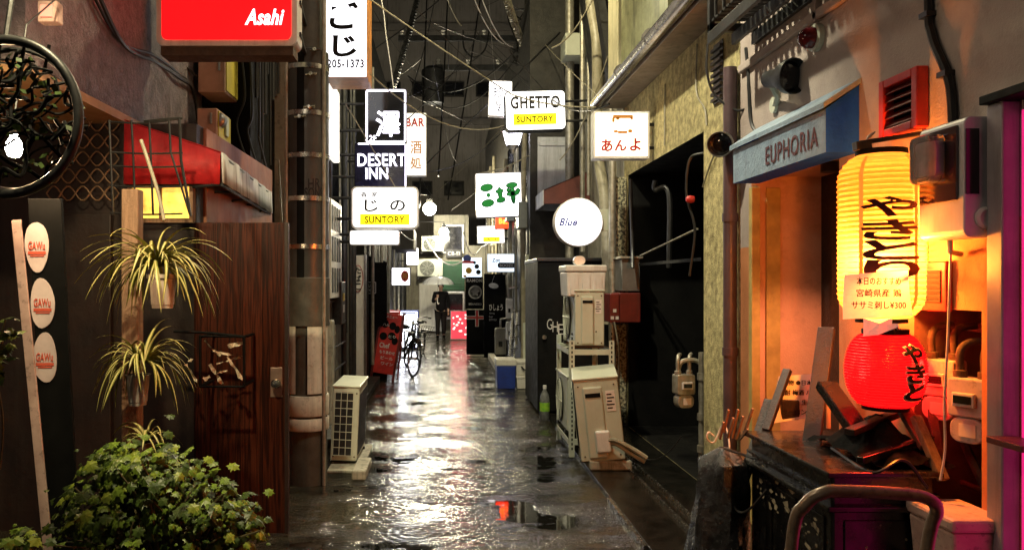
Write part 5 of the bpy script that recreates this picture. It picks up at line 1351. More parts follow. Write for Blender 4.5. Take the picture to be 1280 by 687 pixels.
E = [(0,1),(1,2),(2,3),(3,4),(4,5),(5,6),(6,7),(7,8),(3,9),(9,10),(10,11),(11,12),(3,13),(13,14),(14,15),(15,16),(0,17),(17,18),(18,19),(19,20),(0,21),(21,22),(22,23),(23,24)]
skin_mesh('body', V, E, MT['skin'], per)
J = [(B(0,0,.78),(.18,.135)), (B(0,0,1.05),(.16,.12)), (B(0,-.01,1.25),(.185,.135)), (B(0,0,1.39),(.15,.10)), (B(0,0,1.45),(.075,.075)),
     (B(-.18,0,1.385),.078), (B(-.24,-.06,1.11),.064), (B(-.15,-.22,1.21),.052), (B(.18,0,1.385),.078), (B(.245,.03,1.10),.064), (B(.242,-.05,.88),.05)]
skin_mesh('jacket', J, [(0,1),(1,2),(2,3),(3,4),(3,5),(5,6),(6,7),(3,8),(8,9),(9,10)], MT['jacket'], per)
T_ = [(B(0,0,.98),(.20,.155)), (B(-.085,0,.82),.125), (B(-.095,-.10,.48),.078), (B(-.10,-.02,.06),.07), (B(.085,0,.82),.125), (B(.09,.04,.48),.085), (B(.095,.20,.08),.07)]
skin_mesh('trousers', T_, [(0,1),(1,2),(2,3),(0,4),(4,5),(5,6)], MT['trousers'], per)
m = MB()
for s, yy in ((-1,-.10),(1,.13)): m.lathe([(.03,0),(.05,.01),(.055,.04),(.04,.075),(.02,.09)], 12, Matrix.Translation(B(s*.098,yy,0)) @ Matrix.Diagonal((.95,2.4,1,1)))
m.build('shoe', MT['black'], per, smooth=True)
m = MB(); m.lathe([(.09,-.03),(.1,.02),(.085,.08),(.04,.115),(.01,.12)], 16, Matrix.Translation(B(0,.012,1.615)) @ Matrix.Diagonal((.95,1.05,1,1))); m.build('hair', MT['hair'], per, smooth=True)
m = MB(); m.lathe([(.016,0),(.012,.03),(.005,.045)], 8, Matrix.Translation(B(0,-.105,1.565)) @ Matrix.Rotation(R(8),4,'X')); m.build('nose', MT['skin'], per, smooth=True)
m = MB()
for s in (-1,1): m.lathe([(.002,-.01),(.011,0),(.002,.01)], 8, Matrix.Translation(B(s*.03,-.1,1.59)))
m.rbox(bx-.025,bx+.025,1.515,1.524,by-.103,by-.095,.004); m.build('face_features', MT['hair'], per)
m = MB()
for k in range(5):
    a = B(-.11+.0*k,-.28,1.27+k*.018); m.tube([a, a+Vector((-.01,-.035,.0)), a+Vector((.03,-.05,0)), a+Vector((.045,-.03,0))], .009, 6)
    a = B(.22+k*.007,-.095+k*.012,.79); m.tube([a, a+Vector((.004,-.01,-.045)), a+Vector((-.004,-.02,-.08))], .008, 6)
m.build('finger', MT['skin'], per, smooth=True)
um = thing('umbrella', 'clear vinyl umbrella held over the walking person', 'umbrella', B(-.08,-.3,1.2))
uc = B(-.08,-.28,1.66); m = MB()
vs = []; K = 7
for i in range(K+1):
    a = i/K*R(80); rr = .5*math.sin(a)/math.sin(R(80)); z = .27*(math.cos(a)-math.cos(R(80)))/(1-math.cos(R(80)))
    for k in range(16):
        sc = 1 - (.05 if (k % 2 and i == K) else 0); b = k*PI/8; vs.append(uc + Vector((rr*sc*math.cos(b), rr*sc*math.sin(b), z)))
m.add(vs, [(i*16+k, i*16+(k+1)%16, (i+1)*16+(k+1)%16, (i+1)*16+k) for i in range(K) for k in range(16)]); m.build('canopy', MT['umbrella_film'], um, smooth=True)
m = MB()
for k in range(8): m.tube([vs[i*16+k*2] - Vector((0,0,.004)) for i in range(K+1)], .005, 5)
m.build('rib', MT['steel'], um)
m = MB(); m.tube([uc+Vector((0,0,.33)), uc+Vector((-.02,0,-.45))], .007, 6); m.build('shaft', MT['steel'], um)
m = MB(); m.tube(curve([uc+Vector((-.02,0,-.38)), uc+Vector((-.02,0,-.55)), uc+Vector((-.0,0,-.6)), uc+Vector((.03,0,-.56))]), .014, 8); m.build('handle', MT['white'], um, smooth=True)

# ================================================================ BICYCLE
bk = thing('bicycle', 'black city bicycle with a wire front basket parked by the left bars', 'bicycle', (0,0,0))
def wheel(y):
    m = MB(); m.tube([(0, y+.33*math.cos(k*PI/18), .34+.33*math.sin(k*PI/18)) for k in range(36)], .018, 8, closed=True); w = m.build('wheel', MT['rubber'], bk, smooth=True)
    m = MB(); m.tube([(0, y+.305*math.cos(k*PI/18), .34+.305*math.sin(k*PI/18)) for k in range(36)], .009, 6, closed=True); m.tube([(-.05,y,.34),(.05,y,.34)], .02, 8); m.build('rim', MT['steel'], w)
    m = MB()
    for k in range(14): m.tube([(.02*(-1)**k, y, .34), (0, y+.3*math.cos(k*2*PI/14), .34+.3*math.sin(k*2*PI/14))], .003, 4)
    m.build('spokes', MT['steel'], w)
    m = MB(); m.tube([(0, y+.37*math.cos(R(a)), .34+.37*math.sin(R(a))) for a in range(10, 175, 11)], .014, 6); m.build('mudguard', MT['steel'], bk)
wheel(-.55); wheel(.55)
m = MB()
for a, b, r in (((0,-.44,.82),(0,-.02,.30),.02),((0,-.42,.72),(0,.12,.42),.017),((0,-.02,.30),(0,.16,.80),.018),((0,-.02,.30),(0,.55,.34),.012),((0,.13,.70),(0,.55,.34),.01),((0,-.40,.95),(0,-.46,.70),.02),((-.05,-.46,.70),(-.05,-.55,.34),.012),((.05,-.46,.70),(.05,-.55,.34),.012)): m.tube([a,b], r, 8)
m.build('frame', MT['black'], bk, smooth=True)
m = MB(); m.tube(curve([(-.29,-.18,1.02),(-.2,-.3,1.04),(-.04,-.38,.98),(.04,-.38,.98),(.2,-.3,1.04),(.29,-.18,1.02)]), .012, 8); m.build('handlebar', MT['steel'], bk, smooth=True)
m = MB(); m.tube([(-.3,-.15,1.02),(-.27,-.22,1.025)], .018, 8); m.tube([(.3,-.15,1.02),(.27,-.22,1.025)], .018, 8); m.build('grip', MT['rubber'], bk)
m = MB()
for k in range(7):
    z = .72+k*.04; w = .12+k*.012; m.tube([(-w,-.82-k*.01,z),(w,-.82-k*.01,z),(w,-.52,z),(-w,-.52,z)], .005, 5, closed=True)
for k in range(9):
    q = -1+k*.25; m.tube([(q*.12,-.82,.72),(q*.19,-.88,.96)], .004, 4); m.tube([(q*.12,-.52,.72),(q*.19,-.52,.96)], .004, 4)
m.box(-.12,.12,-.82,-.52,.715,.725); m.build('basket', MT['dark_metal'], bk)
m = MB(); m.lathe([(.02,.0),(.11,.03),(.12,.06),(.09,.09),(.01,.1)], 14, Matrix.Translation((0,.2,.84)) @ Matrix.Diagonal((.8,1.15,1,1))); m.build('saddle', MT['rubber'], bk, smooth=True)
m = MB(); m.bar((-.1,.6,.7),(.1,.6,.7),.3,.012); m.tube([(.06,.4,.7),(.06,.55,.34)], .006, 6); m.tube([(-.06,.4,.7),(-.06,.55,.34)], .006, 6); m.build('rack', MT['dark_metal'], bk)
m = MB(); m.tube([(.02,.5,.33),(.14,.62,.01)], .01, 6); m.build('kickstand', MT['steel'], bk)
m = MB(); m.tube([(-.12,-.1,.3),(.12,.06,.3)], .01, 6); m.box(-.17,-.09,-.15,-.05,.285,.31); m.box(.09,.17,.01,.11,.285,.31); m.build('pedal', MT['rubber'], bk)
m = MB(); m.lathe([(.02,0),(.05,.05),(.05,.06)], 12, Matrix.Translation((0,-.6,.66)) @ Matrix.Rotation(R(90),4,'X')); m.build('headlight', MT['steel'], bk)
bk.location = (X(503,15.2), 15.2, 0); bk.rotation_euler = (0, R(7), R(22))
bk2 = dup(bk, (X(516,17.0), 17.2, 0), 'second black bicycle just behind the one with the basket', rotz=R(-12))

# ================================================================ RIGHT FOREGROUND
# EUPHORIA hood
t = thing('blue_hood', 'blue and grey boxed hood over the doorway reading EUPHORIA', 'hood', (2.1, 4.9, 2.42))
xf, xw, ya, yb, zb, zt, zw = 2.02, 2.197, 4.23, 5.58, 2.435, 2.665, 2.79
m = MB(); m.add([(xf,ya,zb),(xf,yb,zb),(xf,yb,zt),(xf,ya,zt)], [(0,1,2,3)])
f = m.build('front_face', MT['euphoria_front'], t)
m = MB(); m.add([(xf+.001,ya,zb),(xw,ya,zb),(xw,ya,zw),(xf+.001,ya,zt)], [(0,1,2,3)]); m.add([(xf+.001,yb,zb),(xw,yb,zb),(xw,yb,zw),(xf+.001,yb,zt)], [(0,1,2,3)]); m.add([(xf+.001,ya,zb),(xw,ya,zb),(xw,yb,zb),(xf+.001,yb,zb)], [(0,1,2,3)])
m.build('side_panel', MT['euphoria_blue'], t)
m = MB(); m.add([(xf-.02,ya-.02,zt),(xw,ya-.02,zw+.005),(xw,yb+.02,zw+.005),(xf-.02,yb+.02,zt),(xf-.02,ya-.02,zt+.03),(xw,ya-.02,zw+.035),(xw,yb+.02,zw+.035),(xf-.02,yb+.02,zt+.03)], [(0,1,2,3),(4,5,6,7),(0,1,5,4),(1,2,6,5),(2,3,7,6),(3,0,4,7)])
m.build('capping', [MT['euphoria_front']], t)
M = Matrix.Translation((xf-.0035, (4.36+5.0)/2-.02, 2.535)) @ Matrix.Rotation(R(-90),4,'Z')
m = MB(); m.text('EUPHORIA', (0,0,0), .70, .115, bold=.004, depth=.002, space=1.12, M=M); m.build('lettering', mat('letter_red', (.10,.018,.02), (.05,.01,.012), 20, rough=.4), f)

# steel canopy grid upper right
t = thing('steel_canopy', 'black slatted steel canopy over the EUPHORIA hood', 'canopy', (2.0, 4.9, 3.42))
m = MB()
for x in (1.86, 2.03, 2.17): m.box(x, x+.03, 3.4, 5.65, 3.42, 3.5)
for y in (3.4, 4.15, 4.9, 5.6): m.box(1.86, 2.2, y, y+.05, 3.505, 3.56)
m.box(1.86,1.9,5.6,5.65,3.5,4.6); m.box(1.86,1.9,3.4,3.45,3.5,4.6); m.box(1.855,1.9,3.4,5.65,4.6,4.64)
m.build('frame', MT['dark_metal'], t, bevel=.004)
m = MB()
for i in range(30): m.box(1.87, 2.19, 3.42+i*.073, 3.42+i*.073+.045, 3.565, 3.58)
for i in range(14): m.box(1.872,1.888,3.5+i*.155,3.52+i*.155,3.58,4.6)
m.build('slats', MT['dark_metal'], t)

# alarm bell
t = thing('alarm_bell', 'dark red domed alarm on the plaster wall', 'alarm', (2.14, 4.69, 3.18))
c = Vector((2.197, 4.69, 3.18)); M = Matrix.Translation(c) @ Matrix.Rotation(R(-90),4,'Y')
m = MB(); m.lathe([(.08,0),(.08,.03),(.07,.035)], 24, M); m.build('base', MT['acwhite'], t, smooth=True)
m = MB(); m.lathe([(.062,.036),(.06,.07),(.045,.10),(.02,.118),(.003,.12)], 24, M); m.build('dome', mat('dome_red', (.12,.012,.015), (.06,.006,.01), 8, rough=.12), t, smooth=True)
m = MB(); m.box(2.165,2.199,4.66,4.70,3.27,3.6); m.build('cable_duct', MT['plaster'], t)
# spotlights
def spot(label, c, aim, wallp, s):
    t = thing('spotlight', label, 'spotlight', c)
    c = Vector(c); M = Matrix.Translation(c) @ axis_to(aim)
    m = MB(); m.lathe([(.03*s,-.12*s),(.05*s,-.11*s),(.06*s,-.02*s),(.10*s,.06*s),(.105*s,.11*s),(.098*s,.11*s),(.09*s,.07*s),(.02*s,.03*s)], 24, M); m.build('head', MT['dark_metal'] if s > 1 else MT['metal'], t, smooth=True)
    m = MB(); m.lathe([(.088*s,.072*s),(.06*s,.085*s),(.005,.09*s)], 24, M); m.build('lens', MT['dark_glass'], t, smooth=True)
    w = Vector(wallp)
    m = MB(); m.tube([c+M.to_3x3()@Vector((0,0,-.1*s)), (c+w)/2+Vector((0,0,-.03)), w], .02*s, 8); m.build('arm', MT['acwhite'], t, smooth=True)
    m = MB(); m.lathe([(.05*s,0),(.05*s,.02)], 16, Matrix.Translation(w) @ Matrix.Rotation(R(-90),4,'Y')); m.build('wall_plate', MT['acwhite'], t)
spot('large unlit black spotlight above the EUPHORIA hood', P(976,97,5.0), (.35,-1,-.15), (2.197,5.3,2.92), 1.05)
spot('small silver bullet spotlight on the mossy pillar edge', P(905,178,5.9), (-.6,-.8,-.3), (2.197,6.02,2.82), .9)
o = MB()
for i in range(6): o.tube(curve([P(940+rnd.uniform(-8,12),60,5.8),P(945+rnd.uniform(-12,12),100,5.75),P(942+rnd.uniform(-12,12),150,5.7),P(955+rnd.uniform(-8,12),170,5.6)]), .012, 6)
o = o.build('cable_tangle', MT['cable'], smooth=True); tag(o, 'tangle of black cables behind the large spotlight', 'cable')
o = MB().rbox(X(945,5.7), X(965,5.7), Z(172,5.7), Z(130,5.7), 5.7, 5.8, .03).build('junction_box', MT['acwhite'], bevel=.008); tag(o, 'pale junction box under the large spotlight', 'box')
# red vent hood
t = thing('vent_hood', 'red square louvred vent hood on the plaster wall', 'vent', (2.17, 3.8, 2.45))
ya, yb, z0, z1, xf = 3.62, 3.94, 2.45, 2.73, 2.14
m = MB()
m.box(xf,2.197,ya,ya+.045,z0,z1); m.box(xf,2.197,yb-.045,yb,z0,z1); m.box(xf,2.197,ya+.046,yb-.046,z1-.04,z1); m.box(xf,2.197,ya+.046,yb-.046,z0,z0+.04)
m.build('hood', MT['red_paint'], t, bevel=.006)
m = MB()
for k in range(5): m.add([(xf+.01,ya+.046,z0+.045+k*.04),(xf+.01,yb-.046,z0+.045+k*.04),(xf+.05,yb-.046,z0+.08+k*.04),(xf+.05,ya+.046,z0+.08+k*.04)], [(0,1,2,3)])
o = m.build('louvres', MT['dark_red'], t); o.modifiers.new('th','SOLIDIFY').thickness = .004
m = MB(); m.box(2.192,2.196,ya+.046,yb-.046,z0+.041,z1-.041); m.build('dark_inside', MT['black'], t)

# electric meter box
t = thing('electric_meter_box', 'rounded white electric meter box with glass meter beside the yellow lantern', 'meter box', (2.1, 3.3, 1.95))
ya, yb, xa, xb = 3.15, 3.45, 2.05, 2.195
z0, z1 = Z(298,3.25), Z(151,3.25)
M = Matrix.Rotation(R(0),4,'Z')
m = MB(); m.rbox(xa, xb, z0, z1, ya, yb, .03); m.build('case', mat('meter_case', (.68,.66,.68), (.56,.53,.55), 4, rough=.35, streak=.2), t, bevel=.006)
m = MB(); m.rbox(xa-.004, xa-.001, 0, 0, 0, 0, .0) if False else None
m.box(xa-.012, xa-.001, ya+.03, yb-.02, z0+.15, z1-.03); w = m.build('window_panel', mat('smoked', (.06,.02,.02), (.03,.01,.01), 5, rough=.08, coat=1), t, bevel=.004)
m = MB(); m.rbox(-.075,.075,-.10,.10,0,.075,.03, M=Matrix.Translation((xa-.013,3.31,(z0+z1)/2+.09)) @ Matrix.Rotation(R(-90),4,'Z') @ Matrix.Translation((0,-.075,0))); m.build('glass_cover', plain('meter_glass', (.85,.8,.8), .05, trans=.85), t, bevel=.02)
m = MB(); m.rbox(-.05,.05,-.07,.07,0,.03,.02, M=Matrix.Translation((xa-.0135,3.31,(z0+z1)/2+.09)) @ Matrix.Rotation(R(-90),4,'Z') @ Matrix.Translation((0,-.035,0))); m.build('meter_works', MT['metal'], t)
m = MB(); m.lathe([(.045,0),(.045,.012),(.035,.02),(.02,.016),(.002,.018)], 24, Matrix.Translation((xa+.085,ya-.001,z0+.075)) @ Matrix.Rotation(R(90),4,'X')); m.build('round_knob', MT['white'], t, smooth=True)
m = MB(); m.box(xa+.004, xa+.058, ya-.004, ya-.001, z0+.17, z1-.05); m.build('dark_side_panel', MT['dark_glass'], t, bevel=.001)  # plain dark panel on the near side of the case
m = MB(); m.tube([(2.12,3.35,z0-.001),(2.12,3.35,z0-.05),(2.18,3.37,z0-.06)], .012, 8); m.build('cable_gland', MT['metal'], t)
o = MB().box(2.165,2.197,3.45,3.78,1.62,1.84).build('red_notice_frame', MT['red_paint'], bevel=.006); tag(o, 'small red framed hatch under the meter box', 'hatch')
m = MB(); m.box(2.16,2.164,3.48,3.75,1.66,1.8); m.build('dark_pane', MT['dark_glass'], o)

# lantern arm
t = thing('lantern_arm', 'rusty black iron arm jutting from the wall over the yellow lantern', 'bracket', (2.1, 3.7, 2.38))
m = MB(); m.bar((1.92,3.7,2.39),(2.197,3.66,2.43),.03,.02); m.bar((1.9,3.7,2.375),(1.97,3.7,2.385),.045,.04); m.build('arm', MT['dark_metal'], t, bevel=.004)

def lantern(name, label, c, prof_r, h, glowm, capm, ribs, hoopm):
    """paper lantern about c (centre)"""
    t = thing(name, label, 'lantern', (c.x, c.y, c.z-h/2))
    prof = []
    n = ribs*4
    for i in range(n+1):
        q = i/n; z = (q-.5)*h
        prof.append((prof_r(q) + .0028*math.cos(i*PI/2)*(1 if 0 < i < n else 0), z))
    m = MB(); m.lathe(prof, 48, Matrix.Translation(c)); m.f = m.f[:-2]; m.m = m.m[:-2]
    p = m.build('paper_shade', glowm, t, smooth=True)
    m = MB()
    for i in range(1, ribs):
        q = i/ribs; r = prof_r(q)+.003
        m.tube([(c.x+r*math.cos(k*PI/22), c.y+r*math.sin(k*PI/22), c.z+(q-.5)*h) for k in range(44)], .0013, 4, closed=True)
    m.build('hoops', hoopm, t)
    m = MB()
    for s in (-1, 1):
        r = prof_r(0 if s < 0 else 1); z = s*h/2
        m.lathe([(r*.88,z-.012),(r+.012,z-.012),(r+.012,z+.018),(r*.88,z+.018),(r*.88,z-.012)], 40, Matrix.Translation(c))
    m.build('rim', capm, t, smooth=True)
    return t, p
def paper(name, c, st, hot, trans, clear=0, tint=(1,.6,.25)):
    m, nt, b = newmat(name)
    out = nt.nodes['Material Output']
    nt.nodes.remove(b)
    f = ramp(nt, noise(nt, 30, 4, .7, (1,1,2.5)), .3, .7)
    col = mixc(nt, f, tuple(x*.72 for x in c), c)
    d = nd(nt, 'ShaderNodeBsdfDiffuse'); tr = nd(nt, 'ShaderNodeBsdfTranslucent'); e = nd(nt, 'ShaderNodeEmission')
    tr.inputs[0].default_value = (*hot, 1)
    nt.links.new(mixc(nt, 1.0, col, (.22,.22,.22) if clear else (1,1,1), 'MULTIPLY'), d.inputs[0]); nt.links.new(col, e.inputs[0]); e.inputs[1].default_value = st
    mx = nd(nt, 'ShaderNodeMixShader'); mx.inputs[0].default_value = trans
    nt.links.new(d.outputs[0], mx.inputs[1]); nt.links.new(tr.outputs[0], mx.inputs[2])
    ad = nd(nt, 'ShaderNodeAddShader'); nt.links.new(mx.outputs[0], ad.inputs[0]); nt.links.new(e.outputs[0], ad.inputs[1])
    last = ad.outputs[0]
    if clear:   # thin paper lets some of the bulb straight through
        tp = nd(nt, 'ShaderNodeBsdfTransparent'); tp.inputs[0].default_value = (*tint, 1)
        mx2 = nd(nt, 'ShaderNodeMixShader'); mx2.inputs[0].default_value = clear
        nt.links.new(last, mx2.inputs[1]); nt.links.new(tp.outputs[0], mx2.inputs[2]); last = mx2.outputs[0]
    nt.links.new(last, out.inputs[0])
    return m
def lamp_in(name, loc, w, col, r, parent):
    l = bpy.data.lights.new(name, 'POINT'); l.energy = w; l.color = col; l.shadow_soft_size = r
    o = bpy.data.objects.new(name, l); COL.objects.link(o); o.parent = parent; o.location = Vector(loc) - Vector(parent.location)
    return o
YL = 3.7
yc = P(1102, 296, YL)
hh = (400-193)*YL/F
def ry(q):
    e = .16
    k = 1
    if q < e: k = math.sqrt(max(0, 1-((e-q)/e)**2*.72))
    if q > 1-e: k = math.sqrt(max(0, 1-((q-1+e)/e)**2*.72))
    return .183*k
lan, shade = lantern('paper_lantern', 'tall glowing yellow paper lantern with brush kana やきとり', yc, ry, hh, paper('chochin_paper', (1,.28,.02), 1.0, (1,.5,.13), .055, .3, (1,.50,.16)), MT['black'], 32, glow('hoop_glow', (1,.2,.015), .8, .2))
lamp_in('lantern_bulb', yc+Vector((-.055,-.085,-.12)), 230, (1,.53,.19), .05, lan)
m = MB()
for a in (-144, -72, -20, 90):
    vs = []
    for i in range(25):
        q = .03+.94*i/24; rr = ry(q)+.0035
        for da in (-.05, .05): vs.append((yc.x+math.cos(R(a)+da)*rr, yc.y+math.sin(R(a)+da)*rr, yc.z+(q-.5)*hh))
    m.add(vs, [(2*i,2*i+1,2*i+3,2*i+2) for i in range(24)])
m.build('seam', G['chochin'] if False else glow('seam_glow', (1,.17,.01), .9, .2), shade)
def wrap(m, body, w, h, az, c, z, rf, hh, bold, off=.005, mi=0):
    """letter bent round a lantern: cut fine first so that it hugs the paper"""
    import bmesh
    vs, fs, asp = text_geo(body, bold)
    bm = bmesh.new()
    bv = [bm.verts.new(p) for p in vs]
    for f in fs:
        try: bm.faces.new([bv[i] for i in f])
        except ValueError: pass
    for k in range(-7, 8):
        for no in ((1,0,0), (0,0,1)):
            bmesh.ops.bisect_plane(bm, geom=bm.verts[:]+bm.edges[:]+bm.faces[:], plane_co=(k/16+.003,0,k/16+.003), plane_no=no)
    bm.verts.index_update()
    out = []
    for v in bm.verts:
        x, y, zz = v.co
        zw = z + zz*h; q = (zw-c.z)/hh+.5; r0 = rf(max(0,min(1,q)))
        a = R(az) + x*w/max(.1, r0); rr = r0 + off + y*.003
        out.append((c.x+math.cos(a)*rr, c.y+math.sin(a)*rr, zw))
    m.add(out, [[v.index for v in f.verts] for f in bm.faces], mi)
    bm.free()
m = MB(); m2 = MB()
for i, ch in enumerate('やきとり'):
    z = Z((258, 287, 312, 337)[i], YL-.17)
    wrap(m, ch, .235, .09, -108+i*1.5, yc, z, ry, hh, .03)
m.build('brush_lettering', MT['ink_wine'], shade)
m = MB(); m.tube(curve([yc+Vector((-.06,0,hh/2)), yc+Vector((-.07,-.01,hh/2+.07)), yc+Vector((-.03,0,hh/2+.10)), Vector((1.95,3.7,2.40))], 5), .005, 6); m.build('hanging_wire', MT['white_cable'], lan)
# paper note on the lantern
t = thing('paper_note', 'handwritten paper note 本日のおすすめ pinned to the yellow lantern foot', 'note', P(1098,398,3.46))
q = [P(1056,343,3.47), P(1137,338,3.49), P(1141,394,3.47), P(1055,399,3.45)]
m = MB()
vs = []
for i in range(9):
    for j in range(5):
        a = q[0].lerp(q[1], i/8); b = q[3].lerp(q[2], i/8); p = a.lerp(b, j/4); p.y += .01*math.sin(i*.9+j*.6); vs.append(p)
m.add(vs, [(i*5+j,(i+1)*5+j,(i+1)*5+j+1,i*5+j+1) for i in range(8) for j in range(4)])
o = m.build('sheet', paper('note_paper', (.85,.62,.55), .12, (.9,.6,.5), .4), t, smooth=True)
m = MB()
for body, v, w in (('本日のおすすめ', 351, 55), ('宮崎県産 鶏', 366, 56), ('ササミ刺し¥300', 381, 68)): m.text(body, (X(1098,3.44), 3.435, Z(v,3.44)), w*3.44/F, 10*3.44/F, bold=.012, depth=.002)
m.build('handwriting', MT['ink'], o)
# crumpled white paper between lanterns
m = MB(); vs = [P(u,v,Yq) for u,v,Yq in ((1080,398,3.66),(1118,396,3.6),(1124,408,3.62),(1098,418,3.6),(1080,420,3.66),(1100,404,3.55))]
m.add(vs, [(0,1,5),(1,2,5),(2,3,5),(3,4,5),(4,0,5)]); o = m.build('paper_tag', paper('tag_paper', (.85,.55,.4), .2, (.9,.5,.35), .4)); tag(o, 'crumpled paper tag between the yellow and red lanterns', 'tag')
o.modifiers.new('th','SOLIDIFY').thickness = .002
# red lantern
rc = P(1107, 462, YL); rh = (505-413)*YL/F
def rr_(q):
    a = (q-.5)*2; return .08 + (.170-.08)*math.sqrt(max(0, 1-a*a*.995))
red, rsh = lantern('paper_lantern', 'round glowing red paper lantern hanging under the yellow one', rc, rr_, rh, paper('red_paper', (1,.003,.008), .42, (1,.02,.02), .03, .16, (1,.08,.06)), MT['black'], 26, glow('hoop_red_glow', (1,.002,.006), .2, .2))
lamp_in('lantern_bulb', rc+Vector((0,0,0)), 50, (1,.40,.30), .05, red)
m = MB(); mo = MB()
for i, ch in enumerate('やきと'):
    z = rc.z + (.085, .0, -.082)[i]
    wrap(mo, ch, .105, .092, -76+i*1.5, rc, z, rr_, rh, .14, .004)
    wrap(m, ch, .092, .08, -76+i*1.5, rc, z, rr_, rh, .06, .008)
mo.build('lettering_outline', MT['white'], rsh); m.build('brush_lettering', MT['ink'], rsh)
m = MB(); m.tube([rc+Vector((0,0,rh/2)), rc+Vector((-.02,0,rh/2+.05)), yc+Vector((-.01,0,-hh/2))], .006, 6); m.tube(sag(rc+Vector((-.07,0,rh/2)), rc+Vector((.07,0,rh/2)), -.06), .005, 6); m.build('hanging_wire', MT['white_cable'], red)

# added fill lamp under the hood, warming the doorway
t = thing('hood_fill_light', 'added warm fill light tucked up under the EUPHORIA hood', 'lamp', (2.42, 5.0, 2.44))
m = MB(); m.lathe([(.05,.06),(.06,.055),(.06,.0),(.05,.0)], 18, Matrix.Translation((2.42,5.0,2.436))); m.build('can', MT['dark_metal'], t, smooth=True)
m = MB(); m.lathe([(.045,.002),(.045,.006)], 18, Matrix.Translation((2.42,5.0,2.436))); m.build('lens', glow('fill_light_glow', (1,.5,.2), 8, 0), t)
l = bpy.data.lights.new('downlight', 'SPOT'); l.energy = 110; l.color = (1,.36,.17); l.spot_size = R(96); l.spot_blend = .6; l.shadow_soft_size = .04
lo = bpy.data.objects.new('downlight', l); COL.objects.link(lo); lo.parent = t; lo.location = (0,0,-.03)

# recessed gas meters
for i, (yy, xx, zz, lab) in enumerate(((3.66, 2.285, 1.06, 'pinkish gas meter deeper in the wall recess, beside the red lantern'), (3.44, 2.275, 1.0, 'pinkish gas meter nearer the recess edge, partly behind the white cord'))):
    g = gas_meter('gas_meter', lab, 1.0, 'pinkish')
    g.location = (xx, yy, zz+.06); g.rotation_euler = (0,0,R(-62)); g.scale = (.92,)*3
m = MB()
m.tube([(2.42,3.30,.5),(2.42,3.72,1.0)], .02, 8); m.tube([(2.46,3.6,.28),(2.46,3.6,1.2)], .018, 8); m.tube([(2.46,3.35,.28),(2.46,3.35,1.05)], .018, 8); m.tube([(2.44,3.28,1.54),(2.44,3.73,1.54)], .022, 8); m.tube([(2.4,3.3,.82),(2.4,3.7,.82)], .015, 8)
o = m.build('gas_pipe', MT['rust'], smooth=True); tag(o, 'rusty gas pipes crossing inside the meter recess', 'pipe')
crate('foam box tinted for dim red light on the plinth below the recessed gas meters', X(1172,3.2), X(1240,3.2), 3.1, 3.4, .58, Z(640,3.2), 'strip', 'strip', False)  # white foam; dim red light is put into its colour
o = MB().box(2.0, 2.2, 3.1, 3.42, .03, .578).build('crate_plinth', MT['wood_dark'], bevel=.01); tag(o, 'dark timber plinth under the foam box by the recess', 'plinth')

# black lacquered cabinet
t = thing('black_cabinet', 'battered black lacquered cabinet under the red lantern', 'cabinet', (1.9, 3.85, .03))
xa, xb, ya, yb = 1.66, 2.1, 3.42, 4.32
zt = .93
m = MB(); m.box(xa, xb, ya, yb, .035, zt); m.build('body', MT['lacquer'], t, bevel=.012)
m = MB(); m.box(xa-.03, xb+.02, ya-.03, yb+.03, zt-.16, zt-.135); m.box(xa-.02, xb+.01, ya-.02, yb+.02, zt-.10, zt-.085); m.box(xa-.035, xb+.02, ya-.035, yb+.035, zt-.012, zt+.012)
m.build('moulding', MT['lacquer'], t, bevel=.006)
m = MB()
for k in range(3): m.box(xa-.008, xa-.001, ya+.06+k*.28, ya+.28+k*.28, .12, zt-.2)
m.box(xa+.05,xb-.05,ya-.008,ya-.001,.12,zt-.2)
m.build('panel', MT['lacquer'], t, bevel=.006)
# chips of worn paint
m = MB()
for i in range(44):
    yy = ya+.1+rnd.random()*.7; zz = zt-.32+rnd.gauss(0,.05)-(yy-ya)*-.08; s = rnd.uniform(.006,.028)
    poly = [(yy+math.cos(k)*s*rnd.uniform(.5,1.6), zz+math.sin(k)*s*rnd.uniform(.3,.8)) for k in (0,1,2,3.1,4.2,5.3)]
    m.add([(xa-.0095, y, z) for y, z in poly], [tuple(range(6))])
for i in range(8):
    xx = xa+.05+rnd.random()*.35; zz = rnd.uniform(.2,.85); s = rnd.uniform(.002,.007); m.add([(xx+math.cos(k)*s, ya-.0095, zz+math.sin(k)*s) for k in (0,1,2,3.1,4.2,5.3)], [tuple(range(6))])
m.build('paint_chip', mat('worn', (.45,.38,.26), (.2,.16,.1), 30, rough=.5), t)
# boards leaning on it, handwritten sheet, cloth
o = MB().bar(P(958,538,4.35), P(985,462,4.5), .045, .03).build('timber_board', MT['wood_dark'], bevel=.004); tag(o, 'short dark timber leaning in front of the handwritten menu sheet', 'timber')
o = MB().bar(P(1014,560,4.1), P(1034,410,4.35), .085, .035).build('timber_board', MT['wood_dark'], bevel=.004); tag(o, 'long dark timber post standing beside the handwritten menu sheet', 'timber')
o = MB().bar(P(1128,508,3.75), P(1160,560,3.5), .06, .03).build('timber_board', mat('wood_mid', (.15,.07,.04), (.08,.035,.02), 12, rough=.5, stretch=(4,4,.5)), bevel=.004); tag(o, 'brown timber sloping out from under the red lantern', 'timber')
o = MB().bar(P(1145,520,3.55), P(1180,600,3.4), .045, .03).build('timber_board', MT['wood_post'], bevel=.004); tag(o, 'reddish batten sloping below the recessed gas meters', 'timber')
t = thing('menu_sheet', 'white handwritten menu sheet standing on the black cabinet', 'menu', P(995,535,4.5))
m = MB(); q = [P(974,470,4.5), P(1034,466,4.5), P(1024,520,4.42), P(960,530,4.42)]
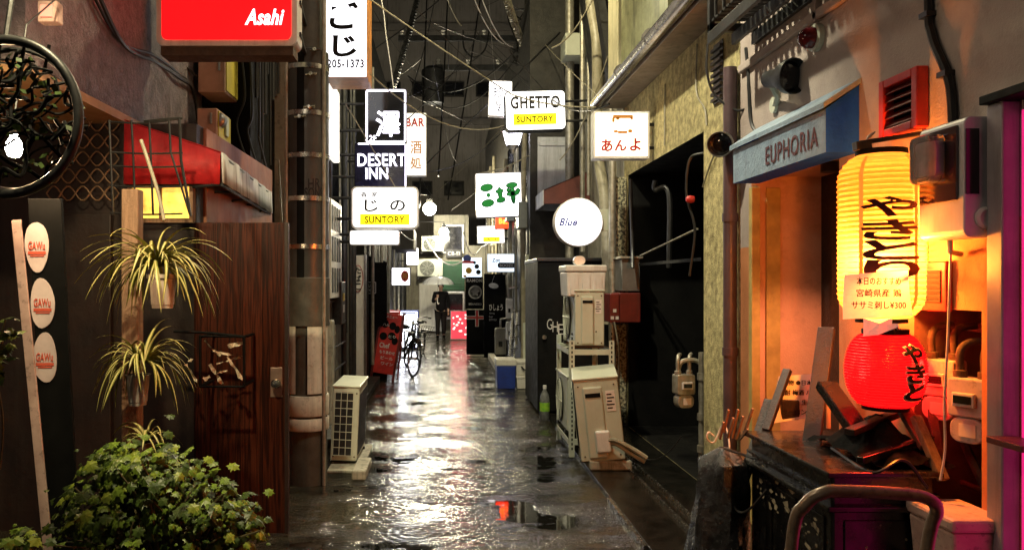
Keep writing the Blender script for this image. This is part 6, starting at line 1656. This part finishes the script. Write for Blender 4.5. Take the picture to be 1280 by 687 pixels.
m.add(q, [(0,1,2,3)]); o = m.build('sheet', MT['paper'], t); o.modifiers.new('th','SOLIDIFY').thickness = .004
m = MB()
for i, body in enumerate(('お飲物 ●日本酒', '焼酎 梅酒 ハイ', 'ビール 生 中', 'ウーロン 茶')): m.text(body, (X(1000-i*1.5,4.45), 4.478-i*.02, Z(479+i*11.5,4.45)), (50-i*3)*4.45/F, 7*4.5/F, bold=.012, depth=.002)
m.build('handwriting', MT['ink'], o)
o = MB().rbox(X(978,4.42),X(1000,4.42),Z(525,4.42),Z(500,4.42),4.42,4.45,.01).build('dark_tag', MT['wood_dark'], bevel=.003); tag(o, 'dark square block standing before the menu sheet', 'block')
o = MB().tube(curve([P(1036,535,4.2),P(1036,500,4.2),P(1040,492,4.2),P(1044,498,4.2),P(1044,510,4.2)]), .012, 8).build('umbrella_hook', MT['white'], smooth=True); tag(o, 'white curved hook handle standing on the black cabinet', 'hook')
for (a, b, w, mt_, lab) in ((P(1062,540,3.6),P(1150,505,3.9),.05,'wood_dark','dark plank lying across the tarpaulin under the red lantern'),(P(1075,575,3.45),P(1165,548,3.6),.04,'lacquer','black lath on the cabinet front edge'),(P(1150,430,3.9),P(1178,585,3.5),.035,'rust','rusty rod standing between red lantern and gas meters'),(P(930,600,4.3),P(962,500,4.5),.05,'wood_dark','dark stake by the doorway jamb')):
    tag(MB().bar(a, b, w, .03).build('timber_board', MT[mt_], bevel=.003), lab, 'timber')
for (pts_, lab) in (((P(905,560,4.35),P(960,575,4.2),P(1010,560,4.0),P(1060,585,3.5)),'black cable snaking along the cabinet top'),((P(1040,560,3.8),P(1090,590,3.4),P(1130,575,3.38),P(1160,610,3.35)),'black cable loop hanging over the cabinet front'),((P(900,590,4.3),P(925,640,4.2),P(960,610,4.1),P(975,575,4.2)),'black cable drooping on the plastic bag')):
    wire('loose_cable', lab, curve(pts_), .010, 'cable')
# draped black cloth bundle under the lantern
m = MB(); vs = []; n = 20
base = P(1100,545,3.75)
for i in range(n+1):
    for j in range(n+1):
        u = i/n-.5; v = j/n-.5
        z = .17*math.exp(-(u*u+v*v)*7) + .018*math.sin(u*17+v*4)*math.cos(v*13) + .01*rnd.random()
        vs.append((base.x+u*.36-.02, base.y+v*.62, .945+max(0,z)))
m.add(vs, [(i*(n+1)+j,(i+1)*(n+1)+j,(i+1)*(n+1)+j+1,i*(n+1)+j+1) for i in range(n) for j in range(n)])
o = m.build('black_tarp', MT['black_cloth'], smooth=True); tag(o, 'crumpled black tarpaulin lying on the cabinet under the red lantern', 'tarpaulin')
o = MB().bar(P(1032,480,4.0), P(1075,540,3.7), .10, .05).build('timber_beam', MT['lacquer'], bevel=.01); tag(o, 'black beam with a wet top edge tucked beside the red lantern', 'beam')
# dark bag heap left of cabinet
m = MB(); vs = []; n = 22; K = 12
for i in range(K+1):
    q = i/K
    for k in range(n):
        a = 2*PI*k/n; r = (.27-.11*q+.03*math.sin(a*5+q*6)+.02*rnd.random())*(1 if q < .97 else .3)
        vs.append((1.50+.05*q+math.cos(a)*r*.62, 4.42+math.sin(a)*r*.9, .031+q*.80))
m.add(vs, [(i*n+k,i*n+(k+1)%n,(i+1)*n+(k+1)%n,(i+1)*n+k) for i in range(K) for k in range(n)]); m.add([vs[K*n+k] for k in range(n)], [tuple(range(n))])
o = m.build('garbage_bag', mat('bag', (.010,.010,.011), (.006,.006,.006), 9, rough=.18, rough2=.4, bump=.9, bscale=14), smooth=True); tag(o, 'tall black plastic bag slumped at the cabinet corner', 'bag')
o = MB()
for i in range(7): o.bar(P(900+i*5,545+rnd.uniform(-8,6),4.35), P(905+i*6,530+rnd.uniform(-20,10),4.3), .012, .012)
o = o.build('twig_bundle', MT['wood_post']); tag(o, 'small bundle of sticks poking from the black bag', 'sticks')
# hand truck handle
t = thing('hand_truck', 'tan tubular hand truck standing before the black cabinet', 'hand truck', (1.4, 2.65, .03))
Yh = 2.6
pts = [(1.14,Yh+.1,.35),(1.16,Yh+.06,.9),(1.185,Yh+.02,1.02),(1.235,Yh,1.065),(1.30,Yh,1.07),(1.50,Yh,1.06),(1.575,Yh,1.045),(1.615,Yh+.02,1.0),(1.61,Yh+.06,.88),(1.56,Yh+.1,.35)]
m = MB(); m.tube(curve(pts, 6), .0205, 14); m.build('handle', MT['tan_metal'], t, smooth=True)
m = MB(); m.bar((1.14,Yh+.1,.36),(1.56,Yh+.1,.36),.03,.03); m.bar((1.14,Yh+.1,.2),(1.56,Yh+.1,.2),.03,.03)
for x in (1.14,1.56): m.bar((x,Yh+.1,.16),(x,Yh+.1,.38),.03,.03)
m.box(1.14,1.56,Yh+.08,Yh+.5,.15,.18); m.build('frame', MT['tan_metal'], t, bevel=.004)
for x in (1.2,1.5):
    for y in (Yh+.12,Yh+.45):
        m = MB(); m.lathe([(.02,-.015),(.058,-.012),(.058,.012),(.02,.015)], 18, Matrix.Translation((x,y,.088)) @ Matrix.Rotation(R(90),4,'Y')); m.build('wheel', MT['rubber'], t)

# ================================================================ LEFT FOREGROUND
# red awning
t = thing('red_awning', 'red canvas awning with streaked white fringe over the bar door', 'awning', (-1.9, 6.5, 2.4))
A0 = Vector((-1.54,5.5,0)); A1 = Vector((-1.73,7.95,0)); wx = -2.2
zf0, zf1, zw = 2.42, 2.64, 2.86
m = MB()
nn = 10
def edge(k): return A0.lerp(A1, k)
vs = []
for i in range(nn+1):
    e = edge(i/nn)
    for j in range(7):
        q = j/6; vs.append((wx+(e.x-wx)*q, e.y, zw+(zf1-zw)*q - .03*math.sin(q*PI)*abs(math.sin(i/nn*PI*3))))
m.add(vs, [(i*7+j,(i+1)*7+j,(i+1)*7+j+1,i*7+j+1) for i in range(nn) for j in range(6)])
side = []
for j in range(13):
    q = j/12; x = wx+(A0.x-wx)*q
    side += [(x, 5.5+.008*math.sin(j*1.7), zw+(zf1-zw)*q-.005), (x, 5.49+.012*math.sin(j*1.3), zf0)]
m.add(side, [(2*j,2*j+2,2*j+3,2*j+1) for j in range(12)])
o = m.build('canvas', MT['canvas_red'], t, smooth=True); o.modifiers.new('th','SOLIDIFY').thickness = .006
m = MB()
vs = []
for i in range(25):
    e = edge(i/24); w = .006*math.sin(i*1.4); vs += [(e.x+.006+w, e.y, zf1), (e.x+.014+w*1.5, e.y, zf0+.01)]
m.add(vs, [(2*i,2*i+2,2*i+3,2*i+1) for i in range(24)]); o = m.build('white_fringe', MT['canvas_white'], t, smooth=True); o.modifiers.new('th','SOLIDIFY').thickness = .006
m = MB()
m.tube([(A0.x,A0.y+.03,zf0),(A1.x,A1.y,zf0)], .012, 6); m.tube([(wx,5.53,zf0),(A0.x,5.53,zf0)], .012, 6); m.tube([(A0.x,A0.y+.03,zf1-.02),(A1.x,A1.y,zf1-.02)], .012, 6)
for i in range(6):
    e = edge(i/5); m.tube([(-1.73, e.y, zf0-.02+.02*(i % 2)), (e.x, e.y, zf0)], .010, 6)
m.build('frame', MT['dark_metal'], t)
# wire rack grid before the awning
t = thing('wire_rack', 'thin black wire grid hanging in front of the red awning', 'wire grid', (X(185,5.0), 5.0, 2.1))
Y = 5.0; m = MB()
for u in (138, 166, 188, 213): m.tube([P(u+3,268,Y) if u < 200 else P(u+24,268,Y), P(u,190,Y), P(u-2,150,Y)], .007, 6)
for v in (152, 190, 207, 232, 266): m.tube(curve([P(137,v,Y), P(180,v+2,Y), P(228,v+(1 if v > 160 else -4),Y)], 4), .006, 6)
m.tube([P(180,152,Y), P(208,149,Y), P(228,148,Y)], .009, 6); m.tube([P(224,148,Y),P(226,200,Y),P(238,270,Y)], .009, 6)
m.build('grid', MT['dark_metal'], t)
# wooden door
Y = 5.5
t = thing('wooden_door', 'dark grained plank door standing open with a steel knob', 'door', (X(300,Y), Y, .02))
m = MB(); m.box(X(242,Y), X(360,Y), Y, Y+.05, .02, Z(278,Y)); m.build('leaf', MT['wood_door'], t, bevel=.004)
Yk = Y-.001
m = MB(); m.box(X(338,Y), X(353,Y), Y-.006, Y-.001, Z(496,Y), Z(459,Y)); m.build('knob_plate', mat('plate_brass', (.42,.3,.24), (.3,.2,.16), 12, rough=.3, metal=.7), t, bevel=.002)
m = MB(); m.lathe([(.012,0),(.012,.03),(.03,.04),(.034,.06),(.025,.078),(.004,.082)], 20, Matrix.Translation((X(347,Y),Y-.006,Z(478,Y))) @ Matrix.Rotation(R(90),4,'X')); m.build('knob', MT['steel'], t, smooth=True)
m = MB(); m.box(X(356,Y),X(360.5,Y),Y-.012,Y-.001,.02,Z(278,Y)); m.build('edge_strip', MT['wood_dark'], t)
# wire shelf with foil wrappers
t = thing('wire_shelf', 'black wire shelf frame holding crumpled clear wrappers', 'shelf', (X(265,5.2), 5.25, 1.1))
Y = 5.2; m = MB()
m.tube([P(217,414,Y),P(262,416,Y),P(306,421,Y)], .01, 6)
m.tube([P(250,420,Y),P(305,421,Y),P(305,483,Y),P(250,483,Y)], .012, 6, closed=True)
for u in (251, 304): m.tube([P(u,421,Y), P(u,421,Y)+Vector((0,.28,0))], .01, 6); m.tube([P(u,482,Y), P(u,482,Y)+Vector((0,.28,0))], .01, 6)
m.build('frame', MT['black'], t)
m = MB()
for (u0,v0,u1,v1,w) in ((255,425,275,445,4),(268,440,304,445,3),(270,455,300,446,3),(262,455,277,480,4),(284,445,303,476,4),(284,433,304,428,8),(272,466,284,463,3),(255,474,263,470,6),(232,455,246,478,3),(236,452,240,448,5)):
    a, b = P(u0,v0,Y-.01), P(u1,v1,Y+.05); d = (b-a); pr = Vector((-d.z,0,d.x)).normalized()*w*Y/F*.5
    vs = []
    for i in range(7):
        p = a.lerp(b,i/6); k = rnd.uniform(.3,1.1); vs += [p+pr*k+Vector((0,rnd.uniform(-.02,.02),0)), p-pr*k+Vector((0,rnd.uniform(-.02,.02),0))]
    m.add(vs, [(2*i,2*i+2,2*i+3,2*i+1) for i in range(6)])
m.build('wrapper', mat('wrap_foil', (.75,.66,.52), (.35,.25,.16), 25, rough=.1), t)
# meter boxes on left wall high
for (u0,v0,u1,v1,Y,lab) in ((247,57,281,115,7.6,'upper salmon steel box with yellow side beneath the beer sign'),(246,135,271,182,7.4,'lower salmon steel box with yellow side just above the red awning')):
    t = thing('wall_box', lab, 'wall box', P((u0+u1)/2,v1,Y))
    x0,z0,x1,z1 = px(u0,v0,u1,v1,Y)
    m = MB(); m.box(x0,x1,Y,Y+.45,z0,z1); m.build('case', mat('salmon', (.46,.27,.19), (.34,.19,.13), 4, rough=.5, streak=.3), t, bevel=.01)
    m = MB(); m.box(x1+.001,x1+.012,Y+.02,Y+.43,z0+.02,z1-.02); m.build('side_plate', mat('side_yellow', (.5,.4,.04), (.36,.28,.03), 5, rough=.4), t)
    m = MB(); m.tube([(x1-.05,Y-.02,z0+.2),(x1-.05,Y-.02,z0+.3)], .012, 6); m.build('handle', MT['metal'], t)
t = thing('electric_meter', 'small glass fronted electric meter beside the lower salmon box', 'electric meter', P(275,170,7.6))
m = MB(); m.lathe([(.06,0),(.07,.02),(.07,.1),(.05,.12),(.01,.125)], 18, Matrix.Translation(P(276,152,7.55)) @ Matrix.Rotation(R(90),4,'X')); m.build('glass', MT['metal'], t, smooth=True)
m = MB(); m.box(X(270,7.6),X(283,7.6),7.6,7.7,Z(170,7.6),Z(145,7.6)); m.build('base', MT['acwhite'], t, bevel=.01)
# post, plants
Y = 4.62
o = MB().box(X(151,Y), X(172,Y), Y, Y+.09, 0, Z(236,Y)).build('wooden_post', MT['wood_post'], bevel=.008); tag(o, 'weathered wooden post carrying the spider plants', 'post')
o = MB().tube(curve([P(176,175,4.55),P(186,205,4.52),P(197,240,4.5),P(205,275,4.48)]), .010, 8).build('bamboo_stick', MT['pale_cable'], smooth=True); tag(o, 'thin pale stick slanting over the lit yellow window', 'stick')
def spider(label, c, n, L, pot_m, seed, tilt=1.0):
    rr = random.Random(seed)
    t = thing('spider_plant', label, 'plant', c, 'spider plants on the post')
    c = Vector(c)
    for part, mtn in (('leaf_blades', 'spider_green'), ('leaf_stripes', 'spider_cream')):
        rr.seed(seed); m = MB()
        for i in range(n):
            a = rr.uniform(0, 2*PI); l = L*rr.uniform(.55,1.1); up = rr.uniform(.15,1.0); w = rr.uniform(.006,.012)
            d = Vector((math.cos(a), math.sin(a)*.75, 0)); s = Vector((-math.sin(a), math.cos(a), 0))
            p = c + d*.02 + Vector((0,0,.02)); vs = []; K = 11
            v = (d*.55 + Vector((0,0,up*1.5))).normalized()
            twist = rr.uniform(-.4,.4); bend = rr.uniform(.7,1.7); kink = rr.random() < .14; sway = rr.uniform(-.09,.09)
            for k in range(K+1):
                q = k/K; ww = w*(math.sin(min(1,q*3+.35)*PI/2))*(1-q**3)
                if part == 'leaf_stripes': ww *= .42
                nv = (s + Vector((0,0,twist))*q).normalized()
                lift = v.cross(nv).normalized()*(.0012 if part == 'leaf_stripes' else 0)
                if lift.z < 0: lift = -lift
                vs += [p - nv*ww + lift, p + lift*1.0 - Vector((0,0,.0 if part == 'leaf_stripes' else ww*.35)), p + nv*ww + lift]
                v = (v + Vector((0,0,-1))*(.26*(1.15-.4*up)*bend + (1.1 if kink and k == 6 else 0)) + d*.02 + s*sway).normalized()
                p = p + v*(l/K)
            m.add(vs, [(3*k,3*k+3,3*k+4,3*k+1) for k in range(K)] + [(3*k+1,3*k+4,3*k+5,3*k+2) for k in range(K)])
        m.build(part, MT[mtn], t, smooth=True)
    return t
t = spider('big variegated spider plant spilling from the upper white pot', P(195,338,4.35), 120, .46, None, 3)
m = MB(); cc = P(203,385,4.38); m.lathe([(.055,0),(.075,.16),(.085,.165),(.085,.185),(.07,.185),(.06,.02)], 22, Matrix.Translation(cc)); m.build('pot', mat('pot_white', (.6,.5,.42), (.45,.36,.3), 6, rough=.4), t, smooth=True)
t = spider('smaller spider plant hung lower on the wooden post', P(178,458,4.4), 85, .38, None, 11)
m = MB(); cc = P(172,506,4.43); m.lathe([(.045,0),(.065,.16),(.07,.17),(.06,.17),(.05,.02)], 22, Matrix.Translation(cc)); m.build('pot', mat('pot_grey', (.4,.36,.33), (.28,.25,.23), 6, rough=.4), t, smooth=True)
t = spider('thin sparse spider plant low on the post just above the bush', P(182,552,4.35), 22, .26, None, 23)
m = MB(); cc = P(180,575,4.38); m.lathe([(.045,0),(.06,.10),(.05,.10),(.04,.02)], 18, Matrix.Translation(cc)); m.build('pot', MT['rust'], t, smooth=True)
# leafy bush
def leafy(name, label, lobes, n, size, seed, stem_base):
    rr = random.Random(seed)
    t = thing(name, label, 'plant', stem_base)
    parts = {k: MB() for k in ('leaf_green','leaf_dark','leaf_pale')}
    shape = [(0,0),(.28,.12),(.5,.05),(.46,.3),(.72,.45),(.42,.55),(.3,.78),(.12,.72),(0,1.05),(-.12,.72),(-.3,.78),(-.42,.55),(-.72,.45),(-.46,.3),(-.5,.05),(-.28,.12)]
    st = MB()
    for i in range(n):
        L = rr.choice(lobes); c = Vector(L[0])
        d = Vector((rr.gauss(0,1), rr.gauss(0,1), rr.gauss(.25,1))).normalized()
        rad = rr.random()**.55
        p = c + Vector((d.x*L[1], d.y*L[2], d.z*L[3]))*rad*(rr.uniform(.8,1.15) if rr.random() < .74 else rr.uniform(1.05,1.75))
        s = size*rr.choice((.4,.6,.8,1.0,1.15,1.4))*rr.uniform(.85,1.15)
        nrm = (d*.6 + Vector((0,-.5,.75)) + Vector((rr.uniform(-.6,.6),rr.uniform(-.6,.6),rr.uniform(-.4,.4)))).normalized()
        tip = (d*.5 + Vector((rr.uniform(-1,1),rr.uniform(-.6,.3),-.7))); tip = (tip - nrm*tip.dot(nrm)).normalized(); sd = tip.cross(nrm)
        vs = [p + sd*x*s*.75 + tip*y*s + nrm*(-.22*abs(x)*s - .12*y*y*s) for x, y in shape]
        vs.append(p + tip*.4*s + nrm*.03*s)
        k = rr.random(); key = 'leaf_dark' if k < .45 else 'leaf_green' if k < .86 else 'leaf_pale'
        parts[key].add(vs, [(j, (j+1) % 16, 16) for j in range(16)])
        if i % 9 == 0: st.tube(curve([Vector(stem_base)+Vector((rr.uniform(-.05,.05),0,0)), (Vector(stem_base)+c)/2+Vector((rr.uniform(-.1,.1),rr.uniform(-.1,.1),0)), p], 4), .004, 5)
    for k, m in parts.items(): m.build('foliage', MT[k], t)
    st.build('stem', MT['stem'], t)
    return t
Yb = 3.45
t = leafy('leafy_bush', 'large wet leafy bush spreading in front of the wooden door', [(P(195,600,Yb),.20,.20,.17),(P(250,640,Yb),.24,.2,.18),(P(130,640,Yb),.2,.2,.15),(P(200,690,Yb),.36,.25,.16),(P(290,655,Yb+.1),.13,.15,.14),(P(150,580,Yb+.1),.13,.12,.09)], 2100, .046, 5, (P(200,700,Yb).x, Yb, .34))
m = MB(); m.lathe([(.18,0),(.24,.3),(.26,.31),(.26,.35),(.22,.35),(.2,.05)], 26, Matrix.Translation((P(200,700,Yb).x,Yb,0))); m.build('pot', MT['rust'], t, smooth=True)
leafy('leafy_bush', 'small sprig of leaves hanging beside the pink slat', [(P(6,415,3.2),.05,.08,.06),(P(-6,455,3.2),.06,.06,.05),(P(0,440,3.2),.05,.08,.08)], 60, .045, 8, (P(-12,470,3.2).x, 3.2, 1.0))
leafy('leafy_bush', 'low clump of leaves at the foot of the pink slat', [(P(22,672,3.0),.06,.1,.05),(P(0,690,3.0),.1,.1,.06)], 70, .045, 9, (P(5,720,3.0).x, 3.0, .3))
# sticker board and leaning strip
Y = 3.65
t = thing('sticker_board', 'black upright board bearing three pale oval stickers', 'board', (X(55,Y), Y, 0))
tl = [P(36,246,Y), P(74,252,Y), P(96,687,Y), P(46,687,Y)]
sh = (X(66,Y)-X(54,Y))
def shx(z): return X(55,Y) + (Z(250,Y)-z)*.052
m = MB(); z0, z1 = .0, Z(248,Y); w = .076
m.add([(shx(z0)-w,Y,z0),(shx(z0)+w,Y,z0),(shx(z1)+w,Y,z1),(shx(z1)-w,Y,z1),(shx(z0)-w,Y+.02,z0),(shx(z0)+w,Y+.02,z0),(shx(z1)+w,Y+.02,z1),(shx(z1)-w,Y+.02,z1)], [(0,1,2,3),(7,6,5,4),(0,4,5,1),(1,5,6,2),(2,6,7,3),(3,7,4,0)])
m.build('panel', MT['black'], t, bevel=.003)
for i, (u, v) in enumerate(((46,308),(53,379),(56,447))):
    m = MB(); c = P(u,v,Y)
    poly = []
    for k in range(26):
        a = 2*PI*k/26; rr = 1+.04*math.sin(a*3+i*2)+.02*rnd.random(); x, z = 15*Y/F*math.cos(a)*rr, 31*Y/F*math.sin(a)*rr; poly.append((c.x + x*.995 - z*-.0 - z*.03*1, c.z+z))
    m.prism(poly, Y-.004, Y-.001); s = m.build('oval_sticker', MT['sticker'], t)
    m = MB(); m.text('GAWu', (c.x,Y-.005,c.z+.004), 21*Y/F, 10*Y/F, bold=.02, depth=.0015); m.box(c.x-.04,c.x+.042,Y-.0055,Y-.0045,c.z-.036,c.z-.022); m.box(c.x-.03,c.x+.035,Y-.0055,Y-.0045,c.z-.046,c.z-.04); m.build('lettering', MT['ink_orange'], s)
m = MB(); Y = 3.6; m.bar(P(60,690,Y), P(20,275,Y), .042, .012); o = m.build('timber_strip', MT['strip'], bevel=.003); tag(o, 'pale pink slat leaning beside the oval sticker board', 'slat')
# iron ring ornament with tangled vines
Y = 2.9
c = P(6,146,Y)
t = thing('iron_ring', 'big black iron ring filled with tangled wire vines', 'ornament', (c.x, Y, c.z-.27))
m = MB(); ra = 92*Y/F
m.tube([(c.x+ra*math.cos(k*PI/24), Y+.0, c.z+ra*math.sin(k*PI/24)*1.05) for k in range(48)], .018, 10, closed=True); m.tube([(c.x+ra*.93*math.cos(k*PI/24), Y+.06, c.z+ra*.93*math.sin(k*PI/24)*1.05) for k in range(48)], .010, 8, closed=True)
m.build('ring', MT['dark_metal'], t, smooth=True)
m = MB()
rr = random.Random(4); hole = P(17,184,2.93)
for i in range(70):
    a = rr.uniform(0,2*PI); q = rr.uniform(.1,.9); p = Vector((c.x+math.cos(a)*ra*q, Y+rr.uniform(-.04,.08), c.z+math.sin(a)*ra*q)); pts = [p]
    d = Vector((rr.uniform(-1,1),rr.uniform(-.3,.3),rr.uniform(-1,1))).normalized()
    for k in range(5):
        d = (d + Vector((rr.uniform(-1,1),rr.uniform(-.4,.4),rr.uniform(-1,1)))*.8).normalized(); pn = pts[-1] + d*.065
        e = Vector((pn.x-c.x, 0, pn.z-c.z))
        if e.length > ra*.95: pn = pn - e.normalized()*.07
        pts.append(pn)
    if min((Vector((p_.x-hole.x,0,p_.z-hole.z)).length for p_ in curve(pts,4))) < .045: continue
    m.tube(curve(pts,4), rr.uniform(.003,.008), 6)
for i in range(3):
    x = c.x-.05+i*.09; m.tube([(x,Y+.02,c.z+ra*.6),(x+.02,Y+.02,c.z+ra*1.0)], .006, 6)
m.build('vine_wire', MT['black'], t, smooth=True)
m = MB()
for i in range(260):
    a = rr.uniform(0,2*PI); q = rr.uniform(.05,.85)**.7; p = Vector((c.x+math.cos(a)*ra*q, Y+rr.uniform(-.03,.1), c.z+math.sin(a)*ra*q)); s = rr.uniform(.018,.04)
    if Vector((p.x-hole.x,0,p.z-hole.z)).length < .06: continue
    n1 = Vector((rr.uniform(-1,1),rr.uniform(-1,1),rr.uniform(-1,1))).normalized(); n2 = n1.orthogonal().normalized()
    m.add([p, p+n1*s*.5+n2*s*.35, p+n1*s, p+n1*s*.5-n2*s*.35], [(0,1,2,3)])
m.build('dark_leaves', MT['leaf_dark'], t)
m = MB(); m.tube([(c.x,Y,c.z+ra),(c.x-.02,Y+.2,3.3),(c.x-.05,4.25,3.35)], .01, 6); m.build('hanger', MT['dark_metal'], t)
# bare bulb behind the ring
c = P(17,184,3.5)
t = thing('bare_bulb', 'bare glaring bulb burning behind the iron ring', 'lamp', c)
m = MB(); m.lathe([(.005,-.045),(.025,-.038),(.034,-.01),(.03,.02),(.016,.045),(.015,.055)], 16, Matrix.Translation(c)); m.build('globe', G['bulb_warm'], t, smooth=True)
m = MB(); m.lathe([(.018,.055),(.02,.10),(.006,.12)], 12, Matrix.Translation(c)); m.tube([c+Vector((0,0,.12)), c+Vector((-.05,.2,.6)), (c.x-.1,4.22,3.3)], .005, 6); m.build('holder', MT['dark_metal'], t)
# small pink lit box at the upper left
c = P(62,15,4.15)
t = thing('small_wall_lamp', 'small pinkish square lamp box high on the corner house', 'lamp', c)
m = MB(); m.box(c.x-.05,c.x+.05,4.12,4.19,c.z-.06,c.z+.05); m.build('case', MT['strip'], t, bevel=.006)
m = MB(); m.box(c.x-.03,c.x+.03,4.112,4.119,c.z-.035,c.z+.025); m.build('lens', glow('lens_pink', (1,.25,.18), .9, .2), t)
